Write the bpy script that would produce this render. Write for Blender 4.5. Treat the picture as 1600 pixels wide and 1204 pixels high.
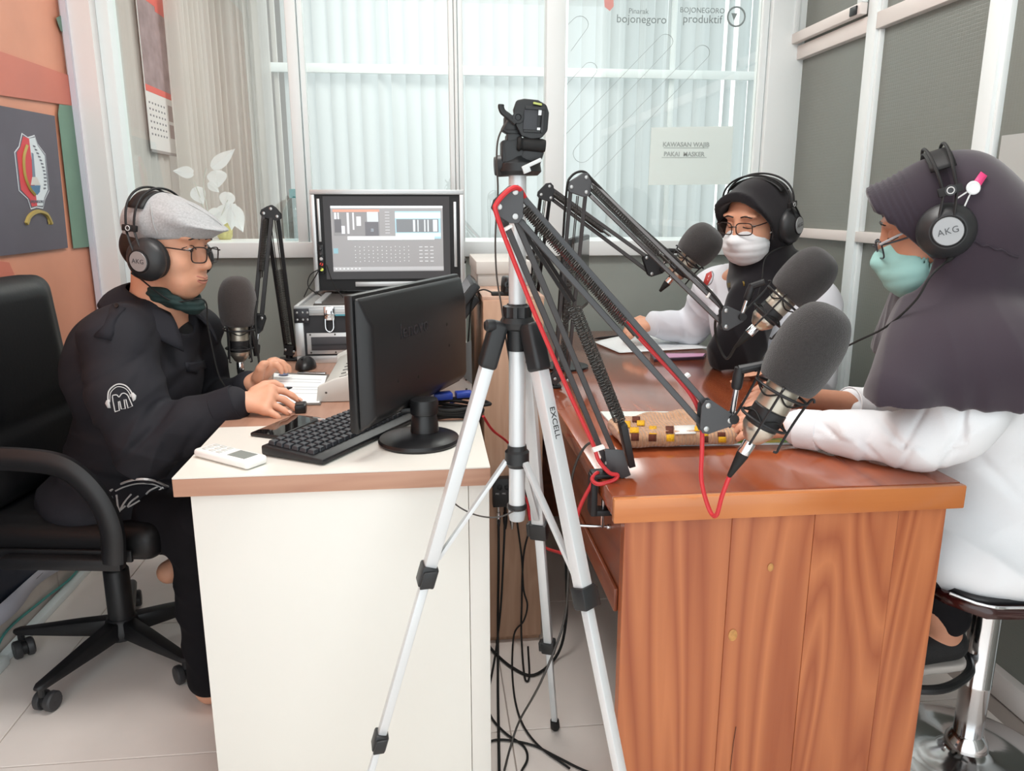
import bpy, bmesh, math, random
import numpy as np
from mathutils import Vector, Matrix, noise
random.seed(7); np.random.seed(7)
for o in list(bpy.data.objects): bpy.data.objects.remove(o)
S = bpy.context.scene
COL = S.collection
PI = math.pi

# ------------------------------------------------------------------ camera, world, lights, exposure
CAMH, FPX, CX, CY = 1.23, 1200.0, 800.0, 602.0
YAW, PIT = math.radians(6.2), math.radians(13.2)
cam_d = bpy.data.cameras.new('camera'); cam = bpy.data.objects.new('camera', cam_d); COL.objects.link(cam)
cam_d.sensor_width = 36.0; cam_d.lens = 36.0 * FPX / 1600.0; cam_d.clip_start = 0.02; cam_d.clip_end = 60
cam.location = (0, 0, CAMH); cam.rotation_euler = (PI/2 - PIT, 0, -YAW)
S.camera = cam
S.view_settings.view_transform = 'Standard'; S.view_settings.look = 'None'
S.view_settings.exposure = 0.63; S.view_settings.gamma = 1.0; S.view_settings.use_curve_mapping = False
W = bpy.data.worlds.new('sky'); S.world = W; W.use_nodes = True
bg = W.node_tree.nodes['Background']; bg.inputs[0].default_value = (0.93, 0.985, 1.0, 1); bg.inputs[1].default_value = 1.25

def area_light(name, loc, rot, sx, sy, power, col=(1, 1, 1)):
    l = bpy.data.lights.new(name, 'AREA'); l.shape = 'RECTANGLE'; l.size = sx; l.size_y = sy; l.energy = power; l.color = col
    o = bpy.data.objects.new(name, l); o.location = loc; o.rotation_euler = rot; COL.objects.link(o); return o
area_light('ceiling_lamp_light', (0.1, 1.5, 2.66), (0, 0, 0), 1.2, 0.6, 14, (1.0, 0.99, 0.97))  # unseen area light added as soft fill over the desks

area_light('next_room_lamp_light', (.2, 3.8, 2.66), (0, 0, 0), 1.2, .5, 9, (1.0, .99, .97))  # unseen area light added to brighten the curtains behind the windows
# real-world positions measured from the photograph: a pixel's sight line cut by a plane of known place
_fh = Vector((math.sin(YAW), math.cos(YAW), 0)); _R = Vector((math.cos(YAW), -math.sin(YAW), 0))
_F = _fh*math.cos(PIT) + Vector((0, 0, -math.sin(PIT))); _U = _R.cross(_F); _C = Vector((0, 0, CAMH))
def _ray(x, y): return _F + _R*((x-CX)/FPX) - _U*((y-CY)/FPX)
def aY(x, y, Y): r = _ray(x, y); return _C + r*(Y/r.y)
def aZ(x, y, Z): r = _ray(x, y); return _C + r*((Z-CAMH)/r.z)
def aX(x, y, X): r = _ray(x, y); return _C + r*(X/r.x)

# ------------------------------------------------------------------ materials
def lin(h):
    h = h.lstrip('#'); c = [int(h[i:i+2], 16)/255 for i in (0, 2, 4)]
    return tuple((x/12.92 if x <= .04045 else ((x+.055)/1.055)**2.4) for x in c) + (1.0,)
MATS = {}
def mat(name, col, rough=.5, metal=0., spec=.5, noise_scale=0, noise_amt=0, bump=0, bump_scale=200, coat=0, sheen=0, emit=0, sss=0):
    if name in MATS: return MATS[name]
    m = bpy.data.materials.new(name); m.use_nodes = True; nt = m.node_tree; b = nt.nodes['Principled BSDF']
    c = lin(col) if isinstance(col, str) else col
    b.inputs['Base Color'].default_value = c; b.inputs['Roughness'].default_value = rough
    b.inputs['Metallic'].default_value = metal; b.inputs['Specular IOR Level'].default_value = spec
    if coat: b.inputs['Coat Weight'].default_value = coat; b.inputs['Coat Roughness'].default_value = .08
    if sheen: b.inputs['Sheen Weight'].default_value = sheen; b.inputs['Sheen Roughness'].default_value = .5
    if sss:
        b.inputs['Subsurface Weight'].default_value = sss; b.inputs['Subsurface Radius'].default_value = (.012, .005, .003); b.inputs['Subsurface Scale'].default_value = 1.0
    if emit: b.inputs['Emission Color'].default_value = c; b.inputs['Emission Strength'].default_value = emit
    tc = None
    if noise_amt or bump:
        tc = nt.nodes.new('ShaderNodeTexCoord')
    if noise_amt:
        n = nt.nodes.new('ShaderNodeTexNoise'); n.inputs['Scale'].default_value = noise_scale; n.inputs['Detail'].default_value = 4
        nt.links.new(tc.outputs['Object'], n.inputs['Vector'])
        mr = nt.nodes.new('ShaderNodeMapRange'); mr.inputs['From Min'].default_value = .3; mr.inputs['From Max'].default_value = .7
        mr.inputs['To Min'].default_value = 1-noise_amt; mr.inputs['To Max'].default_value = 1+noise_amt
        nt.links.new(n.outputs['Fac'], mr.inputs['Value'])
        mx = nt.nodes.new('ShaderNodeMix'); mx.data_type = 'RGBA'; mx.blend_type = 'MULTIPLY'; mx.inputs['Factor'].default_value = 1
        mx.inputs[6].default_value = c; nt.links.new(mr.outputs['Result'], mx.inputs[7]); nt.links.new(mx.outputs[2], b.inputs['Base Color'])
    if bump:
        n2 = nt.nodes.new('ShaderNodeTexNoise'); n2.inputs['Scale'].default_value = bump_scale; n2.inputs['Detail'].default_value = 3
        nt.links.new(tc.outputs['Object'], n2.inputs['Vector'])
        bp = nt.nodes.new('ShaderNodeBump'); bp.inputs['Strength'].default_value = bump; bp.inputs['Distance'].default_value = .002
        nt.links.new(n2.outputs['Fac'], bp.inputs['Height']); nt.links.new(bp.outputs['Normal'], b.inputs['Normal'])
    MATS[name] = m; return m
def wood(name, c1, c2, axis='Z', scale=1.0, rough=.35, coat=0, warp=1.0, fine=.35, rings=17):
    """long-grain wood, grain running along the given object axis"""
    if name in MATS: return MATS[name]
    m = bpy.data.materials.new(name); m.use_nodes = True; nt = m.node_tree; b = nt.nodes['Principled BSDF']; L = nt.links.new
    tc = nt.nodes.new('ShaderNodeTexCoord'); mp = nt.nodes.new('ShaderNodeMapping')
    s = {'X': (.12, 1, 1), 'Y': (1, .12, 1), 'Z': (1, 1, .12)}[axis]
    mp.inputs['Scale'].default_value = tuple(v*scale for v in s); L(tc.outputs['Object'], mp.inputs['Vector'])
    n1 = nt.nodes.new('ShaderNodeTexNoise'); n1.inputs['Scale'].default_value = 2.2; n1.inputs['Detail'].default_value = 2; n1.inputs['Distortion'].default_value = .5*warp
    L(mp.outputs['Vector'], n1.inputs['Vector'])
    ml = nt.nodes.new('ShaderNodeMath'); ml.operation = 'MULTIPLY'; ml.inputs[1].default_value = rings; L(n1.outputs['Fac'], ml.inputs[0])
    fr = nt.nodes.new('ShaderNodeMath'); fr.operation = 'PINGPONG'; fr.inputs[1].default_value = 1; L(ml.outputs[0], fr.inputs[0])
    n2 = nt.nodes.new('ShaderNodeTexNoise'); n2.inputs['Scale'].default_value = 90; n2.inputs['Detail'].default_value = 3
    mp2 = nt.nodes.new('ShaderNodeMapping'); mp2.inputs['Scale'].default_value = tuple((.03 if v < 1 else 1) for v in s); L(tc.outputs['Object'], mp2.inputs['Vector']); L(mp2.outputs['Vector'], n2.inputs['Vector'])
    ad = nt.nodes.new('ShaderNodeMix'); ad.data_type = 'FLOAT'; ad.inputs[0].default_value = fine; L(fr.outputs[0], ad.inputs[2]); L(n2.outputs['Fac'], ad.inputs[3])
    n3 = nt.nodes.new('ShaderNodeTexNoise'); n3.inputs['Scale'].default_value = 5; L(mp.outputs['Vector'], n3.inputs['Vector'])
    ad2 = nt.nodes.new('ShaderNodeMix'); ad2.data_type = 'FLOAT'; ad2.inputs[0].default_value = .45; L(ad.outputs[0], ad2.inputs[2]); L(n3.outputs['Fac'], ad2.inputs[3])
    rp = nt.nodes.new('ShaderNodeValToRGB'); rp.color_ramp.elements[0].color = lin(c2); rp.color_ramp.elements[1].color = lin(c1)
    rp.color_ramp.elements[0].position = .22; rp.color_ramp.elements[1].position = .75; L(ad2.outputs[0], rp.inputs[0]); L(rp.outputs[0], b.inputs['Base Color'])
    b.inputs['Roughness'].default_value = rough
    if coat: b.inputs['Coat Weight'].default_value = coat; b.inputs['Coat Roughness'].default_value = .12
    MATS[name] = m; return m
def glass_mat(name, tint=(1, 1, 1, 1), refl=1.0, rough=0.0):
    if name in MATS: return MATS[name]
    m = bpy.data.materials.new(name); m.use_nodes = True; nt = m.node_tree; nt.nodes.remove(nt.nodes['Principled BSDF']); L = nt.links.new
    t = nt.nodes.new('ShaderNodeBsdfTransparent'); t.inputs[0].default_value = tint
    g = nt.nodes.new('ShaderNodeBsdfGlossy'); g.inputs['Roughness'].default_value = rough; g.inputs[0].default_value = (1, 1, 1, 1)
    f = nt.nodes.new('ShaderNodeLayerWeight'); f.inputs[0].default_value = .5
    pw = nt.nodes.new('ShaderNodeMath'); pw.operation = 'POWER'; pw.inputs[1].default_value = 4; L(f.outputs['Facing'], pw.inputs[0])
    k = nt.nodes.new('ShaderNodeMath'); k.operation = 'MULTIPLY_ADD'; k.inputs[1].default_value = .7; k.inputs[2].default_value = .035*refl; k.use_clamp = True; L(pw.outputs[0], k.inputs[0])
    mx = nt.nodes.new('ShaderNodeMixShader'); L(k.outputs[0], mx.inputs[0]); L(t.outputs[0], mx.inputs[1]); L(g.outputs[0], mx.inputs[2])
    L(mx.outputs[0], nt.nodes['Material Output'].inputs[0]); MATS[name] = m; return m
def sheet_mat(name, col, transl=.5, opac=1.0, rough=.8):
    """thin cloth or blind: diffuse + translucent, optionally see-through weave"""
    if name in MATS: return MATS[name]
    m = bpy.data.materials.new(name); m.use_nodes = True; nt = m.node_tree; nt.nodes.remove(nt.nodes['Principled BSDF']); L = nt.links.new
    c = lin(col); d = nt.nodes.new('ShaderNodeBsdfDiffuse'); d.inputs[0].default_value = c
    t = nt.nodes.new('ShaderNodeBsdfTranslucent'); t.inputs[0].default_value = c
    mx = nt.nodes.new('ShaderNodeMixShader'); mx.inputs[0].default_value = transl; L(d.outputs[0], mx.inputs[1]); L(t.outputs[0], mx.inputs[2])
    out = mx
    if opac < 1:
        tr = nt.nodes.new('ShaderNodeBsdfTransparent'); m2 = nt.nodes.new('ShaderNodeMixShader'); m2.inputs[0].default_value = opac
        L(tr.outputs[0], m2.inputs[1]); L(mx.outputs[0], m2.inputs[2]); out = m2
    L(out.outputs[0], nt.nodes['Material Output'].inputs[0]); MATS[name] = m; return m

# ------------------------------------------------------------------ mesh building
def vec(p): return p if isinstance(p, Vector) else Vector(p)
def spl(pts, n=8, closed=False):
    """Catmull-Rom curve through points"""
    P = [vec(p) for p in pts]; out = []; N = len(P)
    for i in range(N if closed else N-1):
        p0 = P[(i-1) % N] if closed or i > 0 else P[0]*2-P[1]
        p1, p2 = P[i], P[(i+1) % N]
        p3 = P[(i+2) % N] if closed or i+2 < N else P[-1]*2-P[-2]
        for k in range(n):
            t = k/n
            out.append(.5*((2*p1)+(p2-p0)*t+(2*p0-5*p1+4*p2-p3)*t*t+(3*p1-p0-3*p2+p3)*t**3))
    if not closed: out.append(P[-1].copy())
    return out
def frame(d, up=(0, 0, 1)):
    d = vec(d).normalized(); u = vec(up)
    if abs(d.dot(u)) > .98: u = Vector((1, 0, 0)) if abs(d.x) < .9 else Vector((0, 1, 0))
    x = u.cross(d).normalized(); y = d.cross(x); return x, y, d
class MB:
    def __init__(s): s.v = []; s.f = []; s.mi = []; s.cur = 0
    def add(s, vs, fs):
        o = len(s.v); s.v += [tuple(p) for p in vs]; s.f += [tuple(i+o for i in f) for f in fs]; s.mi += [s.cur]*len(fs); return s
    def box(s, a, b):
        x0, y0, z0 = [min(p, q) for p, q in zip(a, b)]; x1, y1, z1 = [max(p, q) for p, q in zip(a, b)]
        return s.add([(x0,y0,z0),(x1,y0,z0),(x1,y1,z0),(x0,y1,z0),(x0,y0,z1),(x1,y0,z1),(x1,y1,z1),(x0,y1,z1)],
                     [(0,3,2,1),(4,5,6,7),(0,1,5,4),(1,2,6,5),(2,3,7,6),(3,0,4,7)])
    def obox(s, c, ax, ay, az, hx, hy, hz):
        c = vec(c); ax, ay, az = [vec(q).normalized() for q in (ax, ay, az)]
        vs = [c+ax*(hx*i)+ay*(hy*j)+az*(hz*k) for k in (-1, 1) for i, j in ((-1,-1),(1,-1),(1,1),(-1,1))]
        return s.add(vs, [(0,3,2,1),(4,5,6,7),(0,1,5,4),(1,2,6,5),(2,3,7,6),(3,0,4,7)])
    def bar(s, p, q, w, h, up=(0, 0, 1)):
        p, q = vec(p), vec(q); x, y, d = frame(q-p, up)
        return s.obox((p+q)/2, x, y, d, w/2, h/2, (q-p).length/2)
    def tube(s, pts, r, n=8, cap=True, closed=False, flat=1.0):
        P = [vec(p) for p in pts]; N = len(P); R = r if isinstance(r, (list, tuple)) else [r]*N
        T = []
        for i in range(N):
            a = P[(i-1) % N] if closed or i > 0 else P[i]; b = P[(i+1) % N] if closed or i < N-1 else P[i]
            t = (b-a); T.append(t.normalized() if t.length > 1e-9 else (T[-1] if T else Vector((0, 0, 1))))
        x, y, _ = frame(T[0]); vs = []; fs = []
        for i in range(N):
            if i:
                q = T[i-1].rotation_difference(T[i]); x = q @ x; y = q @ y
            for k in range(n):
                a = 2*PI*k/n; vs.append(P[i]+x*(math.cos(a)*R[i])+y*(math.sin(a)*R[i]*flat))
        for i in range(N if closed else N-1):
            j = (i+1) % N
            for k in range(n): fs.append((i*n+k, i*n+(k+1) % n, j*n+(k+1) % n, j*n+k))
        if cap and not closed: fs.append(tuple(reversed(range(n)))); fs.append(tuple((N-1)*n+k for k in range(n)))
        return s.add(vs, fs)
    def cyl(s, p, q, r, n=16, r2=None): return s.tube([p, q], [r, r if r2 is None else r2], n)
    def lathe(s, o, axis, prof, n=24, up=(0, 0, 1), sx=1.0, sy=1.0):
        """prof: (radius, distance along axis)"""
        o = vec(o); x, y, d = frame(axis, up); vs = []; fs = []; N = len(prof)
        for r, h in prof:
            for k in range(n):
                a = 2*PI*k/n; vs.append(o+d*h+x*(math.cos(a)*r*sx)+y*(math.sin(a)*r*sy))
        for i in range(N-1):
            for k in range(n): fs.append((i*n+k, i*n+(k+1) % n, (i+1)*n+(k+1) % n, (i+1)*n+k))
        if prof[0][0] > 1e-6: fs.append(tuple(reversed(range(n))))
        if prof[-1][0] > 1e-6: fs.append(tuple((N-1)*n+k for k in range(n)))
        return s.add(vs, fs)
    def prism(s, poly, o, u, v, th, nrm=None):
        """flat outline poly[(a,b)] in the plane (u,v) at o, thickened by th along u x v"""
        o, u, v = vec(o), vec(u), vec(v); w = u.cross(v).normalized() if nrm is None else vec(nrm); n = len(poly)
        vs = [o+u*a+v*b for a, b in poly]+[o+u*a+v*b+w*th for a, b in poly]
        return s.add(vs, [tuple(reversed(range(n))), tuple(range(n, 2*n))]+[(i, (i+1) % n, n+(i+1) % n, n+i) for i in range(n)])
    def quad(s, a, b, c, d): return s.add([a, b, c, d], [(0, 1, 2, 3)])
    def grid(s, fn, nu, nv):
        vs = [fn(i/nu, j/nv) for j in range(nv+1) for i in range(nu+1)]
        return s.add(vs, [(j*(nu+1)+i, j*(nu+1)+i+1, (j+1)*(nu+1)+i+1, (j+1)*(nu+1)+i) for j in range(nv) for i in range(nu)])
    def build(s, name, m, parent=None, bevel=0, seg=2, smooth=True, angle=35, solid=0, recalc=True):
        me = bpy.data.meshes.new(name); me.from_pydata(s.v, [], s.f); bm = bmesh.new(); bm.from_mesh(me)
        for f, k in zip(bm.faces, s.mi): f.material_index = k
        if recalc: bmesh.ops.recalc_face_normals(bm, faces=bm.faces)
        if bevel:
            bm.normal_update()
            es = [e for e in bm.edges if len(e.link_faces) == 2 and e.calc_face_angle(0) > .6]
            bmesh.ops.bevel(bm, geom=es, offset=bevel, segments=seg, affect='EDGES', profile=.5, clamp_overlap=True)
        bm.to_mesh(me); bm.free()
        for q in (m if isinstance(m, (list, tuple)) else [m]): me.materials.append(q)
        if smooth:
            me.shade_smooth(); me.set_sharp_from_angle(angle=math.radians(angle))
        return link(name, me, parent, solid)
def link(name, me, parent=None, solid=0):
    o = bpy.data.objects.new(name, me); COL.objects.link(o)
    if parent is not None: o.parent = parent; o.matrix_parent_inverse = pinv(parent)
    if solid:
        md = o.modifiers.new('thickness', 'SOLIDIFY'); md.thickness = solid; md.offset = 0
    return o
def world_of(o):
    M = Matrix.LocRotScale(o.location, o.rotation_euler, o.scale)
    return (world_of(o.parent) @ o.matrix_parent_inverse @ M) if o.parent else M
def pinv(o): return world_of(o).inverted()
def tag(o, label, cat, group=None, kind=None):
    if label: o['label'] = label
    if cat: o['category'] = cat
    if group: o['group'] = group
    if kind: o['kind'] = kind
    return o
def thing(name, label, cat, loc=(0, 0, 0), group=None):
    o = bpy.data.objects.new(name, None); o.empty_display_size = .05; o.location = loc; COL.objects.link(o); return tag(o, label, cat, group)
def struct(o): o['kind'] = 'structure'; return o
def boxo(name, a, b, m, parent=None, bevel=0, seg=2): return MB().box(a, b).build(name, m, parent, bevel, seg)
def text_mesh(name, txt, size, o, u, v, m, parent, align='CENTER', extrude=0.0004, spacing=1.0, mirror=False, bold=0.0):
    cu = bpy.data.curves.new(name, 'FONT'); cu.body = txt; cu.size = size; cu.align_x = align; cu.align_y = 'CENTER'; cu.extrude = extrude; cu.space_character = spacing; cu.offset = bold
    cu.resolution_u = 3
    ob = bpy.data.objects.new(name, cu); COL.objects.link(ob)
    dg = bpy.context.evaluated_depsgraph_get(); me = bpy.data.meshes.new_from_object(ob.evaluated_get(dg)); bpy.data.objects.remove(ob); bpy.data.curves.remove(cu)
    u, v = vec(u).normalized(), vec(v).normalized(); w = u.cross(v).normalized(); v = w.cross(u)
    if mirror: u = -u
    M = Matrix(((u.x, v.x, w.x, o[0]), (u.y, v.y, w.y, o[1]), (u.z, v.z, w.z, o[2]), (0, 0, 0, 1)))
    me.transform(M); me.materials.clear(); me.materials.append(m); return link(name, me, parent)
def copy_tree(o, parent=None, label=None):
    c = o.copy(); COL.objects.link(c)
    if parent is not None: c.parent = parent
    if label: c['label'] = label
    for ch in list(o.children): copy_tree(ch, c)
    return c

# ------------------------------------------------------------------ soft solids (bodies, clothes): blended round shapes meshed as one surface
class SDF:
    def __init__(s, lo, hi, vox):
        s.lo = np.array(lo, np.float32); s.vox = vox; s.n = np.ceil((np.array(hi)-np.array(lo))/vox).astype(int)+1
        s.F = np.full(tuple(s.n), .2, np.float32)
    def _sub(s, lo, hi):
        a = np.clip(np.floor((np.array(lo)-s.lo)/s.vox).astype(int), 0, s.n-1); b = np.clip(np.ceil((np.array(hi)-s.lo)/s.vox).astype(int)+1, 1, s.n)
        if np.any(b <= a): return None
        g = [s.lo[i]+s.vox*np.arange(a[i], b[i], dtype=np.float32) for i in range(3)]
        return tuple(slice(a[i], b[i]) for i in range(3)), g[0][:, None, None], g[1][None, :, None], g[2][None, None, :]
    def _mix(s, sl, d, k, op):
        a = s.F[sl]
        if op == 'sub':
            d = -d; h = np.clip(k-np.abs(a-d), 0, None)/max(k, 1e-6); s.F[sl] = np.maximum(a, d)+h*h*k*.25
        elif op == 'int':
            s.F[sl] = np.maximum(a, d)
        else:
            h = np.clip(k-np.abs(a-d), 0, None)/max(k, 1e-6); s.F[sl] = np.minimum(a, d)-h*h*k*.25
    def cap(s, a, b, ra, rb=None, k=.01, op='add'):
        rb = ra if rb is None else rb; a = np.array(a, np.float32); b = np.array(b, np.float32); m = max(ra, rb)+k+3*s.vox
        q = s._sub(np.minimum(a, b)-m, np.maximum(a, b)+m)
        if q is None: return s
        sl, x, y, z = q; d = b-a; L = max(float(d@d), 1e-9)
        t = np.clip(((x-a[0])*d[0]+(y-a[1])*d[1]+(z-a[2])*d[2])/L, 0, 1)
        D = np.sqrt((x-a[0]-t*d[0])**2+(y-a[1]-t*d[1])**2+(z-a[2]-t*d[2])**2)-(ra+(rb-ra)*t)
        s._mix(sl, D, k, op); return s
    def chain(s, pts, rs, k=.01, op='add'):
        for i in range(len(pts)-1): s.cap(pts[i], pts[i+1], rs[i], rs[i+1], k, op)
        return s
    def ell(s, c, r, M=None, k=.01, op='add'):
        """M: 3x3 with the ellipsoid's axes as columns"""
        c = np.array(c, np.float32); r = np.array(r, np.float32); m = float(r.max())+k+3*s.vox; q = s._sub(c-m, c+m)
        if q is None: return s
        sl, x, y, z = q; x = x-c[0]; y = y-c[1]; z = z-c[2]
        if M is not None:
            A = np.array(M, np.float32); x, y, z = (A[0,0]*x+A[1,0]*y+A[2,0]*z, A[0,1]*x+A[1,1]*y+A[2,1]*z, A[0,2]*x+A[1,2]*y+A[2,2]*z)
        k0 = np.sqrt((x/r[0])**2+(y/r[1])**2+(z/r[2])**2); k1 = np.sqrt((x/r[0]**2)**2+(y/r[1]**2)**2+(z/r[2]**2)**2)
        s._mix(sl, k0*(k0-1)/np.maximum(k1, 1e-6), k, op); return s
    def obox(s, c, h, M=None, rnd=.01, k=.01, op='add'):
        c = np.array(c, np.float32); h = np.array(h, np.float32)-rnd; m = float(np.linalg.norm(h))+rnd+k+3*s.vox; q = s._sub(c-m, c+m)
        if q is None: return s
        sl, x, y, z = q; x = x-c[0]; y = y-c[1]; z = z-c[2]
        if M is not None:
            A = np.array(M, np.float32); x, y, z = (A[0,0]*x+A[1,0]*y+A[2,0]*z, A[0,1]*x+A[1,1]*y+A[2,1]*z, A[0,2]*x+A[1,2]*y+A[2,2]*z)
        qx, qy, qz = np.abs(x)-h[0], np.abs(y)-h[1], np.abs(z)-h[2]
        D = np.sqrt(np.maximum(qx, 0)**2+np.maximum(qy, 0)**2+np.maximum(qz, 0)**2)+np.minimum(np.maximum(qx, np.maximum(qy, qz)), 0)-rnd
        s._mix(sl, D, k, op); return s
    def plane(s, o, nrm, k=.004):
        """cut away everything on the side the normal points to"""
        x, y, z = [s.lo[i]+s.vox*np.arange(s.n[i], dtype=np.float32) for i in range(3)]; n = vec(nrm).normalized()
        D = (x[:, None, None]-o[0])*n.x+(y[None, :, None]-o[1])*n.y+(z[None, None, :]-o[2])*n.z
        s.F = np.maximum(s.F, D); return s
    def verts(s):
        F = s.F; sg = F < 0; n = s.n
        cnt = np.zeros(tuple(n-1), np.float32); acc = np.zeros(tuple(n-1)+(3,), np.float32)
        base = [slice(0, -1)]*3
        for ax in range(3):
            A = [slice(None)]*3; B = [slice(None)]*3; A[ax] = slice(0, -1); B[ax] = slice(1, None)
            fa, fb = F[tuple(A)], F[tuple(B)]; cr = sg[tuple(A)] != sg[tuple(B)]; idx = np.argwhere(cr)
            if not len(idx): continue
            t = (fa[cr]/(fa[cr]-fb[cr])).astype(np.float32); p = idx.astype(np.float32); p[:, ax] += t
            o1, o2 = [i for i in range(3) if i != ax]
            for d1 in (0, -1):
                for d2 in (0, -1):
                    c = idx.copy(); c[:, o1] += d1; c[:, o2] += d2
                    ok = np.all((c >= 0) & (c < n-1), axis=1); cc = c[ok]
                    np.add.at(cnt, tuple(cc.T), 1); np.add.at(acc, tuple(cc.T), p[ok])
        has = cnt > 0; ids = -np.ones(cnt.shape, np.int64); ids[has] = np.arange(has.sum())
        V = acc[has]/cnt[has][:, None]*s.vox+s.lo
        Q = []
        for ax in range(3):
            A = [slice(None)]*3; B = [slice(None)]*3; A[ax] = slice(0, -1); B[ax] = slice(1, None)
            cr = sg[tuple(A)] != sg[tuple(B)]; idx = np.argwhere(cr); inside = sg[tuple(A)][cr]
            o1, o2 = (ax+1) % 3, (ax+2) % 3
            ok = (idx[:, o1] > 0) & (idx[:, o2] > 0) & (idx[:, o1] < n[o1]-1) & (idx[:, o2] < n[o2]-1); idx = idx[ok]; inside = inside[ok]
            c = []
            for d1, d2 in ((-1, -1), (0, -1), (0, 0), (-1, 0)):
                q = idx.copy(); q[:, o1] += d1; q[:, o2] += d2; c.append(ids[tuple(q.T)])
            q = np.stack(c, 1); q[~inside] = q[~inside][:, ::-1]; Q.append(q)
        return V, np.concatenate(Q)
def relax(V, Q, it=2, lam=.5):
    a = np.concatenate([Q, np.roll(Q, -1, 1)]).reshape(-1); e = np.stack([Q.reshape(-1), np.roll(Q, -1, 1).reshape(-1)], 1)
    for _ in range(it):
        acc = np.zeros_like(V); c = np.zeros(len(V), np.float32)
        np.add.at(acc, e[:, 0], V[e[:, 1]]); np.add.at(acc, e[:, 1], V[e[:, 0]]); np.add.at(c, e[:, 0], 1); np.add.at(c, e[:, 1], 1)
        V = V+lam*(acc/np.maximum(c, 1)[:, None]-V)
    return V
def normals(V, Q):
    n = np.cross(V[Q[:, 2]]-V[Q[:, 0]], V[Q[:, 3]]-V[Q[:, 1]]); N = np.zeros_like(V)
    for k in range(4): np.add.at(N, Q[:, k], n)
    return N/np.maximum(np.linalg.norm(N, axis=1), 1e-9)[:, None]
def soft(name, sd, m, parent=None, it=3, disp=None, color=None):
    """mesh the soft solid; disp(V,N)->offset along the normal; color(V)->material index per face centre"""
    V, Q = sd.verts(); V = relax(V.astype(np.float32), Q, it)
    if disp is not None:
        N = normals(V, Q); V = V+N*disp(V, N)[:, None]; V = relax(V, Q, 1, .3)
    me = bpy.data.meshes.new(name); me.from_pydata(V.tolist(), [], Q.tolist())
    for q in (m if isinstance(m, (list, tuple)) else [m]): me.materials.append(q)
    if color is not None:
        C = V[Q].mean(1); me.polygons.foreach_set('material_index', color(C).astype(np.int32))
    me.shade_smooth(); return link(name, me, parent)
def wav(V, d, wl, ph=0.0):
    d = np.array(d, np.float32); return np.sin(V@d*(2*PI/wl/max(np.linalg.norm(d), 1e-6))+ph)
def nz(V, sc, seed=0.0):
    """cheap smooth noise from folded sines, about -1..1"""
    x, y, z = (V*sc).T
    a = np.sin(x*1.7+1.3*np.sin(y*1.1+seed)+z*.6)+np.sin(y*1.9+1.2*np.sin(z*1.3+seed*1.7)+x*.5)+np.sin(z*1.6+1.4*np.sin(x*.9+seed*.6)+y*.7)
    return a/3
def ridge(q, p=1.6): return (1-np.abs(np.sin(q)))**p
def crease(q, w=.25): return -np.exp(-(np.sin(q)/w)**2)
def axes(fwd, up=(0, 0, 1)):
    """columns: forward, left, up"""
    f = vec(fwd).normalized(); l = vec(up).cross(f).normalized(); u = f.cross(l); return np.array([[f.x, l.x, u.x], [f.y, l.y, u.y], [f.z, l.z, u.z]], np.float32)
# ================================================================== THE SETTING
M_white = mat('white_frame', '#eff6f6', .35)
M_wall = mat('painted_wall', '#f1efee', .7, noise_scale=3, noise_amt=.02)
M_tile = mat('floor_tile', '#f2e9e2', .2, noise_scale=4, noise_amt=.05)
M_grout = mat('grout', '#a89c94', .8)
M_pane = glass_mat('window_glass', (.985, 1, .99, 1), 1.6)
M_black = mat('black_plastic', '#17181a', .38)
M_blackr = mat('black_rubber', '#141414', .7)
M_dark = mat('dark_grey_metal', '#3a3a3c', .42, .35)
M_chrome = mat('chrome', '#dfe0e2', .12, 1)
M_alu = mat('brushed_aluminium', '#d8dcdf', .3, .75)
M_screw = mat('screw_steel', '#b9b9b8', .3, .9)
M_paper = mat('paper_white', '#eef2f3', .8)
M_ink = mat('ink_grey', '#6d7478', .8)

WL, WR, WB = -1.23, 1.47, 3.05      # inner faces of the left, right and back walls
fl = struct(boxo('floor', (WL-.1, -1.2, -.06), (WR+.1, 4.7, -.004), M_grout))
tile_me = None
for i in range(5):
    for j in range(7):
        x0, y0 = -1.63+.6*i, -.8+.6*j
        a, b = max(x0, WL), min(x0+.6, WR)
        c, d = y0, min(y0+.6, WB)
        if b-a < .05 or d-c < .05 or y0 > 2.8: continue
        if tile_me is None or abs((b-a)-.6) > 1e-6 or abs((d-c)-.6) > 1e-6:
            t = MB().box((-(b-a)/2+.0015, -(d-c)/2+.0015, -.012), ((b-a)/2-.0015, (d-c)/2-.0015, 0)).build('tile', M_tile, None, .0012, 1)
            if abs((b-a)-.6) < 1e-6 and abs((d-c)-.6) < 1e-6: tile_me = t.data
            t.parent = fl
        else:
            t = link('tile', tile_me, fl)
        t.location = ((a+b)/2, (c+d)/2, 0)
struct(boxo('ceiling', (WL-.1, -.35, 2.75), (WR+.1, 4.75, 2.85), mat('ceiling_paint', '#f4f3f0', .8)))
fill_panel = thing('ceiling_lamp', 'flat white ceiling light panel above the two desks', 'lamp', (.1, 1.5, 2.75))  # glowing panel out of view, added to go with the soft fill
boxo('lamp_frame', (-.52, 1.18, 2.7), (.72, 1.82, 2.75), M_white, fill_panel)
boxo('diffuser', (-.5, 1.2, 2.69), (.7, 1.8, 2.7), mat('lamp_diffuser', '#fffaf4', .5, emit=3), fill_panel)
fill_panel2 = thing('ceiling_lamp', 'flat white ceiling light panel in the room behind the windows', 'lamp', (.2, 3.8, 2.75))  # second added panel, out of view, to lift the dim next room
boxo('lamp_frame', (-.42, 3.53, 2.7), (.82, 4.07, 2.75), M_white, fill_panel2); boxo('diffuser', (-.4, 3.55, 2.69), (.8, 4.05, 2.7), MATS['lamp_diffuser'], fill_panel2)
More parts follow.
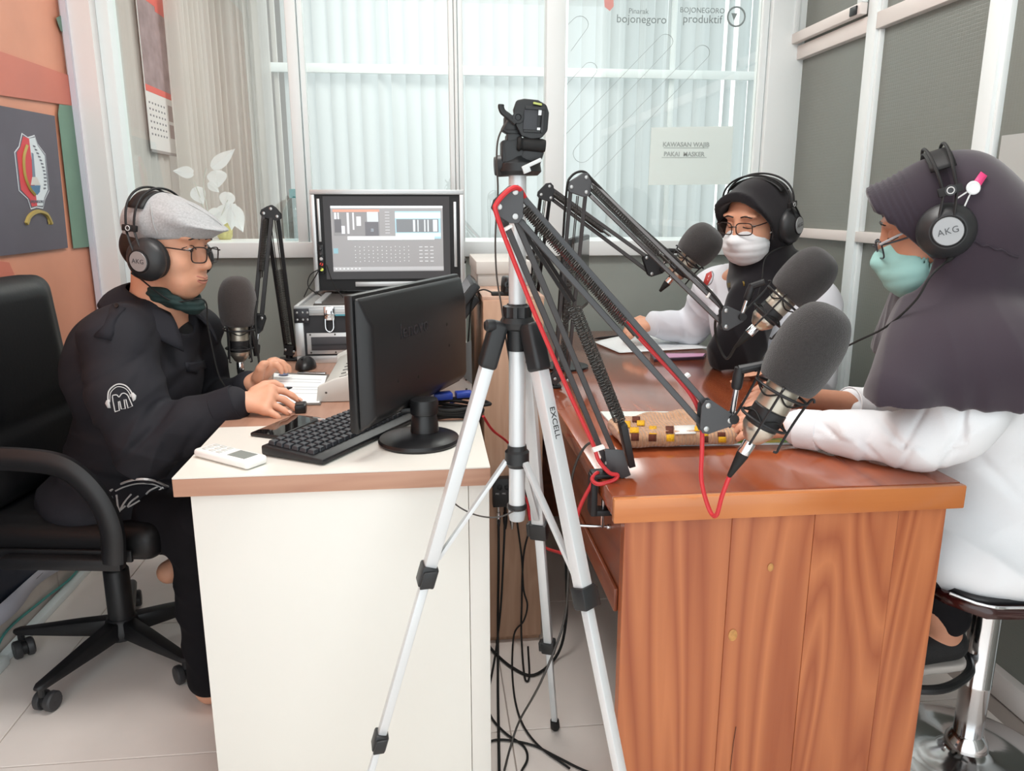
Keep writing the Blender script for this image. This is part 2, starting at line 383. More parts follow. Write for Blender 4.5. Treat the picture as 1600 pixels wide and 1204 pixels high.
struct(boxo('wall_left', (WL-.1, -.35, 0), (WL, 4.7, 2.75), M_wall))
bl = struct(boxo('baseboard_left', (WL, 0, 0), (WL+.012, WB-.1, .1), M_tile))
for k in range(5): boxo('baseboard_tile', (WL+.012, .02+.6*k, .002), (WL+.018, .02+.6*k+.592, .098), mat('skirting_tile', '#cfc3bb', .25, noise_scale=9, noise_amt=.08), bl)
# back partition -------------------------------------------------------------------------------------------------
wb = struct(boxo('wall_back', (WL, WB-.1, 0), (-1.114, WB+.06, 2.75), M_wall))
boxo('pillar_edge_bead', (WL+.028, WB-.115, 0), (WL+.046, WB-.1, 2.75), mat('bead', '#d9d7e2', .5), wb)
fr = struct(thing('window_1', None, None, (0, WB, 0)))
def fbar(x0, x1, z0, z1, y0=-.03, y1=.03, nm='frame_bar', bev=.004): return boxo(nm, (x0, WB+y0, z0), (x1, WB+y1, z1), M_white, fr, bev)
fbar(-1.114, -1.072, 0, 2.75, -.05)
fbar(-.484, -.446, 1.09, 2.75); fbar(-.444, -.424, 1.09, 2.75, -.018, .018)
fbar(.094, .113, 1.09, 2.75); fbar(.1145, .1265, 1.09, 2.75, -.036, .03); fbar(.128, .147, 1.09, 2.75)
fbar(.455, .528, 1.09, 2.75, -.036)
fbar(1.286, 1.312, 0, 2.75, -.02); fbar(1.314, 1.47, 0, 2.75, -.045)
fbar(-1.072, 1.286, 1.036, 1.094, -.036, .036, 'sill_rail'); fbar(-1.072, 1.286, 0, .08, -.03, .03, 'bottom_rail')
fbar(.094, .147, 0, 1.036, -.025, .025)
for a, b in ((-1.072, -.484), (-.424, .094), (.147, .455), (.528, 1.286)):
    boxo('pane', (a, WB-.003, 1.094), (b, WB+.003, 2.75), M_pane, fr)
# frosted lower lights
def frosted(name, col='#7b7e77'):
    if name in MATS: return MATS[name]
    m = bpy.data.materials.new(name); m.use_nodes = True; nt = m.node_tree; b = nt.nodes['Principled BSDF']; L = nt.links.new
    b.inputs['Base Color'].default_value = lin(col); b.inputs['Roughness'].default_value = .28; b.inputs['Specular IOR Level'].default_value = .6
    b.inputs['Transmission Weight'].default_value = .0
    tc = nt.nodes.new('ShaderNodeTexCoord'); mp = nt.nodes.new('ShaderNodeMapping'); mp.inputs['Scale'].default_value = (95, 95, 95); L(tc.outputs['Object'], mp.inputs['Vector'])
    sx = nt.nodes.new('ShaderNodeSeparateXYZ'); L(mp.outputs['Vector'], sx.inputs[0])
    outs = []
    for i in range(3):
        f = nt.nodes.new('ShaderNodeMath'); f.operation = 'PINGPONG'; f.inputs[1].default_value = .5; L(sx.outputs[i], f.inputs[0]); outs.append(f)
    ad = nt.nodes.new('ShaderNodeMath'); ad.operation = 'MINIMUM'; L(outs[1].outputs[0], ad.inputs[0]); L(outs[2].outputs[0], ad.inputs[1])
    sm = nt.nodes.new('ShaderNodeMath'); sm.operation = 'MINIMUM'; sm.inputs[1].default_value = .12; L(ad.outputs[0], sm.inputs[0])
    bp = nt.nodes.new('ShaderNodeBump'); bp.inputs['Strength'].default_value = .35; bp.inputs['Distance'].default_value = .004; L(sm.outputs[0], bp.inputs['Height']); L(bp.outputs['Normal'], b.inputs['Normal'])
    MATS[name] = m; return m
M_frost = mat('frosted_lower_glass', '#9ba39d', .22, noise_scale=1.5, noise_amt=.06)
M_wire = frosted('pattern_glass')
for a, b in ((-1.072, .094), (.147, 1.286)):
    boxo('frosted_pane', (a, WB-.004, .08), (b, WB+.004, 1.036), M_frost, fr)
# right partition of patterned glass --------------------------------------------------------------------------------
wr = struct(thing('window_2', None, None, (WR, 2, 0)))
M_rail = mat('rail_paint', '#e6ded9', .35)
def rbar(y0, y1, z0, z1, x0=WR-.05, x1=WR+.01, nm='frame_bar', m=None): return boxo(nm, (x0, y0, z0), (x1, y1, z1), m or M_white, wr, .003)
ys = [-.33, .24, .81, 1.36, 1.93, 2.5, 3.06]
for y in ys[:-1]: rbar(y-.027, y+.027, 0, 2.75, m=M_white)
for k in range(len(ys)-1):
    a, b = ys[k]+.027, ys[k+1]-.027
    rbar(a, b, 1.11, 1.145, nm='mid_rail', m=M_rail); rbar(a, b, 1.77, 1.82, nm='top_rail', m=M_rail); rbar(a, b, 0, .07, nm='bottom_rail', m=M_rail)
    for z0, z1 in ((.07, 1.11), (1.145, 1.77), (1.82, 2.75)):
        boxo('pane', (WR-.024, a, z0), (WR-.018, b, z1), M_wire, wr)
        rbar(a, a+.012, z0, z1, WR-.04, WR-.018, 'glazing_bead'); rbar(b-.012, b, z0, z1, WR-.04, WR-.018, 'glazing_bead')
# hopper sash in the far upper light, with its dark catch
rbar(2.53, 3.03, 1.826, 1.862, WR-.075, WR-.05, 'sash_rail', M_rail); rbar(2.53, 2.56, 1.862, 2.7, WR-.072, WR-.05, 'sash_stile'); rbar(3.0, 3.03, 1.862, 2.7, WR-.072, WR-.05, 'sash_stile')
rbar(2.545, 2.585, 1.828, 1.856, WR-.082, WR-.075, 'catch', M_black)
struct(boxo('wall_right', (WR+.55, -.35, 0), (WR+.6, 3.1, 2.75), mat('next_room_wall', '#8d8a85', .8)))
ps = boxo('notice_sheet', (WR-.030, 1.62, 1.225), (WR-.0285, 1.875, 1.40), mat('sheet_grey', '#b9bcb9', .6)); tag(ps, 'plain pale grey sheet stuck on the patterned glass partition behind the woman', 'notice')
# the next room behind the back windows -------------------------------------------------------------------------------
FB = 4.55
wf = struct(boxo('wall_far', (WL, FB+.12, 0), (-.72, FB+.17, 2.75), mat('far_wall_paint', '#a8a19c', .8)))
struct(boxo('wall_far_low', (-.72, FB+.12, 0), (2.3, FB+.17, .95), mat('far_wall_paint', '#a8a19c', .8)))
struct(boxo('wall_far_side', (2.3, 3.1, 0), (2.35, FB+.17, 2.75), mat('far_side_wall', '#c9d0cf', .8)))
fw = struct(thing('window_3', None, None, (0, FB, 0)))
boxo('transom', (-.85, FB-.06, 1.925), (2.3, FB-.035, 1.972), M_white, fw, .003)  # solid rail put in for a bright rail reflected in the glass
for x in (1.39, ): boxo('jamb', (x, FB-.033, .95), (x+.03, FB-.015, 2.75), M_white, fw, .003)
boxo('jamb', (-.80, FB-.033, .95), (-.775, FB-.015, 2.75), mat('jamb_grey', '#bdbab5', .5), fw, .003)
vb = thing('vertical_blind', 'white vertical slat blind hanging behind the back window glass', 'blind', (.7, FB, 2.7))
boxo('head_rail', (-.72, FB-.02, 2.68), (2.2, FB+.03, 2.72), M_white, vb)
M_slat = sheet_mat('blind_fabric', '#cbd0d0', .42)
def slat_mesh(w, tw):
    mb = MB()
    def fn(u, v):
        a = tw*(1-.25*v); x = (u-.5)*w; c = .006*math.cos((u-.5)*PI)
        return (x*math.cos(a)+c*math.sin(a), x*math.sin(a)-c*math.cos(a), -v*1.85)
    return mb.grid(fn, 5, 4)
kinds = [slat_mesh(.1, t) for t in (.34, .5, .22, .9)]
slats = []
for i in range(36):
    k = [0, 1, 0, 2, 0, 0, 3, 1, 0, 2, 0, 1][i % 12]
    if len(slats) < 4: pass
    x = -.70+i*.0815
    key = 'slat%d' % k
    if key not in MATS:
        o = kinds[k].build('slat', M_slat, vb); MATS[key] = o.data
    else: o = link('slat', MATS[key], vb)
    o.parent = vb; o.matrix_parent_inverse = Matrix(); o.location = (x-.7, 0, -.02)
# sheer curtain along the left of the next room
M_sheer = sheet_mat('sheer_curtain', '#e9e7e3', .5, .94)
cu = MB()
path = [(-1.12, 3.86), (-1.12, 4.1), (-1.08, 4.32), (-.98, 4.44), (-.80, 4.46)]
pth = spl([(x, y, 0) for x, y in path], 30)
def cfn(u, v):
    q = u*(len(pth)-1); i = min(int(q), len(pth)-2); p = pth[i].lerp(pth[i+1], q-i); t = (pth[min(i+2, len(pth)-1)]-pth[max(i-1, 0)]).normalized(); n = Vector((-t.y, t.x, 0))
    a = .02*math.sin(u*2*PI*15+1.2*math.sin(u*23)+v*.9)*(.7+.5*v)+.009*math.sin(u*97+v*2)
    return p+n*a+Vector((0, 0, 2.7-1.75*v))
cu.grid(cfn, 260, 10); o = cu.build('sheer_curtain', M_sheer); tag(o, 'sheer greyish white curtain hanging in folds behind the left window pane', 'curtain')
cu2 = MB()
def cfn2(u, v): return Vector((-1.19+.008*math.sin(u*60+v), 3.1+.80*u, 2.7-1.7*v))
cu2.grid(cfn2, 60, 4); o = cu2.build('side_curtain', sheet_mat('side_curtain', '#d6d2cd', .3)); tag(o, 'flat pale curtain on the next room wall behind the hanging calendar', 'curtain')
# calendar on the side wall of the next room
cal = thing('wall_calendar', 'long red and grey wall calendar hanging behind the left window pane', 'calendar', (-1.175, 3.4, 1.6))
XC = -1.172
def ycal(px, py): return aX(px, py, XC)
c0 = ycal(236, 234); c1 = ycal(279, 241); cy0, cy1 = c0.y, c1.y; cz0 = c0.z
ch = 1.0
def calp(nm, u0, u1, v0, v1, m, d=.001): return boxo(nm, (XC-.001, cy0+(cy1-cy0)*u0, cz0+ch*v0), (XC+d, cy0+(cy1-cy0)*u1, cz0+ch*v1), m, cal)
calp('sheet', 0, 1, 0, 1, mat('cal_paper', '#d9d6d4', .7), .001)
calp('photo', .02, .98, .27, .655, mat('cal_photo', '#8d7c7f', .6, noise_scale=14, noise_amt=.3), .002)
calp('red_strip', .02, .98, .243, .27, mat('cal_red', '#d8584f', .6), .002); calp('red_block', .6, .98, .6, .72, mat('cal_red', '#d8584f', .6), .003)
calp('red_top', .02, .6, .62, .665, mat('cal_red', '#d8584f', .6), .003)
for k, (v0, v1) in enumerate(((.145, .215), (.07, .13))): calp('small_photo', .74, .98, v0, v1, mat('cal_small', '#9c8f8e', .6), .002)
for r in range(6):
    for q in range(6): calp('date', .08+.1*q, .12+.1*q, .195-.026*r, .203-.026*r, M_ink, .0016)
calp('bottom_bar', 0, 1, -.008, .004, mat('cal_bar', '#8f8a88', .5), .004)
ledge = struct(boxo('window_sill_1', (-1.072, WB+.037, 1.06), (1.286, WB+.32, 1.0935), M_white))
# things on the far side of the left window
def leaf(mb, c, d, l, w, nrm=(0, -1, 0), cup=.15):
    c, d = vec(c), vec(d).normalized(); n = vec(nrm); s = d.cross(n).normalized()
    def fn(u, v):
        ww = w*math.sin(PI*min(1, .06+v*.94)**.75)*(1-.15*v); return c+d*(l*v)+s*((u-.5)*ww)+n*(-cup*w*abs(u-.5)*2+.1*l*v*v)
    mb.grid(fn, 4, 8)
pl = thing('paper_plant', 'white paper leaves on thin stems standing behind the left window', 'plant', aY(330, 372, 3.2))
M_leaf = sheet_mat('white_leaf', '#f3f8fa', .35)
stem0 = aY(335, 372, 3.2)
for (x, y, dx, dy, l, w) in ((330, 262, .9, -.7, 44, 20), (302, 270, -1, -.1, 28, 18), (336, 266, .2, 1, 24, 30), (303, 293, .5, .9, 26, 24), (355, 300, -.1, 1, 24, 24), (357, 322, -.7, 1, 42, 26), (360, 322, .5, 1, 40, 26), (362, 318, 0, 1, 38, 24), (345, 330, -1, .5, 30, 20), (325, 285, .8, .7, 20, 14)):
    b = aY(x, y, 3.2); e = aY(x+dx*10, y+dy*10, 3.2); mb = MB(); leaf(mb, b, e-b, l*3.25/1200, w*3.25/1200); mb.build('leaf', M_leaf, pl, recalc=False)
for pts in (((335, 372), (325, 330), (318, 290), (322, 262)), ((338, 372), (345, 340), (356, 312)), ((333, 372), (322, 335), (304, 284))):
    MB().tube(spl([aY(x, y, 3.2) for x, y in pts], 5), .002, 5).build('stem', mat('pale_stem', '#cfd6cf', .6), pl)
vs = thing('glass_vase', 'small glass vase with yellow filling behind the left window', 'vase', aY(372, 376, 3.3))
b = aY(352, 374, 3.3); MB().lathe((b.x, b.y, 1.0935), (0, 0, 1), [(.022, 0), (.03, .012), (.033, .045), (.026, .075), (.02, .085)], 16).build('vase_body', mat('yellow_vase', '#d5cf86', .25, noise_scale=40, noise_amt=.2), vs)
MB().lathe((b.x, b.y, 1.0935), (0, 0, 1), [(.021, .085), (.024, .1), (.021, .1), (.018, .085)], 16).build('rim', M_paper, vs)
bt = thing('water_bottle', 'clear plastic water bottle with teal cap behind the left window', 'bottle', (0, 3.2, 1.094)); bp_ = aY(464, 345, 3.22)
MB().lathe((bp_.x, 3.22, 1.0935), (0, 0, 1), [(.05, 0), (.054, .015), (.054, .11), (.035, .15), (.02, .165), (.02, .18)], 20).build('bottle_body', glass_mat('bottle_plastic', (.9, .95, .96, 1), 1.2), bt)
MB().lathe((bp_.x, 3.22, 1.0935), (0, 0, 1), [(.024, .165), (.024, .195), (.021, .199), (0, .199)], 20).build('bottle_cap', mat('teal_cap', '#3f9296', .4), bt)
# notice and lettering on the big pane ------------------------------------------------------------------------------
no = thing('mask_notice', 'white paper notice about masks stuck on the back window pane', 'notice', aY(1080, 288, WB-.006))
q = [aY(x, y, WB-.006) for x, y in ((1013, 289), (1141, 288), (1146, 197), (1018, 199))]
MB().add([p for p in q]+[p+Vector((0, .001, 0)) for p in q], [(0, 1, 2, 3), (7, 6, 5, 4), (0, 4, 5, 1), (1, 5, 6, 2), (2, 6, 7, 3), (3, 7, 4, 0)]).build('sheet', sheet_mat('notice_paper', '#f6faf8', .6), no)
for t, x, y in (('KAWASAN WAJIB', 1072, 226), ('PAKAI  MASKER', 1069, 241)):
    text_mesh('lettering', t, .0235, aY(x, y, WB-.008), (1, 0, 0), (0, 0, 1), mat('notice_ink', '#b5bdbb', .8), no, bold=.0006)
    p0, p1 = aY(x-35, y+5, WB-.0075), aY(x+35, y+5, WB-.0075); MB().bar(p0, p1, .002, .0006, (0, 1, 0)).build('underline', mat('notice_ink', '#b5bdbb', .8), no)
dec = thing('window_sticker', 'thin grey serpentine line sticker running across the big back window pane', 'sticker', aY(900, 250, WB-.005))
M_line = mat('sticker_line', '#8b9292', .6); M_line2 = mat('sticker_print', '#8f9a9a', .7)
def zz(X, Y): return aY(860+X/4.21, Y/4.21, WB-.0048)
def arc(cx, cy, r, a0, a1, n=8): return [(cx+r*math.cos(math.radians(a0+(a1-a0)*k/n)), cy+r*math.sin(math.radians(a0+(a1-a0)*k/n))) for k in range(n+1)]
line1 = [(92, 893)]+arc(758, 272, 48, 225, 405)+[(792, 306)]+[(166, 970)]+arc(208, 1010, 58, 225, 45)[0:]+[(960, 315)]+arc(1000, 345, 48, 225, 405)+[(290, 1165)]
line2 = [(100, 178)]+arc(195, 160, 55, 225, 405)+[(135, 335)]
line3 = [(92, 572)]+arc(262, 455, 46, 225, 405)+[(92, 738)]
for L_ in (line1, line2, line3): MB().tube([zz(*p) for p in L_], .0016, 5, flat=.4).build('line', M_line, dec)
st = thing('window_lettering', 'faint slogan lettering and round logo along the top of the back pane', 'lettering', aY(1050, 28, WB-.005))
text_mesh('word', 'produktif', .041, zz(1000, 128), (1, 0, 0), (0, 0, 1), M_line2, st)
text_mesh('word', 'BOJONEGORO', .026, zz(1000, 70), (1, 0, 0), (0, 0, 1), M_line2, st)
text_mesh('word', 'bojonegoro', .041, zz(600, 128), (1, 0, 0), (0, 0, 1), M_line2, st)
text_mesh('word', 'Pinarak', .026, zz(580, 75), (1, 0, 0), (0, 0, 1), M_line2, st)
p = zz(1222, 110); MB().tube([p+Vector((.034*math.cos(a), 0, .034*math.sin(a))) for a in [k*PI*2/20 for k in range(20)]], .0035, 5, closed=True).build('logo_ring', M_line2, st)
MB().prism([(-.02, .012), (.004, .012), (-.008, -.014)], p, (1, 0, 0), (0, 0, 1), .001).build('logo_mark', M_line2, st)
p = zz(385, 30); MB().prism([(-.02, .03), (.016, .03), (.018, -.006), (.004, -.022), (-.016, -.008)], p, (1, 0, 0), (0, 0, 1), .001).build('logo_petal', mat('petal_red', '#e7a49d', .6), st)

# ------------------------------------------------------------------ banner on the left wall
XB = WL+.022
ban = thing('banner', 'orange fabric banner with a regency crest hung on the left wall', 'banner', (XB, 2, .1))
M_or = mat('banner_orange', '#dc9679', .45, noise_scale=2.2, noise_amt=.14); M_red = mat('banner_red', '#d07763', .45, noise_scale=2.5, noise_amt=.1)
M_navy = mat('banner_slate', '#5a5560', .5, noise_scale=3, noise_amt=.12); M_blue = mat('banner_navy', '#232c3d', .55, noise_scale=6, noise_amt=.35); M_green = mat('banner_green', '#6d8f7c', .5, noise_scale=4, noise_amt=.12)
def byz(px, py): p = aX(px, py, XB); return p.y, p.z
y_end = byz(140, 330)[0]
def bfn(u, v): return Vector((XB+.003*math.sin(u*11+v*3)*(1-v)-.002, .3+(y_end-.3)*u, 2.5-(2.5-.125)*v))
mb = MB(); mb.grid(bfn, 40, 20); mb.build('sheet', M_or, ban, solid=.001)
def bpoly(nm, pts, m, d): 
    P = [byz(*p) for p in pts]; return MB().prism([(a, b) for a, b in P], (XB+d, 0, 0), (0, 1, 0), (0, 0, 1), .0008, (1, 0, 0)).build(nm, m, ban)
bpoly('red_band', [(-60, 60), (112, 120), (117, 148), (110, 165), (-60, 140)], M_red, .004)
bpoly('red_corner', [(-60, 400), (12, 410), (14, 416), (25, 440), (22, 470), (-60, 480)], M_red, .004)
bpoly('green_shape', [(85, 28), (100, 20), (106, 56), (92, 48)], M_green, .005)
bpoly('green_shape', [(113, 140), (119, 130), (142, 385), (112, 388), (88, 178), (90, 163), (110, 165)], M_green, .005)
bpoly('crest_panel', [(-40, 158), (82, 181), (103, 387), (14, 398), (-40, 404)], M_navy, .006)
lo_z = .115; 
P0, P1 = byz(150, 560), byz(-60, 640)
MB().prism([(.3, lo_z+.012), (y_end, lo_z+.012), (y_end, .70), (.3, .70)], (XB+.004, 0, 0), (0, 1, 0), (0, 0, 1), .0008, (1, 0, 0)).build('navy_skirt', M_blue, ban)
def hfn(u, v): return Vector((XB+.012+.012*math.sin(u*40)*(.3+v), .3+(y_end-.3)*u, .15-.05*v-.012*math.sin(u*17)))
MB().grid(hfn, 80, 2).build('hem', mat('hem_white', '#d3d2de', .6), ban, solid=.002)
# the crest
CRX = 6.018
def cz(X, Y): return byz(X/CRX, 180+Y/CRX)
def cpoly(nm, pts, m, d): return MB().prism([cz(*p) for p in pts], (XB+d, 0, 0), (0, 1, 0), (0, 0, 1), .0006, (1, 0, 0)).build(nm, m, ban)
SH = [(178, 165), (235, 205), (298, 185), (330, 270), (402, 365), (438, 710), (400, 790), (380, 878), (318, 868), (265, 885), (235, 790), (150, 710), (108, 345), (150, 290)]
cpoly('crest_border', SH, mat('crest_white', '#e9edf2', .5), .0075)
def inset(P, k):
    cx = sum(p[0] for p in P)/len(P); cy = sum(p[1] for p in P)/len(P); return [(cx+(x-cx)*k, cy+(y-cy)*k) for x, y in P]
cpoly('crest_line', inset(SH, .965), mat('crest_dark', '#6d717c', .5), .0085)
I_ = inset(SH, .92)
cpoly('crest_white_half', [(240, 218), (296, 208), (322, 285), (388, 380), (418, 700), (385, 775), (370, 850), (318, 850)], mat('crest_pale', '#dfe6ea', .5), .0095)
cpoly('crest_red_half', [(185, 198), (240, 218), (318, 850), (268, 858), (250, 790), (165, 700), (125, 350), (160, 300)], mat('crest_red', '#d9424a', .5), .0095)
def ctube(nm, pts, r, m, d=.0105): MB().tube(spl([Vector((XB+d, *cz(*p))) for p in pts], 5), r, 5, flat=1).build(nm, m, ban)
ctube('crest_rice_ear', [(215, 285), (185, 400), (195, 560), (240, 680), (290, 745)], .006, mat('crest_gold', '#b09a55', .5))
cpoly('crest_flame', [(262, 350), (280, 360), (300, 590), (272, 590)], mat('crest_slate', '#7d8a9c', .5), .0102)
cpoly('crest_temple', [(268, 580), (310, 580), (345, 655), (255, 655)], mat('crest_temple', '#d6d2cc', .5), .0105)
cpoly('crest_water', [(250, 660), (345, 660), (340, 720), (315, 750), (275, 720)], mat('crest_blue', '#4e7a9c', .5), .0105)
for k in range(13):
    a = k/12; x = 275+140*math.sin(a*1.9)*.75; y = 280+400*a; cpoly('crest_cotton_leaf', [(x, y), (x+22, y+8-10*a), (x+26, y+22-10*a), (x+4, y+16)], mat('crest_dark', '#6d717c', .5), .0103)
ctube('crest_ribbon', [(215, 1020), (240, 960), (285, 920), (340, 905), (400, 925), (430, 965), (455, 1020)], .0065, mat('crest_gold', '#b09a55', .5), .009)
cpoly('ribbon_tail', [(235, 965), (255, 985), (240, 1030), (225, 1015), (208, 1020)], mat('crest_gold', '#b09a55', .5), .009); cpoly('ribbon_tail', [(428, 965), (462, 1020), (442, 1015), (430, 1030), (418, 985)], mat('crest_gold', '#b09a55', .5), .009)
text_mesh('crest_word', 'BOJONEGORO', .012, (XB+.0112, *cz(318, 812)), (0, 1, 0), (0, 0, 1), mat('crest_dark', '#6d717c', .5), ban)
# cable trunking along the floor
tr = thing('cable_trunking', 'white plastic cable trunking lying on the floor along the left wall', 'trunking', (WL+.04, 2, 0))
boxo('duct', (WL+.022, 2.02, 0), (WL+.05, 2.94, .022), M_white, tr, .003); boxo('corner_piece', (WL+.02, 1.9, 0), (WL+.06, 2.025, .028), M_white, tr, .004)
boxo('duct', (WL+.022, .5, 0), (WL+.05, 1.9, .022), M_white, tr, .003)
te = MB().tube(spl([(WL+.03, 1.7, .03), (WL+.028, 1.98, .033), (WL+.022, 2.1, .06), (WL+.024, 2.3, .045), (WL+.03, 2.5, .03), (WL+.022, 2.7, .06), (WL+.024, 2.92, .04)], 8), .004, 6).build('teal_cable', mat('teal_wire', '#4e9a94', .5)); tag(te, 'thin teal cable running along the white floor trunking', 'cable')
# ================================================================== FURNITURE
M_lam = mat('white_laminate', '#e9e7df', .3, noise_scale=3, noise_amt=.02)
M_lamf = mat('cream_panel', '#eeede6', .45)
M_edge = wood('pale_wood_edge', '#c79c83', '#b48670', 'X', 5, .4, fine=.6)
M_brown = wood('brown_laminate', '#b8917c', '#a27a66', 'Y', 5, .3, fine=.6)
wd = thing('white_desk', 'white panel desk with pale wood edged top at the seated man', 'desk', (-.18, 1.37, 0))
boxo('end_panel', (-.447, 1.392, 0), (.0665, 1.41, .713), M_lamf, wd, .0015)
boxo('side_pilaster', (.0675, 1.3905, 0), (.107, 1.41, .713), mat('cream_panel_side', '#e6e5df', .45), wd, .0015)
boxo('long_panel', (.085, 1.41, .03), (.105, 2.93, .713), M_lamf, wd)
boxo('far_panel', (-.447, 2.91, 0), (.085, 2.93, .713), M_lamf, wd)
boxo('desktop', (-.47, 1.371, .713), (.108, 2.95, .7475), M_edge, wd, .002)
boxo('white_top_sheet', (-.4695, 1.3715, .7475), (.1075, 1.70, .75), M_lam, wd)
boxo('brown_top_sheet', (-.4695, 1.701, .7475), (.1075, 2.9495, .75), M_brown, wd)

M_teak = wood('teak_panel', '#c47749', '#964826', 'Z', 1.5, .38, .25, 1.8, .3, 30)
M_teakt = wood('teak_top', '#a4532f', '#7e3a22', 'Y', 1.8, .16, .8, 1.2)
M_teake = wood('teak_edge', '#d28449', '#b8672f', 'X', 2.2, .3, .4)
M_teakd = wood('teak_dark', '#8a4a2d', '#6b3520', 'Y', 2, .4, .2)
rd = thing('wooden_desk', 'varnished reddish wood desk where the two women sit', 'desk', (.62, 1.19, 0))
xs = [.326, .5187, .6715, .8284, .920]
for i in range(4):
    zs = random.uniform(-3, 3); xo = xs[i]
    o = MB().box((0, 0, .0-zs), (xs[i+1]-xs[i]-.0006, .025, .706-zs)).build('plank', M_teak, None, .0008, 1); o.location = (xo, 1.205+(.0006 if i % 2 else 0), zs)
    o.parent = rd; o.matrix_parent_inverse = pinv(rd)
boxo('desktop', (.301, 1.200, .714), (.936, 2.93, .75), M_teakt, rd, .003)
boxo('front_edge_board', (.301, 1.183, .706), (.936, 1.199, .7495), M_teake, rd, .003)
boxo('side_rail', (.326, 1.231, .515), (.344, 2.90, .713), M_teakd, rd, .002)
boxo('rail_ledge', (.318, 1.231, .515), (.3255, 2.90, .56), M_teakd, rd, .002)
boxo('far_plank', (.326, 2.88, 0), (.92, 2.905, .713), M_teakd, rd)
boxo('under_shelf', (.345, 1.231, .50), (.91, 2.88, .518), M_teakd, rd)
MB().tube([aY(x, y, 1.2036) for x, y in ((1150, 1135), (1146, 1160), (1143, 1185), (1141, 1204))], .0006, 4).build('crack', mat('crack', '#3b1f12', .9), rd)
def knot(px, py, r):
    p = aY(px, py, 1.205); MB().lathe((p.x, 1.2045, p.z), (0, -1, 0), [(r, 0), (r*.9, .0004), (r*.4, .0006), (0, .0002)], 14, sx=.7).build('knot', mat('knot_wood', '#c08a4e', .4, noise_scale=80, noise_amt=.25), rd)
knot(1145, 992, .012); knot(1204, 886, .008)

M_cab = wood('cabinet_wood', '#c9a48a', '#b08a70', 'Z', 6, .5, 0, .6, .6)
cb = thing('narrow_cabinet', 'tall narrow pale wood cabinet standing between the two desks', 'cabinet', (.225, 1.98, 0))
boxo('cabinet_body', (.142, 1.997, .0), (.297, 2.62, .985), M_cab, cb, .002); boxo('front_panel', (.14, 1.98, .02), (.299, 1.996, .99), M_cab, cb, .0015); boxo('cabinet_top', (.138, 1.984, .9855), (.301, 2.64, 1.0), wood('cabinet_top', '#c2a28e', '#ad8b78', 'Y', 4, .5), cb, .002)
gb = thing('grey_box', 'flat grey cardboard box lying on top of the narrow cabinet', 'box', (.22, 2.35, 1.0))
boxo('box_body', (.143, 2.24, 1.0), (.296, 2.6, 1.055), mat('grey_card', '#c2c0bb', .7), gb, .002); boxo('box_lid', (.139, 2.236, 1.035), (.3, 2.604, 1.072), mat('grey_card_lid', '#cbc9c4', .7), gb, .003)
# webcam lying on the cabinet
wc = thing('webcam', 'small black webcam with clip lying on the narrow cabinet', 'webcam', aZ(790, 462, 1.0))
p = aZ(790, 461, 1.0)
MB().obox(p+Vector((.008, 0, .028)), (1, .2, 0), (-.2, 1, 0), (.1, 0, 1), .016, .022, .022).build('camera_head', M_black, wc, .006, 3)
MB().obox(p+Vector((-.012, 0, .0045)), (1, 0, 0), (0, 1, 0), (0, 0, 1), .026, .014, .0045).build('clip_arm', M_blackr, wc, .003)
MB().lathe(p+Vector((.006, -.022, .03)), (0, -1, 0), [(.011, 0), (.011, .004), (.007, .005), (0, .005)], 16).build('lens_ring', mat('lens', '#0a0a0c', .1), wc)
ca = tag(MB().tube(spl([p+Vector((-.03, 0, .005)), p+Vector((-.06, .01, .014)), p+Vector((-.085, .03, -.01)), p+Vector((-.095, .05, -.1)), p+Vector((-.1, .06, -.2))], 8), .0022, 6).build('webcam_cable', M_blackr), 'thin black cable curling from the webcam down behind the mixer', 'cable')

# ------------------------------------------------------------------ office chair
CH = Vector((-.878, 2.057, 0)); ca_ = math.radians(-8)
chair = thing('office_chair', 'black high back office chair with armrests on a five star castor base', 'office chair', CH); chair.rotation_euler = (0, 0, ca_)
M_leath = mat('black_leather', '#101012', .45, spec=.4, bump=.15, bump_scale=120); M_cpl = mat('chair_plastic', '#1d1d1f', .45, noise_scale=12, noise_amt=.25)
def cl(x, y, z): return CH + Matrix.Rotation(ca_, 3, 'Z') @ Vector((x, y, z))
def cpt(name, mb, m, bev=0, par=None, seg=2): 
    o = mb.build(name, m, None, bev, seg); o.data.transform(Matrix.Translation(CH) @ Matrix.Rotation(ca_, 4, 'Z')); o.parent = par or chair; o.matrix_parent_inverse = pinv(par or chair); return o
# shaped seat and back: rounded slabs
sd = SDF((-.32, -.30, .36), (.32, .30, .56), .008); sd.obox((0, 0, .435), (.255, .25, .045), None, .04, .01); sd.obox((-.05, 0, .465), (.17, .19, .022), None, .02, .03)
o = soft('seat', sd, M_leath, None, 2); o.data.transform(Matrix.Translation(CH) @ Matrix.Rotation(ca_, 4, 'Z')); o.parent = chair; o.matrix_parent_inverse = pinv(chair)
A = np.array([[math.cos(.09), 0, math.sin(-.09)], [0, 1, 0], [-math.sin(-.09), 0, math.cos(.09)]], np.float32)
sd = SDF((-.48, -.29, .44), (-.08, .29, 1.16), .008); sd.obox((-.225, 0, .765), (.045, .228, .28), A, .045, .01); sd.obox((-.217, 0, .86), (.05, .17, .17), A, .045, .04); sd.obox((-.19, 0, .60), (.045, .18, .08), A, .04, .04)
o = soft('backrest', sd, M_leath, None, 2); o.data.transform(Matrix.Translation(CH) @ Matrix.Rotation(ca_, 4, 'Z')); o.parent = chair; o.matrix_parent_inverse = pinv(chair)
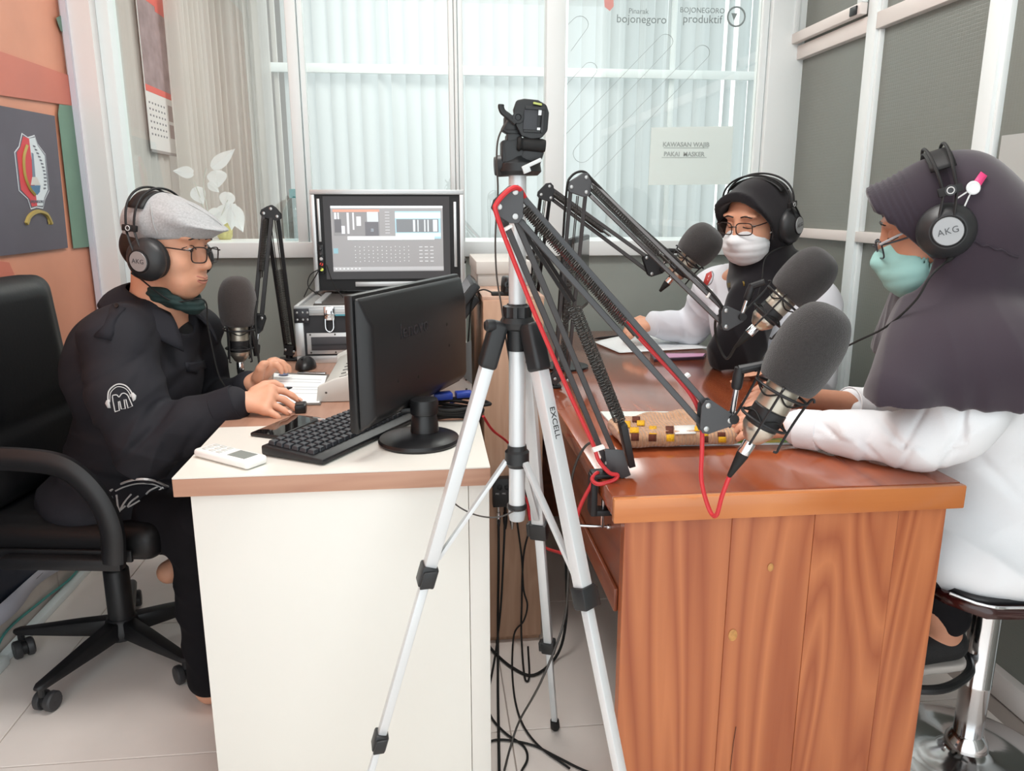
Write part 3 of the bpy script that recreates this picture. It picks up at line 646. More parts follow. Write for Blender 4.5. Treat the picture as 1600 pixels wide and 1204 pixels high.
for s_ in (-1, 1):
    y = s_*.285
    pts = spl([(-.25, y, .64), (-.15, y, .665), (0, y, .665), (.09, y, .645), (.15, y, .58), (.175, y, .5), (.17, y, .415)], 6)
    mb = MB(); mb.tube(pts, [.02]*len(pts), 10, flat=1.4); cpt('armrest', mb, M_cpl)
    mb = MB(); mb.box((-.1, y-.012 if s_ < 0 else y-.02, .395), (.19, y+.02 if s_ < 0 else y+.012, .425)); cpt('arm_bracket', mb, M_cpl, .006)
    mb = MB(); mb.box((-.22, s_*.252, .402), (.2, s_*.262, .432)); cpt('seat_rim', mb, M_cpl, .003)
cpt('seat_pan', MB().box((-.16, -.12, .365), (.2, .12, .40)), M_cpl, .02)
cpt('gas_lift', MB().lathe((0, 0, 0), (0, 0, 1), [(.0145, .2), (.0145, .37)], 16), M_chrome)
cpt('lift_sleeve', MB().lathe((0, 0, 0), (0, 0, 1), [(.03, .09), (.034, .095), (.033, .25), (.03, .255), (.03, .252), (.026, .252), (.025, .285), (.02, .287)], 22), M_cpl)
cpt('hub', MB().lathe((0, 0, 0), (0, 0, 1), [(.05, .055), (.052, .075), (.042, .105), (.035, .112), (.034, .1)], 22), M_cpl)
for k in range(5):
    a = math.radians(-110.7+72*k)-ca_; d = Vector((math.cos(a), math.sin(a), 0)); n = Vector((-d.y, d.x, 0))
    mb = MB(); vs = []
    for t, w, z0, z1 in ((.03, .026, .06, .108), (.12, .024, .062, .1), (.25, .019, .066, .085), (.283, .017, .066, .082), (.298, .008, .068, .079)):
        c = d*t; vs += [c-n*w+Vector((0, 0, z0)), c+n*w+Vector((0, 0, z0)), c+n*w*.75+Vector((0, 0, z1)), c-n*w*.75+Vector((0, 0, z1))]
    fs = [(0, 1, 2, 3), (16, 19, 18, 17)]+[(i*4+j, i*4+(j+1) % 4, (i+1)*4+(j+1) % 4, (i+1)*4+j) for i in range(4) for j in range(4)]
    mb.add(vs, fs); lg = cpt('base_leg', mb, M_cpl, .006)
    c = d*.28; ra = a+random.uniform(-.9, .9); f = Vector((math.cos(ra), math.sin(ra), 0)); s2 = Vector((-f.y, f.x, 0)); c2 = c-f*.012
    cpt('caster_stem', MB().cyl(c+Vector((0, 0, .045)), c+Vector((0, 0, .068)), .009, 10), M_cpl, par=lg)
    for q in (-1, 1):
        w = c2+s2*(q*.016)+Vector((0, 0, .0255)); cpt('caster_wheel', MB().lathe(w-s2*.009*q, s2*q, [(.0, 0), (.024, 0), (.0255, .003), (.0255, .014), (.022, .018), (.012, .019), (0, .017)], 18), mat('caster_grey', '#3a3a3c', .45), par=lg)
    cpt('caster_hood', MB().lathe(c2-s2*.006+Vector((0, 0, .026)), s2, [(.0, 0), (.019, 0), (.019, .012), (0, .012)], 14), M_cpl, par=lg)

# ------------------------------------------------------------------ bar stool of the near woman
SX, SY = 1.182, 1.385
stl = thing('bar_stool', 'chrome bar stool with dark curved seat under the near woman', 'stool', (SX, SY, 0))
MB().lathe((SX, SY, 0), (0, 0, 1), [(.0, 0), (.205, 0), (.205, .006), (.19, .014), (.12, .026), (.06, .036), (.045, .046), (.043, .06), (.033, .075), (.030, .078)], 48).build('base_plate', M_chrome, stl)
MB().lathe((SX, SY, 0), (0, 0, 1), [(.030, .075), (.030, .2), (.0315, .201), (.0315, .205), (.031, .206), (.031, .448)], 28).build('pole', M_chrome, stl)
def seatfn(u, v):
    y = SY-.2+.4*v; x = SX-.21+.42*u; e = (2*u-1); g = (2*v-1)
    z = .472+.10*max(0, e)**3+.012*max(0, -e)**2-.03*(1-g*g)*0+.015*g*g; return (x, y*1 if abs(e) < .8 else SY+(y-SY)*(1-.25*(abs(e)-.8)/.2), z)
MB().grid(seatfn, 20, 14).build('seat_shell', mat('stool_maroon', '#34100f', .2, coat=.5), stl, solid=.022)
def seatfn2(u, v): p = seatfn(.04+u*.92, .04+v*.92); return (p[0], p[1], p[2]+.017)
MB().grid(seatfn2, 20, 14).build('seat_pad', mat('stool_pad', '#2a2a2d', .4), stl, solid=.012)
MB().tube(spl([seatfn(u, 0)[:2]+(seatfn(u, 0)[2]+.012,) for u in [k/14 for k in range(15)]], 2), .003, 6).build('seat_trim', M_chrome, stl)
MB().tube(spl([(SX-.03, SY, .272), (SX-.07, SY-.06, .269), (SX-.16, SY-.1, .267), (SX-.24, SY-.08, .267), (SX-.27, SY, .267), (SX-.24, SY+.08, .267), (SX-.16, SY+.1, .267), (SX-.07, SY+.06, .269), (SX-.03, SY, .272)], 6), .010, 10).build('footrest', M_black, stl)
MB().tube([(SX+.03, SY+.03, .432), (SX+.13, SY+.08, .422), (SX+.15, SY+.09, .407)], .007, 8).build('height_lever', M_black, stl)
MB().box((SX-.05, SY-.05, .435), (SX+.05, SY+.05, .458)).build('seat_mount', M_black, stl, .008)
# ================================================================== THINGS ON THE WHITE DESK
# aluminium flight case with a screen in its open lid
CXL, CXR, CYF, CYB, CZ = -.411, .115, 2.40, 2.90, .75
fc = thing('flight_case', 'open black and aluminium flight case on the white desk', 'flight case', (-.15, 2.4, CZ))
M_cblk = mat('case_panel', '#2b2b2f', .55, noise_scale=60, noise_amt=.08); M_prof = mat('case_profile', '#d9dcdd', .3, .5); M_rib = mat('case_rib', '#b4b8ba', .35, .5)
boxo('case_body', (CXL+.004, CYF+.004, CZ), (CXR-.004, CYB-.004, CZ+.165), M_cblk, fc)
def prof(a, b, nm='edge_profile', bev=.002): return boxo(nm, a, b, M_prof, fc, bev)
prof((CXL, CYF, CZ+.150), (CXR, CYF+.012, CZ+.180)); prof((CXL, CYF, CZ), (CXR, CYF+.012, CZ+.024)); prof((CXL, CYF-.001, CZ+.0245), (CXL+.026, CYF+.011, CZ+.1495)); prof((CXR-.026, CYF-.001, CZ+.0245), (CXR, CYF+.011, CZ+.1495))
prof((CXL, CYF+.0125, CZ+.150), (CXL+.012, CYB, CZ+.180)); prof((CXR-.012, CYF+.0125, CZ+.150), (CXR, CYB, CZ+.180)); prof((CXL+.0125, CYB-.012, CZ+.150), (CXR-.0125, CYB, CZ+.180))
for z in (.158, .166, .174): boxo('profile_groove', (CXL+.002, CYF-.0008, CZ+z), (CXR-.002, CYF-.0001, CZ+z+.0015), M_rib, fc)
boxo('rim_deck', (CXL+.013, CYF+.013, CZ+.166), (CXR-.013, CYB-.013, CZ+.172), mat('deck_grey', '#9b9d9c', .5), fc)
boxo('inner_tray', (CXL+.05, CYF+.06, CZ+.1725), (CXR-.05, CYB-.16, CZ+.1785), mat('tray_dark', '#46413e', .5), fc, .002)
for x in (CXL+.055, CXR-.075): boxo('tray_rail', (x, CYF+.065, CZ+.179), (x+.02, CYB-.165, CZ+.184), M_prof, fc)
cbk = boxo('corner_bracket', (CXL-.001, CYF-.003, CZ+.128), (CXL+.045, CYF-.001, CZ+.172), mat('bracket', '#3b3b3e', .35, .6), fc, .0008)
for dx in (.009, .026, .040):
    for dz in (.138, .160): MB().lathe((CXL+dx, CYF-.003, CZ+dz), (0, -1, 0), [(.004, 0), (.003, .002), (0, .0025)], 10).build('rivet', M_screw, cbk)
boxo('drawer_frame', (CXL+.034, CYF-.004, CZ+.03), (CXR-.034, CYF+.0, CZ+.096), M_prof, fc, .001); boxo('drawer_slot', (CXL+.047, CYF-.0055, CZ+.042), (CXR-.047, CYF-.0042, CZ+.084), mat('slot_dark', '#4a4a4e', .4), fc, .0008); boxo('slot_lip', (CXL+.049, CYF-.007, CZ+.058), (CXR-.049, CYF-.0057, CZ+.062), M_cblk, fc)
for dx in (.045, .12): 
    for dz in (.035, .091): MB().lathe((CXL+dx, CYF-.004, CZ+dz), (0, -1, 0), [(.003, 0), (.002, .0015), (0, .0018)], 8).build('screw', mat('screw_dark', '#55514e', .4, .6), fc)
la = MB().box((CXL+.09, CYF-.008, CZ+.135), (CXL+.122, CYF-.001, CZ+.178)).build('latch', M_chrome, fc, .002)
boxo('latch_tab', (CXL+.097, CYF-.014, CZ+.145), (CXL+.115, CYF-.0085, CZ+.168), M_chrome, la, .002)
MB().tube(spl([(CXL+.094, CYF-.009, CZ+.14), (CXL+.094, CYF-.011, CZ+.115), (CXL+.098, CYF-.012, CZ+.105), (CXL+.106, CYF-.012, CZ+.1005), (CXL+.114, CYF-.012, CZ+.105), (CXL+.118, CYF-.011, CZ+.115), (CXL+.118, CYF-.009, CZ+.14)], 4), .0022, 7).build('latch_ring', M_chrome, la)
boxo('colour_strip', (CXL+.124, CYF-.0012, CZ+.148), (CXL+.18, CYF-.0002, CZ+.153), mat('strip_teal', '#58a5b5', .5), fc)
# lid
LY = 2.755; LZ0 = .937; LZ1 = 1.282; LXL, LXR = -.395, .13
boxo('lid_shell', (LXL+.004, LY+.02, LZ0+.004), (LXR-.004, LY+.14, LZ1-.004), M_cblk, fc)
for nm, a, b in (('lid_profile', (LXL, LY, LZ1-.016), (LXR, LY+.025, LZ1)), ('lid_profile', (LXL, LY, LZ0), (LXL+.015, LY+.025, LZ1-.0165)), ('lid_profile', (LXR-.015, LY, LZ0), (LXR, LY+.025, LZ1-.0165))): boxo(nm, a, b, M_prof, fc, .002)
for z in (LZ1-.011, LZ1-.006): boxo('profile_groove', (LXL+.002, LY-.0008, z), (LXR-.002, LY-.0001, z+.0012), M_rib, fc)
boxo('lid_board', (LXL+.016, LY+.012, LZ0), (LXR-.016, LY+.02, LZ1-.017), mat('lid_black', '#18181a', .5), fc)
BX0, BX1, BZ0, BZ1 = LXL+.042, LXR-.05, LZ0+.04, LZ1-.022
sx0, sx1, sz0, sz1 = BX0+.024, BX1-.024, BZ0+.026, BZ1-.032
M_bez = mat('bezel', '#454548', .45)
bz = MB(); bz.add([(BX0, LY+.006, BZ0), (BX1, LY+.006, BZ0), (BX1, LY+.006, BZ1), (BX0, LY+.006, BZ1), (sx0, LY+.0115, sz0), (sx1, LY+.0115, sz0), (sx1, LY+.0115, sz1), (sx0, LY+.0115, sz1)], [(0, 1, 5, 4), (1, 2, 6, 5), (2, 3, 7, 6), (3, 0, 4, 7)]); bz.build('bezel', M_bez, fc)
sc = boxo('screen', (sx0, LY+.0105, sz0), (sx1, LY+.0115, sz1), mat('screen_grey', '#a9aaac', .35, emit=.18), fc)
def scr(nm, u0, u1, v0, v1, col, d=.0006, e=.35):
    m = mat('scr'+col, col, .4, emit=e); return boxo(nm, (sx0+(sx1-sx0)*u0, LY+.0105-d, sz1-(sz1-sz0)*v1), (sx0+(sx1-sx0)*u1, LY+.0105, sz1-(sz1-sz0)*v0), m, sc)
scr('title_bar', 0, 1, 0, .035, '#e8eef2')
scr('preview_window', .02, .43, .045, .45, '#8f9092'); scr('preview_window_bar', .02, .43, .055, .09, '#f0a08c', .001)
for u, v0, v1, w, c in ((.03, .1, .25, .02, '#dfe3e8'), (.06, .1, .2, .012, '#e5e8ec'), (.14, .1, .42, .02, '#d5d8dc'), (.19, .1, .36, .015, '#d5d8dc'), (.225, .16, .3, .04, '#dcdfe2'), (.32, .09, .3, .1, '#ccd6dd'), (.09, .3, .42, .03, '#e0e3ea')): scr('preview_patch', u, u+w, v0, v1, c, .001)
for u0, u1, v0, v1, c in ((.03, .09, .2, .4, '#6d6e72'), (.30, .42, .24, .45, '#707176'), (.35, .375, .34, .39, '#dfe5ea')): scr('preview_figure', u0, u1, v0, v1, c, .0014)
scr('program_window', .57, .98, .08, .5, '#a9cfdf'); scr('program_picture', .58, .96, .2, .4, '#7f8488', .001); scr('program_band', .57, .98, .1, .19, '#d9edf4', .001); scr('program_band', .57, .98, .41, .47, '#cfe8f1', .001)
for u, w in ((.73, .02), (.77, .01), (.83, .012), (.86, .012), (.91, .04)): scr('program_patch', u, u+w, .21, .39, '#d3dde2', .0014)
scr('dialog_bar', .14, .92, .46, .515, '#eef3f5', .0018)
for r in range(5):
    for q in range(13): scr('mixer_dot', .2+.04*q, .208+.04*q, .61+.055*r+.006*((q*7+r) % 3), .622+.055*r+.006*((q*7+r) % 3), '#d5d8da', .0008)
    for q in range(3): scr('mixer_label', .78+.05*q, .81+.05*q, .62+.055*r, .632+.055*r, '#d5d8da', .0008)
for r in range(8): scr('button_row', .48, .52, .09+.045*r, .1+.045*r, '#c9cccf', .0008)
scr('task_bar', 0, 1, .93, .985, '#b8babc', .0005)
for q in range(7): scr('task_icon', .02+.035*q, .033+.035*q, .945, .965, '#e4e7e9', .0008)
scr('folder_icon', .01, .05, .64, .72, '#8fb9c4', .0008)
boxo('side_strip', (LXL+.022, LY+.004, LZ0+.17), (LXL+.031, LY+.0115, LZ1-.03), M_prof, fc, .001); boxo('side_strip', (LXR-.036, LY+.004, LZ0+.08), (LXR-.026, LY+.0115, LZ1-.04), M_prof, fc, .001)
boxo('bottom_strip', (LXL+.14, LY+.004, LZ0+.014), (LXL+.38, LY+.0115, LZ0+.03), M_prof, fc, .001)
boxo('switch_plate', (LXL+.018, LY+.002, LZ0+.06), (LXL+.036, LY+.0115, LZ0+.16), M_black, fc, .001)
for k, (c, e) in enumerate((('#c9cf5a', .4), ('#c23a31', .4), ('#c8c8c8', 0), ('#3a3a3c', 0), ('#3a3a3c', 0))): MB().lathe((LXL+.027, LY+.002, LZ0+.075+.018*k), (0, -1, 0), [(.006, 0), (.006, .002), (.004, .004), (0, .004)], 12).build('switch', mat('switch'+c, c, .3, emit=e), fc)
MB().lathe((LXR, LY+.012, LZ0+.1), (1, 0, 0), [(.009, 0), (.009, .004), (.005, .006), (0, .006)], 14).build('side_knob', M_black, fc)
for s_ in (0, 1): MB().tube(spl([(LXL+.03, LY+.002, LZ0+.1-.02*s_), (LXL+.012-.02*s_, LY-.03, LZ0+.06), (LXL-.012, LY-.06, LZ0+.02), (LXL-.02+.06*s_, LY-.12, LZ0-.005)], 6), .002, 6).build('power_lead', M_blackr, fc)
MB().tube(spl([(LXL+.045, LY-.002, LZ0+.09), (LXL+.07, LY-.05, LZ0+.03), (LXL+.11, LY-.14, LZ0-.006)], 8), .0016, 6).build('power_lead', M_blackr, fc)

# near monitor seen from behind -------------------------------------------------------------------------------------
mo = thing('computer_monitor', 'black desktop monitor seen from behind on the white desk', 'monitor', aZ(650, 690, .75))
zb, zt = .806, 1.07; A_ = Vector((-.147, 1.425, 0)); B_ = Vector((.066, 1.865, 0)); ux = (B_-A_).normalized(); mw = (B_-A_).length; nn = Vector((ux.y, -ux.x, 0))   # nn: towards the rear side (camera)
up = Vector((0, 0, 1)); tilt = .10; uv = (up*math.cos(tilt) - nn*math.sin(tilt)*-.0).normalized()
mc = (A_+B_)/2+up*((zb+zt)/2)
MB().obox(mc, ux, nn, up, mw/2, .009, (zt-zb)/2).build('front_frame', M_black, mo, .004)
MB().obox(mc-nn*.0095, ux, nn, up, mw/2-.014, .0008, (zt-zb)/2-.015).build('display', mat('display_dark', '#1a1d22', .15), mo)
rs = MB(); hh = (zt-zb)/2; vs = []
for d, kx, z0, z1 in ((.009, .985, -.97, .96), (.018, .97, -.93, .93), (.030, .93, -.84, .66), (.036, .90, -.78, .56)):
    vs += [mc+nn*d+ux*(kx*mw/2*sx)+up*(hh*zz_) for sx, zz_ in ((-1, z0), (1, z0), (1, z1), (-1, z1))]
rs.add(vs, [(0, 3, 2, 1), (12, 13, 14, 15)]+[(i*4+j, i*4+(j+1) % 4, (i+1)*4+(j+1) % 4, (i+1)*4+j) for i in range(3) for j in range(4)]); rs.build('rear_shell', mat('monitor_shell', '#1b1b1d', .38), mo, .006, 3)
text_mesh('logo', 'lenovo', .045, mc+nn*.0363+ux*(-.115)+up*.045, ux, up, mat('logo_dark', '#2f2f33', .25), mo, 'LEFT', .0006, 1.05)
for a, b in ((-.04, -.06), (.11, .03), (.12, -.02), (-.13, -.05)): MB().lathe(mc+nn*.0358+ux*a+up*b, nn, [(.004, 0), (.003, .0006), (0, .0003)], 10).build('screw_hole', M_blackr, mo)
bc = aZ(655, 690, .75); bc = Vector((bc.x, bc.y, .75))
MB().lathe(bc, (0, 0, 1), [(.0, 0), (.083, 0), (.085, .005), (.082, .011), (.068, .016), (.04, .019), (0, .02)], 48).build('stand_base', mat('stand_black', '#1a1a1c', .3), mo)
nk = bc+Vector((.012, .015, .02)); MB().lathe(nk, (0, 0, 1), [(.03, 0), (.027, .03), (.025, .036), (.029, .038), (.03, .062), (.028, .068), (.012, .071)], 24).build('stand_neck', mat('stand_black', '#1a1a1c', .3), mo)
vp = aY(677, 607, 1.74); MB().obox(vp+Vector((0, 0, .006)), ux, nn, up, .017, .011, .012).build('video_plug', mat('plug_blue', '#2a45a5', .4), mo, .003); MB().cyl(vp+Vector((0, 0, -.03)), vp, .006, 10).build('plug_boot', mat('plug_white', '#d9dadb', .4), mo)
MB().box((nk.x-.05, nk.y+.02, zb-.004), (nk.x+.02, nk.y+.045, zb+.008)).build('port_strip', M_black, mo, .002)

# keyboard, remote, phone and paperwork ------------------------------------------------------------------------------
kA, kB = aZ(415, 700, .77), aZ(522, 716, .77)
kb = thing('keyboard', 'black computer keyboard in front of the near monitor', 'keyboard', (kA.x, kA.y, .75))
k0 = Vector((-.335, 1.485, .751)); e1 = Vector((.148, -.088, 0)).normalized(); e2 = Vector((e1.y*-1, e1.x, 0))   # e1 across its depth, e2 along its length
def kp(a, b, c): return k0+e1*a+e2*b+up*c
MB().add([kp(0, 0, .001), kp(.15, 0, .001), kp(.15, .40, .001), kp(0, .40, .001), kp(0, 0, .021), kp(.15, 0, .012), kp(.15, .40, .012), kp(0, .40, .021)], [(0, 3, 2, 1), (4, 5, 6, 7), (0, 1, 5, 4), (1, 2, 6, 5), (2, 3, 7, 6), (3, 0, 4, 7)]).build('keyboard_body', mat('kb_black', '#1b1c1f', .4), kb, .004)
M_key = mat('key_cap', '#33363b', .45); kme = None; sl = math.atan2(-.009, .15)
for r in range(6):
    for q in range(19):
        a = .016+.0192*r; b = .02+.0196*q
        if kme is None:
            tmp = MB(); tmp.add([(-.0085, -.0085, 0), (.0085, -.0085, 0), (.0085, .0085, 0), (-.0085, .0085, 0), (-.0065, -.0065, .008), (.0065, -.0065, .008), (.0065, .0065, .008), (-.0065, .0065, .008)], [(0, 3, 2, 1), (4, 5, 6, 7), (0, 1, 5, 4), (1, 2, 6, 5), (2, 3, 7, 6), (3, 0, 4, 7)])
            o = tmp.build('key', M_key, kb, .001, 1); kme = o.data; o.parent = kb; o.matrix_parent_inverse = pinv(kb)
        else: o = link('key', kme, kb)
        o.location = kp(a, b, 0.0212-.009*a/.15); o.rotation_euler = (0, -sl, math.atan2(e1.y, e1.x))
# air conditioner remote
rA, rB = Vector((-.452, 1.513, .75)), Vector((-.325, 1.415, .75)); re = (rB-rA).normalized(); rn = Vector((-re.y, re.x, 0))
rm = thing('remote_control', 'white air conditioner remote lying at the near end of the white desk', 'remote', rA)
rc = (rA+rB)/2+up*.009; MB().obox(rc, re, rn, up, .078, .026, .0085).build('remote_body', mat('remote_white', '#f4f5f3', .35), rm, .007, 3)
MB().obox(rc+re*.036+up*.0087, re, rn, up, .024, .016, .0006).build('remote_screen', mat('lcd_grey', '#8f9692', .25), rm)
for i in range(3):
    for j in range(3): MB().obox(rc+re*(-.055+.02*i)+rn*(-.013+.013*j)+up*.009, re, rn, up, .006, .0042, .0012).build('button', mat('btn_grey', '#d0d3d0', .5), rm, .001)
# phone with its glossy black glass
ph = thing('smartphone', 'black smartphone lying face up beside the keyboard', 'phone', (-.33, 1.66, .75))
pA = Vector((-.36, 1.612, .755)); pe = Vector((.075, .15, 0)).normalized(); pn = Vector((-pe.y, pe.x, 0))
pc = Vector((-.318, 1.675, .7545)); MB().obox(pc, pe, pn, up, .078, .037, .0042).build('phone_body', M_black, ph, .003, 3); MB().obox(pc+up*.0043, pe, pn, up, .075, .034, .0003).build('phone_screen', mat('phone_glass', '#120f10', .04), ph)
pn_ = thing('silver_pen', 'silver pen lying behind the smartphone on the white desk', 'pen', aZ(500, 655, .755)); a, b = aZ(474, 652, .7548), aZ(512, 658, .7548); MB().lathe(a, b-a, [(.002, 0), (.0045, .006), (.0048, .06), (.004, (b-a).length-.008), (.001, (b-a).length)], 12).build('barrel', M_alu, pn_); MB().bar(a.lerp(b, .1)+up*.005, a.lerp(b, .4)+up*.0055, .002, .001).build('pocket_clip', M_chrome, pn_)
# clipboard and form
cp = thing('clipboard', 'clipboard holding a printed form under the man hands', 'clipboard', aZ(455, 600, .752))
qa = [aZ(x, y, .7535) for x, y in ((420, 632), (501, 631), (514, 584), (427, 581))]
MB().add([p-up*.003 for p in qa]+[p-up*.0005 for p in qa], [(3, 2, 1, 0), (4, 5, 6, 7), (0, 1, 5, 4), (1, 2, 6, 5), (2, 3, 7, 6), (3, 0, 4, 7)]).build('board', mat('board_grey', '#77706a', .5), cp)
def bil(Q, u, v): return Q[0].lerp(Q[1], u).lerp(Q[3].lerp(Q[2], u), v)
def pfn(u, v): p = bil(qa, .02+.95*u, .03+.9*v); return p+up*(.0006+.006*max(0, (u-.0))**0*(max(0, .3-u)**2)*5*v)
MB().grid(pfn, 10, 8).build('form_sheet', M_paper, cp)
for v in (.3, .42, .5, .66, .76): 
    a, b = bil(qa, .12, v)+up*.0022, bil(qa, .9, v)+up*.0012; MB().bar(a, b, .0016, .0003).build('printed_line', mat('print_faint', '#b9c0cb', .8), cp)
p = bil(qa, .2, .88); MB().lathe(p+up*.004, (0, 0, 1), [(0, 0), (.014, 0), (.014, .0004), (0, .0004)], 16).build('printed_crest', mat('crest_print', '#6b7390', .8), cp)
a, b = bil(qa, .45, .97)+up*.004, bil(qa, .95, .97)+up*.004; MB().bar(a, b, .012, .004).build('clip_bar', M_chrome, cp, .001)
# mouse
ms = thing('computer_mouse', 'black mouse lying behind the clipboard', 'mouse', aZ(478, 581, .75)); p = aZ(478, 572, .755)
sd = SDF((p.x-.07, p.y-.09, .73), (p.x+.07, p.y+.09, .81), .003); sd.ell((p.x, p.y, .752), (.031, .054, .034), None, .004); sd.plane((0, 0, .7505), (0, 0, -1)); soft('mouse_shell', sd, M_black, ms, 1); MB().tube([(p.x-.006, p.y-.02, .785), (p.x-.006, p.y-.03, .782)], .004, 8).build('scroll_wheel', M_dark, ms)

# white mixing desk behind the monitor --------------------------------------------------------------------------------
M_mix = mat('mixer_white', '#d9dad5', .4); M_mixd = mat('mixer_dark', '#6a6b6a', .45)
mx = thing('mixing_console', 'white sided audio mixing console behind the near monitor', 'mixer', (-.08, 1.95, .75))
mp0, mp1 = (-.285, 1.90), (.10, 1.905)
side = [(-.285, .751), (-.28, .79), (-.24, .808), (.06, .878), (.1, .886), (.104, .882), (.104, .751)]
MB().prism(side, (0, 1.90, 0), (1, 0, 0), (0, 0, 1), .016, (0, 1, 0)).build('side_cheek', M_mix, mx, .003); MB().prism(side, (0, 2.33, 0), (1, 0, 0), (0, 0, 1), .016, (0, 1, 0)).build('side_cheek', M_mix, mx, .003)
top = [(-.275, .755), (-.272, .783), (-.236, .80), (.058, .868), (.098, .876), (.098, .755)]
MB().prism(top, (0, 1.916, 0), (1, 0, 0), (0, 0, 1), .414, (0, 1, 0)).build('console_body', mat('mixer_face', '#c6c8c2', .45), mx, .002)
sl_ = Vector((.294, 0, .068)).normalized(); sn_ = Vector((-sl_.z, 0, sl_.x))
MB().obox(Vector((-.09, 2.123, .8338))+sn_*.0015, sl_, (0, 1, 0), sn_, .13, .19, .0012).build('face_plate', mat('plate_grey', '#9da09b', .4), mx)
kn = None
for i in range(9):
    y = 1.945+.043*i
    MB().obox(Vector((-.205, y, .8072))+sn_*.003, sl_, (0, 1, 0), sn_, .026, .0015, .0008).build('fader_slot', M_black, mx)
    MB().obox(Vector((-.205+.008*((i*5) % 4), y, .8072+.0019*((i*5) % 4)))+sn_*.006, sl_, (0, 1, 0), sn_, .006, .009, .006).build('fader_cap', mat('cap_white', '#e6e7e2', .4), mx, .002)
    for j in range(4):
        c = Vector((-.14+.04*j, y, .8222+.0093*j))+sn_*.0025
        if kn is None:
            o = MB().lathe((0, 0, 0), sn_, [(.008, 0), (.0075, .008), (.005, .013), (0, .0135)], 10).build('dial_knob', mat('knob_grey', '#55585a', .4), mx); kn = o.data; o.parent = mx; o.matrix_parent_inverse = pinv(mx)
        else: o = link('dial_knob', kn, mx)
        o.location = c
MB().prism([(.03, .878), (.1035, .9), (.1035, .79), (.06, .83)], (0, 1.895, 0), (1, 0, 0), (0, 0, 1), .004, (0, -1, 0)).build('rear_side_panel', M_mixd, mx)
for x, z in ((.09, .80), (.09, .775), (-.26, .775)): MB().lathe((x, 1.9, z), (0, -1, 0), [(.003, 0), (.002, .0012), (0, .0014)], 8).build('screw', mat('screw_dark', '#55514e', .4, .6), mx)
# slanted dark panel display leaning behind
dp = thing('slanted_display', 'black slanted display panel propped up over the mixing console', 'display', (.09, 2.1, .9))
a, b = Vector((.015, 2.02, .885)), Vector((.128, 2.02, 1.028)); dv = (b-a).normalized(); dn = Vector((-dv.z, 0, dv.x))
MB().obox((a+b)/2+Vector((0, .12, 0)), dv, (0, 1, 0), dn, (b-a).length/2, .13, .011).build('display_body', M_black, dp, .004); MB().obox((a+b)/2+Vector((0, .12, 0))+dn*.0115, dv, (0, 1, 0), dn, (b-a).length/2-.012, .115, .0008).build('display_glass', mat('display_dark', '#1a1d22', .15), dp)
MB().obox((a+b)/2+Vector((0, .12, 0))-dn*.024, dv, (0, 1, 0), dn, (b-a).length/2-.03, .09, .012).build('rear_housing', mat('housing_grey', '#3a3b3d', .5), dp, .006)
# blue cable bundle by the mixer
cc = aZ(706, 650, .756); bl_ = thing('cable_coil', 'coiled black cables lying behind the monitor stand', 'cables', (cc.x, cc.y, .75))
for k in range(5):
    pts = []
    for t in range(28):
        a = t/28*2*PI; pts.append((cc.x+.012*math.sin(k*2)+(.052+.005*k)*math.cos(a)*1.1, cc.y+.02+(.035+.003*k)*math.sin(a), .756+.006*k+.003*math.sin(3*a+k)))
    MB().tube(pts, .004, 6, closed=True).build('coil_loop', M_blackr, bl_)
be = thing('blue_plug_lead', 'blue video cable end resting on the coiled black cables', 'cable', (cc.x, cc.y+.06, .79)); p = Vector((cc.x, cc.y+.03, .79))
MB().obox(p+Vector((-.02, 0, .008)), (1, .2, 0), (-.2, 1, 0), (0, 0, 1), .022, .015, .008).build('plug_shell', mat('plug_blue', '#2a45a5', .4), be, .003); MB().obox(p+Vector((.03, .01, .008)), (1, .2, 0), (-.2, 1, 0), (0, 0, 1), .02, .013, .007).build('plug_shell', mat('plug_blue', '#2a45a5', .4), be, .003)
MB().tube(spl([p+Vector((.05, .012, .008)), p+Vector((.06, .03, .0)), p+Vector((.04, .06, -.01)), p+Vector((.0, .08, -.03))], 6), .004, 6).build('lead', mat('plug_blue', '#2a45a5', .4), be)
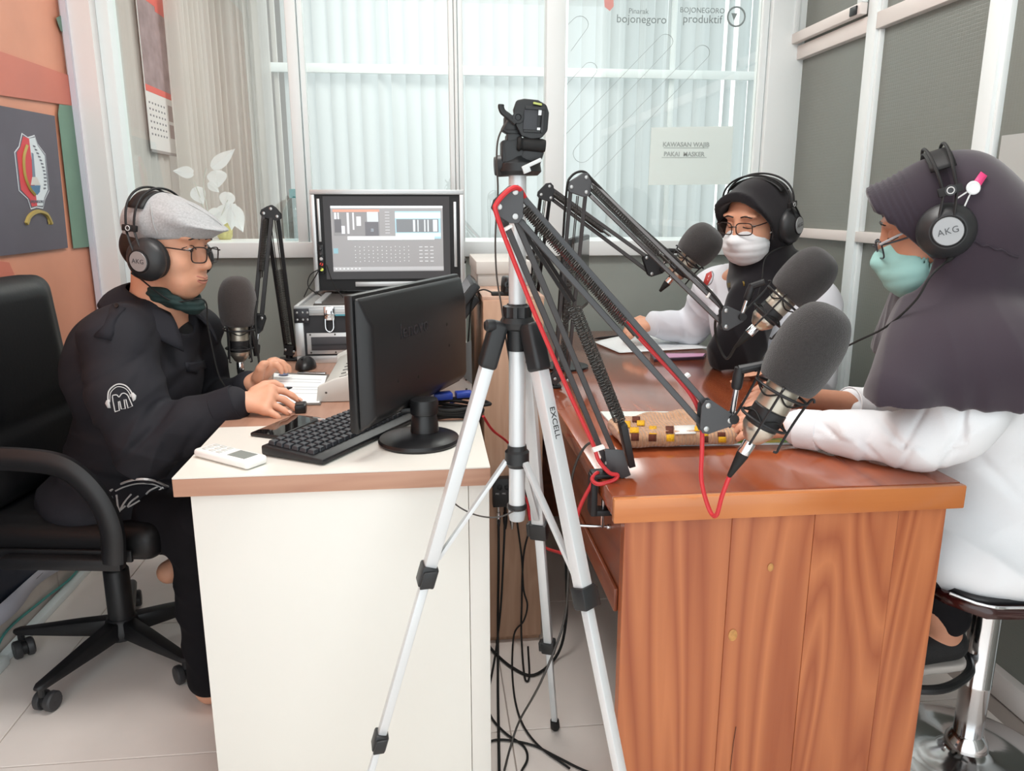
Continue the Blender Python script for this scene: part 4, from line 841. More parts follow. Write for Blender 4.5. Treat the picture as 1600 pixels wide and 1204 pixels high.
# ================================================================== BOOM ARMS, MICROPHONES, TRIPOD
M_arm = mat('arm_grey', '#4b4b4d', .4, .3); M_armd = mat('arm_dark', '#232325', .45, .2); M_red = mat('red_cable', '#d2343a', .4); M_spring = mat('spring_steel', '#4a4846', .4, .6)
def helix(mb, a, b, r, turns, wire, n=8):
    a, b = vec(a), vec(b); x, y, d = frame(b-a); L = (b-a).length; pts = []
    N = int(turns*n)
    for i in range(N+1):
        t = i/N; an = 2*PI*turns*t; pts.append(a+d*(L*t)+x*(math.cos(an)*r)+y*(math.sin(an)*r))
    mb.tube(pts, wire, 4)
def rivet(p, n, r, par, m=None): MB().lathe(vec(p), n, [(r, 0), (r*.9, r*.35), (r*.45, r*.5), (0, r*.5)], 12).build('rivet', m or M_screw, par)
def boom(label, m, base, low, elbow, upp, end, stem, wbar=.0095, clampdir=(-1, 0, 0), clamp=True, springs=True, lowspr=True):
    """base: desk point; low: two (bottom, top) bar ends; elbow: three plate corners; upp: two (start, end) bar ends; end: end plate corners; stem: points of the tilting stem"""
    t = thing('boom_arm', label, 'boom arm', base, 'spring boom arms clamped to the desks'); view = Vector((0, -1, 0))
    for a, b in low: MB().bar(a, b, wbar, wbar*.9, (0, 1, 0)).build('lower_bar', m, t, .001, 1)
    for a, b in upp: MB().bar(a, b, wbar, wbar*.9, (0, 1, 0)).build('upper_bar', m, t, .001, 1)
    def plate(nm, pts, grow, holes=True):
        c = sum((vec(p) for p in pts), Vector())/len(pts); nrm = (vec(pts[1])-vec(pts[0])).cross(vec(pts[2])-vec(pts[0])).normalized()
        if nrm.y > 0: nrm = -nrm
        Q = []
        for p in pts:
            p = vec(p); d = (p-c).normalized(); s2 = d.cross(nrm); Q += [p+d*grow*.5-s2*grow, p+d*grow, p+d*grow*.5+s2*grow]
        # order round the centre
        u = (Q[0]-c).normalized(); v = nrm.cross(u); Q.sort(key=lambda q: math.atan2((q-c).dot(v), (q-c).dot(u)))
        for off in (wbar*.75, -wbar*.75):
            mb = MB(); n = len(Q); th = nrm*.0022; mb.add([q+nrm*off for q in Q]+[q+nrm*off+th*(1 if off > 0 else -1) for q in Q], [tuple(range(n)), tuple(range(2*n-1, n-1, -1))]+[(i, (i+1) % n, n+(i+1) % n, n+i) for i in range(n)])
            o = mb.build(nm, m, t, .0006, 1)
        for p in pts: rivet(vec(p)+nrm*(wbar*.75+.0022), nrm, .0048 if wbar > .008 else .004, t)
        return nrm
    n1 = plate('elbow_plate', elbow, .011); plate('end_plate', end, .009)
    if springs:
        for (a, b), (c, d) in (((low[0], low[1]),) if lowspr else ()):
            a, b = vec(a).lerp(vec(c), .5), vec(b).lerp(vec(d), .5)
            for k in (-1, 1):
                p, q = a+Vector((.004*k, k*.011, 0)), b+Vector((.004*k, k*.011, 0)); mb = MB(); helix(mb, p.lerp(q, .06), p.lerp(q, .62), .0062, 62, .0010, 6); mb.build('spring', M_spring, t); MB().cyl(p.lerp(q, .62), p.lerp(q, .97), .0014, 6).build('spring_rod', M_spring, t)
        (a, b), (c, d) = upp[0], upp[1]; a, b = vec(a).lerp(vec(c), .35), vec(b).lerp(vec(d), .5)
        for k in (-1, 1):
            p, q = a+Vector((0, k*.011, 0)), b+Vector((0, k*.011, 0)); mb = MB(); helix(mb, p.lerp(q, .03), p.lerp(q, .55), .0066, 66, .0010, 6); mb.build('spring', M_spring, t); MB().cyl(p.lerp(q, .55), p.lerp(q, .62), .002, 6).build('spring_hook', M_spring, t)
    b = vec(base)
    # swivel yoke on the clamp
    yk = (vec(low[0][0])+vec(low[1][0]))/2
    MB().lathe((b.x, b.y, b.z), (0, 0, 1), [(.011, .008), (.011, .022), (.008, .026), (.008, max(.03, yk.z-b.z-.008))], 16).build('swivel_post', M_armd, t)
    for s_ in (-1, 1): MB().bar(Vector((b.x, b.y+s_*.012, b.z+.018)), Vector((yk.x, yk.y+s_*.012, yk.z+.016)), .03, .003, (0, 1, 0)).build('yoke_plate', m, t, .0008, 1)
    for q in low: rivet(vec(q[0])+Vector((0, -.0135, 0)), (0, -1, 0), .0045, t)
    if clamp:
        cd = vec(clampdir)
        mb = MB(); mb.obox(b+cd*.002+Vector((0, 0, .0045)), cd, cd.cross(Vector((0, 0, 1))), (0, 0, 1), .03, .019, .004); mb.build('clamp_top', M_armd, t, .003)
        mb = MB(); mb.obox(b+cd*.0285+Vector((0, 0, -.034)), cd, cd.cross(Vector((0, 0, 1))), (0, 0, 1), .006, .018, .038); mb.build('clamp_back', M_armd, t, .003)
        mb = MB(); mb.obox(b+cd*.012+Vector((0, 0, -.068)), cd, cd.cross(Vector((0, 0, 1))), (0, 0, 1), .022, .014, .006); mb.build('clamp_jaw', M_armd, t, .003)
        s0 = b+cd*.008+Vector((0, 0, -.10)); MB().cyl(s0, s0+Vector((0, 0, .062)), .0036, 10).build('clamp_screw', M_chrome, t)
        h0, h1 = s0+cd*.05+Vector((0, 0, .006)), s0-cd*.012; MB().cyl(h0, h1, .0028, 10).build('screw_handle', M_chrome, t)
        for h in (h0, h1): 
            MB().lathe(h-(h1-h0).normalized()*.005, h1-h0, [(0, 0), (.0045, .0015), (.0055, .005), (.0045, .0085), (0, .01)], 10).build('handle_ball', M_chrome, t)
    if stem:
        st = [vec(p) for p in stem]; MB().cyl(st[0], st[1], .0042, 12).build('stem_rod', M_chrome, t)
        d = (st[1]-st[0]).normalized(); MB().lathe(st[1]-d*.004, d, [(.007, 0), (.0085, .004), (.0085, .024), (.0075, .026), (.0075, .034)], 16).build('stem_collar', M_armd, t)
        if len(st) > 2: MB().tube([st[1]+d*.026, st[2]], [.0075, .0065], 10).build('tilt_arm', M_armd, t)
        MB().lathe(st[0]-Vector((0, .012, 0)), (0, 1, 0), [(.008, 0), (.008, .024)], 12).build('tilt_pivot', M_armd, t)
    return t
M_foam = mat('foam_grey', '#3b3939', .95, spec=.1, noise_scale=300, noise_amt=.12, bump=.8, bump_scale=700, sheen=.3)
M_nick = mat('satin_nickel', '#c9c1b4', .28, .85); M_grille = mat('grille', '#b8b0a2', .35, .8)
def mic(label, tail, tip, s=1.0, cable=True, side=(1, 0, 0), foamcol=None, fr=.05, mount=True, grp=None):
    """tail: end of the connector boot; tip: top of the foam"""
    tail, tip = vec(tail), vec(tip); d = (tip-tail).normalized(); L = (tip-tail).length; k = L/.312; o = tail
    t = thing('microphone', label, 'microphone', tail, 'condenser microphones with foam windscreens')
    x, y, _ = frame(d, (0, 1, 0))
    def P(h): return o+d*(h*k)
    F = fr
    prof = [(0, .172), (.034*F/.05, .172), (.043*F/.05, .178), (.048*F/.05, .2), (F, .235), (.0485*F/.05, .262), (.042*F/.05, .285), (.031*F/.05, .302), (.016*F/.05, .31), (0, .312)]
    pr_ = []
    P3 = spl([(a, b, 0) for a, b in prof], 4); MB().lathe(o, d, [(max(p.x, 0), p.y*k) for p in P3], 32).build('foam_windscreen', foamcol or M_foam, t)
    MB().lathe(o, d, [(.024, .130*k), (.0255, .132*k), (.0255, .176*k), (.0245, .178*k)], 24).build('grille_ring', M_grille, t)
    MB().lathe(o, d, [(.0235, .098*k), (.0262, .1*k), (.0262, .129*k), (.0245, .131*k)], 24).build('body_band', M_armd, t)
    MB().lathe(o, d, [(.0095, .068*k), (.015, .072*k), (.0235, .086*k), (.0262, .092*k), (.0262, .0985*k), (.024, .1*k)], 24).build('body_cup', M_nick, t)
    MB().lathe(o, d, [(.0095, .045*k), (.0102, .046*k), (.0102, .066*k), (.0085, .069*k)], 20).build('connector', M_chrome, t)
    MB().lathe(o, d, [(.003, 0), (.0038, .001), (.0075, .026*k), (.0098, .042*k), (.0098, .0465*k)], 16).build('connector_boot', M_blackr, t)
    if mount:
        for h, R in ((.162, .041), (.108, .036)):
            MB().tube([P(h)+x*(R*math.cos(a))+y*(R*math.sin(a)) for a in [2*PI*i/24 for i in range(24)]], .0024, 7, closed=True).build('shock_ring', M_armd, t)
        for i in range(4):
            a = PI/4+i*PI/2+.3; e = x*math.cos(a)+y*math.sin(a)
            hk = MB().tube(spl([P(.072)+e*.036, P(.074)+e*.041, P(.085)+e*.040, P(.13)+e*.0395, P(.168)+e*.042, P(.174)+e*.046, P(.170)+e*.049], 4), .0021, 6).build('mount_hook', M_armd, t)
            a2 = a+PI/4; e2 = x*math.cos(a2)+y*math.sin(a2); a3 = a+PI/2; e3 = x*math.cos(a3)+y*math.sin(a3)
            MB().tube(spl([P(.162)+e*.041, P(.148)+e2*.027, P(.162)+e3*.041], 5), .0014, 5).build('elastic_cord', M_blackr, t)
            MB().tube(spl([P(.108)+e*.036, P(.118)+e2*.0268, P(.108)+e3*.036], 5), .0014, 5).build('elastic_cord', M_blackr, t)
    return t
def tri(*q): return [aY(x, y, Y) for x, y, Y in q]
def ln(x, y, Y, X_, y_, Y_): return (aY(x, y, Y), aY(X_, y_, Y_))
# --- front arm on the women's desk
base_f = Vector((.318, 1.30, .75))
bf = boom('large grey boom arm with red cable clamped to the near corner of the wooden desk', M_arm, base_f,
     [ln(946, 719, 1.296, 779, 323, 1.165), ln(968, 728, 1.296, 804, 338, 1.165)], tri((779, 323, 1.16), (804, 300, 1.16), (804, 338, 1.16)),
     [ln(812, 303, 1.165, 1103, 631, 1.12), ln(806, 338, 1.165, 1100, 667, 1.12)], tri((1103, 631, 1.115), (1100, 667, 1.115), (1137, 654, 1.115)),
     [aY(1143, 652, 1.115), aY(1151, 603, 1.11), aY(1192, 570, 1.10)], lowspr=False)
for k in (-1, 1):
    p_, q_ = aY(893+4*k, 470, 1.235+.012*k), aY(972+3*k, 666, 1.285+.012*k); mb = MB(); helix(mb, p_.lerp(q_, .05), p_.lerp(q_, .95), .007, 70, .0011, 6); mb.build('spring', M_spring, bf); MB().bar(aY(812+4*k, 345, 1.17), p_, .006, .005, (0, 1, 0)).build('spring_link', M_armd, bf)
MB().bar(aY(972, 660, 1.287), aY(985, 725, 1.296), .012, .03, (0, 1, 0)).build('spring_anchor', M_armd, bf, .001); MB().prism([(0, 0), (.034, -.004), (.05, -.052), (.034, -.058), (0.006, -.04)], aY(944, 700, 1.283), (1, 0, 0), (0, 0, 1), .003, (0, -1, 0)).build('base_plate', M_arm, bf, .0008)
m1 = mic('dark grey foam microphone nearest the viewer with a red cable', aY(1139, 744, 1.10), aY(1303, 478, 1.06))
for nm, a, b in (('cable_tie', (786, 360), (800, 352)), ('cable_tie', (926, 703), (944, 697)), ('cable_tie', (1060, 596), (1077, 584))): MB().bar(aY(*a, 1.155), aY(*b, 1.155), .005, .012, (0, 1, 0)).build(nm, mat('tie_white', '#e9e9e6', .5), bf, .001)
rc_ = thing('red_mic_cable', 'red microphone cable tied along the large grey boom arm', 'cable', aY(900, 870, 1.25))
def RP(x, y, Y): return aY(x, y, Y)
pts = [RP(1139, 745, 1.10), RP(1128, 775, 1.10), RP(1119, 805, 1.11), RP(1108, 795, 1.125), RP(1096, 750, 1.13), RP(1097, 700, 1.13), RP(1096, 660, 1.135), RP(1085, 625, 1.135), RP(1060, 592, 1.14), RP(1000, 528, 1.15), RP(940, 462, 1.16), RP(885, 402, 1.172), RP(845, 352, 1.18), RP(822, 312, 1.165), RP(810, 294, 1.15), RP(795, 297, 1.14), RP(776, 318, 1.14), RP(776, 335, 1.14), RP(800, 400, 1.16), RP(840, 500, 1.19), RP(890, 615, 1.235), RP(925, 690, 1.26), RP(935, 718, 1.262), RP(952, 738, 1.262), RP(965, 742, 1.262), RP(958, 750, 1.262), RP(935, 756, 1.262), RP(925, 748, 1.28), RP(934, 738, 1.29), RP(925, 755, 1.29), RP(905, 795, 1.31), RP(899, 835, 1.33), RP(902, 870, 1.35), RP(904, 880, 1.38), RP(880, 865, 1.5), RP(850, 854, 1.75), RP(832, 830, 1.9), RP(825, 790, 1.95), RP(815, 757, 1.955)]
MB().tube(spl(pts, 6), .0037, 8).build('cable_run', M_red, rc_)
rc2 = tag(MB().tube(spl([RP(755, 650, 1.8), RP(770, 672, 1.85), RP(800, 700, 1.95), RP(818, 760, 1.96), RP(828, 815, 1.96), RP(834, 838, 1.955)], 8), .0033, 8).build('short_red_cable', M_red), 'red cable running down the front of the narrow cabinet', 'cable')
# --- middle arm
bm = boom('slim grey boom arm standing on the far left edge of the wooden desk', M_arm, Vector((.322, 2.0, .75)),
     [ln(866, 590, 1.99, 892, 292, 1.86), ln(886, 592, 1.99, 915, 300, 1.86)], tri((892, 292, 1.855), (915, 277, 1.855), (915, 300, 1.855)),
     [ln(920, 280, 1.86, 1132, 484, 1.56), ln(918, 301, 1.86, 1132, 509, 1.56)], tri((1132, 484, 1.555), (1132, 509, 1.555), (1156, 495, 1.555)),
     [aY(1158, 494, 1.55), aY(1168, 466, 1.545), aY(1195, 440, 1.53)], .009)
MB().tube(spl([RP(1150, 540, 1.56), RP(1135, 560, 1.6), RP(1120, 530, 1.62), RP(1118, 500, 1.6), RP(1128, 478, 1.56), RP(1080, 425, 1.63), RP(980, 335, 1.78), RP(930, 285, 1.84), RP(912, 268, 1.85), RP(893, 275, 1.85), RP(885, 300, 1.85), RP(878, 400, 1.9), RP(868, 560, 1.98)], 6), .003, 7).build('cable_run', M_blackr, bm)
for a, b in (((1104, 465), (1112, 452)),): MB().bar(aY(*a, 1.59), aY(*b, 1.59), .004, .012, (0, 1, 0)).build('cable_tie', mat('tie_white', '#e9e9e6', .5), bm, .001)
m2 = mic('dark foam microphone on a slim arm in front of the far woman scarf', aY(1150, 541, 1.555), aY(1296, 396, 1.50))
# --- back arm
bb = boom('dark thin boom arm reaching towards the far woman', M_armd, Vector((.322, 2.5, .75)),
     [ln(818, 520, 2.5, 845, 304, 2.36), ln(832, 522, 2.5, 859, 309, 2.36)], tri((845, 304, 2.355), (858, 291, 2.355), (860, 309, 2.355)),
     [ln(862, 295, 2.36, 1009, 400, 2.12), ln(861, 310, 2.36, 1017, 427, 2.12)], tri((1009, 402, 2.115), (1017, 427, 2.115), (1033, 421, 2.115)),
     [aY(1034, 420, 2.11), aY(1040, 405, 2.1), aY(1058, 392, 2.09)], .010)
m3 = mic('small looking foam microphone close to the far woman face mask', aY(1031, 455, 2.05), aY(1117, 356, 2.0), fr=.052)
# --- left arm, folded
bl2 = boom('black folded boom arm beside the aluminium flight case', M_armd, Vector((-.445, 2.46, .75)),
     [ln(447, 545, 2.46, 416, 335, 2.34), ln(460, 548, 2.46, 434, 338, 2.34)], tri((413, 333, 2.335), (424, 326, 2.335), (434, 338, 2.335)),
     [ln(412, 338, 2.33, 398, 492, 2.22), ln(424, 340, 2.33, 409, 494, 2.22)], tri((397, 494, 2.215), (410, 496, 2.215), (404, 515, 2.215)),
     [aY(404, 516, 2.21), aY(402, 540, 2.2), aY(392, 512, 2.18)], .011, springs=True)
m4 = mic('brown grey foam microphone standing upright in front of the man', aY(377, 601, 2.16), aY(369, 431, 2.16), foamcol=mat('foam_brown', '#433c3a', .95, spec=.1, noise_scale=300, noise_amt=.12, bump=.8, bump_scale=700, sheen=.3))
lc = tag(MB().tube(spl([RP(377, 600, 2.16), RP(384, 612, 2.15), RP(395, 618, 2.14), RP(408, 606, 2.12), RP(404, 560, 2.12), RP(399, 500, 2.14), RP(402, 470, 2.16)], 8), .003, 7).build('mic_cable', M_blackr), 'black cable hanging from the microphone in front of the man', 'cable')

# ------------------------------------------------------------------ tripod
TC = Vector((.148, 1.28, 0)); tp = thing('camera_tripod', 'silver tripod with black joints standing in front of the narrow gap between desks', 'tripod', TC)
M_tal = mat('tripod_silver', '#dfe3e5', .33, .25); M_tbk = mat('tripod_black', '#232527', .42)
def tz(py): return aY(808, py, 1.28).z
MB().lathe(TC, (0, 0, 1), [(.0145, tz(800)), (.0145, tz(272))], 24).build('centre_column', M_tal, tp)
MB().lathe(TC, (0, 0, 1), [(.0, tz(812)), (.0135, tz(811)), (.0152, tz(803)), (.0152, tz(796)), (.0145, tz(795))], 24).build('column_foot', mat('tripod_grey', '#b9bdbf', .4), tp)
MB().lathe(TC, (0, 0, 1), [(.0165, tz(794)), (.018, tz(792)), (.018, tz(788)), (.0165, tz(786))], 20).build('column_ring', M_tbk, tp)
zs_ = tz(506)
MB().lathe(TC, (0, 0, 1), [(.0, zs_-.045), (.017, zs_-.045), (.018, zs_-.01), (.027, zs_-.006), (.03, zs_+.004), (.026, zs_+.012), (.017, zs_+.014)], 24).build('spider', M_tbk, tp)
ck = MB(); prof_ = [(.0235, tz(500)), (.0235, tz(478)), (.017, tz(476)), (.016, tz(474))]
n = 48; vs = []
for r, z in prof_:
    for i in range(n): a = 2*PI*i/n; rr = r*(1+.05*(1 if (i//3) % 2 else -1)); vs.append((TC.x+rr*math.cos(a), TC.y+rr*math.sin(a), z))
ck.add(vs, [(j*n+i, j*n+(i+1) % n, (j+1)*n+(i+1) % n, (j+1)*n+i) for j in range(3) for i in range(n)]+[tuple(3*n+i for i in range(n))]); ck.build('lock_collar', M_tbk, tp)
MB().lathe(aY(795, 507, 1.27), (-1, -.2, 0), [(.004, 0), (.004, .022), (.009, .024), (.0105, .03), (.0105, .038), (.007, .042), (0, .043)], 18).build('lock_knob', M_tbk, tp)
feet = [Vector((.277, 1.591, .012)), Vector((-.186, 1.236, .012)), Vector((.353, 1.013, .012))]
zb_ = tz(715)
MB().lathe(TC, (0, 0, 1), [(.0165, zb_-.016), (.0175, zb_-.012), (.0215, zb_-.008), (.0215, zb_+.012), (.0175, zb_+.016), (.0165, zb_+.024)], 24).build('brace_collar', M_tbk, tp)
for i, f in enumerate(feet):
    hd = Vector((f.x-TC.x, f.y-TC.y, 0)).normalized(); top_ = TC+hd*.034+Vector((0, 0, zs_-.006)); d = (f-top_).normalized(); L = (f-top_).length; sdv = Vector((-hd.y, hd.x, 0))
    mb = MB(); a = top_-d*.012; mb.bar(a, top_+d*.07, .034, .03, hd); mb.build('leg_shoulder', M_tbk, tp, .007, 3)
    lg = MB().bar(top_+d*.055, top_+d*(L*.43), .026, .022, hd).build('leg', M_tal, tp, .003)
    MB().bar(top_+d*(L*.43), top_+d*(L*.745), .019, .016, hd).build('leg_section', M_tal, lg, .003)
    MB().bar(top_+d*(L*.745), f-d*.01, .0135, .012, hd).build('leg_section', M_tal, lg, .002)
    for t in (.43, .745):
        w = 1.0 if t < .5 else .85; c = top_+d*(L*t); MB().bar(c-d*.021*w, c+d*.018*w, .036*w, .03*w, hd).build('leg_lock', M_tbk, lg, .004); MB().obox(c+sdv*(.02*w), sdv, hd, d, .004, .012*w, .016*w).build('lock_lever', M_tbk, lg, .002)
    MB().lathe(f-d*.022, d, [(.009, 0), (.0105, .003), (.0115, .025), (.008, .033), (0, .034)], 14).build('rubber_foot', M_blackr, lg)
    b0 = TC+hd*.02+Vector((0, 0, zb_-.004)); b1 = top_+d*(L*.40)+hd*(-.012); MB().bar(b0, b1, .012, .007, hd).build('brace', M_tal, tp, .001)
    if i == 2:
        c = top_+d*.20; cm_ = (_C-c).normalized(); nrm = (hd*.3+Vector((0, -1, 0))*.0).normalized() if False else sdv*(1 if sdv.dot(cm_) > 0 else -1)
        fn = hd if hd.dot(cm_) > 0 else -hd
        text_mesh('maker_name', 'EXCELL', .016, top_+d*.155+fn*.0116, d, d.cross(fn)*-1, M_tbk, lg, 'CENTER', .0003)
# head
HY = 1.28
def hp(x, y, dy=0): return aY(x, y, HY+dy)
hb = hp(812, 272); MB().lathe((TC.x+.003, TC.y, 0), (0, 0, 1), [(.0, tz(275)), (.03, tz(274)), (.036, tz(268)), (.034, tz(256)), (.024, tz(250)), (.02, tz(244)), (0, tz(244))], 24).build('pan_base', M_tbk, tp)
MB().lathe(hp(784, 259), (1, 0, .05), [(.0, -.012), (.014, -.012), (.017, -.006), (.017, .01), (.01, .014), (.01, .03)], 20).build('pan_knob', M_tbk, tp)
MB().obox(hp(806, 244), (1, 0, .1), (0, 1, 0), (-.1, 0, 1), .021, .02, .026).build('tilt_block', M_tbk, tp, .006)
MB().obox(hp(830, 243, -.006), (.9, 0, -.3), (0, 1, 0), (.3, 0, .9), .017, .016, .014).build('tilt_cheek', M_tbk, tp, .005)
MB().obox(hp(793, 238), (1, 0, 0), (0, 1, 0), (0, 0, 1), .011, .018, .018).build('tilt_clamp', M_tbk, tp, .004)
MB().lathe(hp(808, 224, -.02), (1, 0, -.08), [(.0, 0), (.010, 0), (.012, .004), (.009, .008), (.0105, .011), (.0105, .04), (.009, .045), (0, .046)], 20).build('pan_handle', M_blackr, tp)
MB().obox(hp(802, 222), (1, 0, 0), (0, 1, 0), (0, 0, 1), .012, .018, .012).build('head_hinge', M_tbk, tp, .003)
ang = .12; U_ = Vector((math.cos(ang), 0, -math.sin(ang)*.3)).normalized(); V_ = Vector((.1, .15, 1)).normalized()
po = hp(829, 190, -.01)
def plt(pts, off, th, nm, m, bev=.002): MB().prism([(a/1000, b/1000) for a, b in pts], po-Vector((0, off, 0)), U_, V_, th, (0, -1, 0)).build(nm, m, tp, bev)
plt([(-30, 16), (-26, 31), (-14, 34), (8, 33), (22, 26), (27, 14), (27, -14), (18, -26), (2, -28), (-14, -24), (-24, -8)], 0, .012, 'platform', M_tbk, .003)
plt([(-12, 22), (20, 22), (20, 17), (-12, 17)], .012, .004, 'plate_rim', M_tbk, .001); plt([(15, 17), (20, 17), (20, -18), (15, -18)], .012, .004, 'plate_rim', M_tbk, .001); plt([(-12, -14), (15, -14), (15, -18), (-12, -18)], .012, .004, 'plate_rim', M_tbk, .001)
plt([(-13, 17), (9, 17), (9, -14), (-13, -14)], .012, .003, 'quick_release_plate', mat('plate_charcoal', '#33353a', .4), .001)
plt([(9.5, 17), (14.5, 17), (14.5, 9), (9.5, 9)], .012, .002, 'white_catch', M_paper, 0); plt([(9.5, -10), (14.5, -10), (14.5, -14), (9.5, -14)], .012, .002, 'white_catch', M_paper, 0)
plt([(0, 29), (14, 27), (14, 23.5), (0, 25.5)], .012, .0035, 'bubble_level', mat('level_green', '#b9c46a', .2), .001)
MB().lathe(po+U_*-.022+V_*.004-Vector((0, .012, 0)), (0, -1, 0), [(.009, 0), (.009, .004), (.005, .005), (.004, .003), (0, .003)], 18).build('plate_pivot', M_tbk, tp)
MB().tube(spl([hp(806, 192, -.02), hp(795, 182, -.02), hp(786, 175, -.02), hp(783, 168, -.02), hp(783, 163, -.02)], 5), [.005]*20+[.0045], 10).build('release_lever', M_tbk, tp)
MB().obox(hp(797, 193), (1, 0, 0), (0, 1, 0), (0, 0, 1), .01, .014, .012).build('lever_pivot', M_tbk, tp, .004)
MB().obox(hp(800, 205), (.9, 0, -.5), (0, 1, 0), (.5, 0, .9), .017, .012, .008).build('head_neck', M_tbk, tp, .003)
MB().bar(hp(816, 263, -.035), hp(846, 249, -.035), .006, .006).build('white_lever', mat('lever_white', '#e2e6e6', .3), tp, .0015); MB().obox(hp(822, 264, -.035), (1, 0, .4), (0, 1, 0), (-.4, 0, 1), .006, .005, .006).build('lever_end', mat('lever_white', '#e2e6e6', .3), tp, .001)
sg_ = tag(MB().tube(spl([hp(793, 188, -.03), hp(779, 215, -.03), hp(776, 250, -.03), hp(778, 300, -.02), hp(774, 370, -.02), hp(776, 430, -.02), hp(783, 475, -.02), hp(789, 520, .0), hp(797, 570, .02), hp(806, 640, .03)], 6), .0016, 6).build('tether_string', mat('string_dark', '#4a4440', .6)), 'thin dark string hanging from the tripod head along its column', 'string')
lp = tag(MB().tube(spl([hp(803, 798, -.02), hp(785, 806, -.022), hp(765, 808, -.02), hp(740, 803, -.01), hp(715, 790, .0), hp(702, 775, .02)], 6), .0014, 6).build('tripod_loop_cord', mat('string_dark', '#4a4440', .6)), 'thin grey cord looping from the tripod column towards its left leg', 'cord')

# ------------------------------------------------------------------ cable splitter box and hanging cables
sp = thing('splitter_box', 'small black audio splitter box fixed to the narrow cabinet front', 'splitter', Vector((.19, 1.97, .47)))
s0, s1 = aY(770, 748, 1.955), aY(823, 790, 1.955)
boxo('box_shell', (s0.x, 1.952, s1.z), (s1.x, 1.979, s0.z), M_black, sp, .002)
for k in range(3):
    c = Vector((s0.x+.018+.02*k, 1.952, s0.z-.024)); MB().lathe(c, (0, -1, 0), [(.0075, 0), (.0075, .003), (.005, .004), (.005, .001), (0, .001)], 16).build('jack_socket', M_armd, sp)
for k in range(4): text_mesh('print', 'MIC', .006, Vector((s0.x+.012+.018*k, 1.9515, s0.z-.042)), (1, 0, 0), (0, 0, 1), mat('print_white', '#c9c9c9', .6), sp)
for k in range(3):
    x = 779+k*10.5; c = aY(x, 790, 1.965); MB().lathe(c+Vector((0, 0, .002)), (0, 0, -1), [(.004, 0), (.004, .02), (.0055, .021), (.0055, .032), (.0065, .034), (.006, .05), (.003, .07)], 12).build('plug', [M_chrome, M_blackr][k % 2], sp)
def hang(label, pts, r=.003, m=None):
    return tag(MB().tube(spl([vec(p) for p in pts], 7), r, 7).build('hanging_cable', m or M_blackr), label, 'cable')
hang('black cable dropping straight from the splitter box beside the white desk', [aY(779, 812, 1.955), aY(779, 880, 1.93), aZ(778, 960, .10), aZ(778, 1020, .012), aZ(778, 1080, .006), aZ(779, 1140, .006), aZ(780, 1210, .006)], .0035)
hang('second black cable hanging close to the white desk edge', [aY(789, 812, 1.955), aY(787, 860, 1.94), aY(783, 940, 1.93), aZ(777, 1000, .03), aZ(769, 1050, .006), aZ(760, 1090, .006)], .003)
hang('black cable with a kink hanging in front of the cabinet', [aY(808, 815, 1.96), aY(815, 870, 1.95), aY(818, 920, 1.95), aY(824, 945, 1.94), aY(818, 970, 1.94), aZ(803, 992, .03), aZ(801, 1060, .006), aZ(812, 1120, .006), aZ(840, 1163, .006), aZ(890, 1200, .006)], .0026)
hang('black cable crossing behind the tripod column to the floor', [aY(829, 822, 1.96), aY(818, 868, 1.955), aY(815, 950, 1.95), aZ(815, 1000, .03), aZ(820, 1058, .006), aZ(827, 1056, .006), aZ(825, 1010, .006)], .0028)
hang('black cable loop sagging between the desks above the floor', [aY(884, 870, 2.0), aZ(885, 960, .12), aZ(872, 1020, .02), aZ(835, 1054, .006), aZ(800, 1042, .006), aZ(772, 1018, .006), aZ(762, 1005, .006)], .004)
hang('grey cable falling from the wooden desk edge to the floor', [aY(935, 685, 1.36), aY(912, 700, 1.38), aY(895, 740, 1.40), aY(889, 800, 1.42), aY(888, 900, 1.44), aY(880, 975, 1.46), aZ(845, 1065, .25), aZ(812, 1125, .06), aZ(798, 1165, .005), aZ(788, 1203, .005)], .0026, mat('cable_grey', '#45423f', .5))
hang('black floor cable curling at the foot of the white desk', [aZ(750, 1165, .005), aZ(780, 1155, .005), aZ(830, 1163, .005), aZ(870, 1182, .005), aZ(910, 1202, .005), aZ(950, 1216, .005)], .0028)
hang('black floor cable hooked near the white desk panel', [aZ(756, 1085, .005), aZ(768, 1120, .005), aZ(790, 1145, .005), aZ(818, 1165, .005), aZ(824, 1185, .005), aZ(815, 1204, .005)], .0028)
# ================================================================== PEOPLE
from mathutils.bvhtree import BVHTree
M_skin = mat('skin_warm', '#dea486', .5, sss=.12, noise_scale=25, noise_amt=.06, bump=.08, bump_scale=260); M_skin2 = mat('skin_tan', '#cb9175', .5, sss=.12, noise_scale=25, noise_amt=.06)
M_lip = mat('lip', '#c27a69', .4); M_hair = mat('hair_black', '#17120f', .5); M_eyew = mat('eye_white', '#e4dcd6', .3); M_iris = mat('iris_dark', '#1b120d', .2)
M_shirtb = mat('black_twill', '#212127', .75, spec=.3, bump=.2, bump_scale=900, noise_scale=8, noise_amt=.12); M_pant = mat('black_trousers', '#131216', .85, spec=.2)
M_blouse = mat('white_cotton', '#eceef1', .8, spec=.2, bump=.15, bump_scale=500); M_hijab = mat('plum_black_jersey', '#3b323b', .85, spec=.2, sheen=.35, bump=.1, bump_scale=700); M_hijab2 = mat('black_jersey', '#1d1b1f', .9, spec=.15, sheen=.25)
M_bonnet = mat('bonnet_jersey', '#2e2630', .8, spec=.2, sheen=.3); M_lens = glass_mat('spectacle_lens', (.93, .93, .93, 1), 1.3)
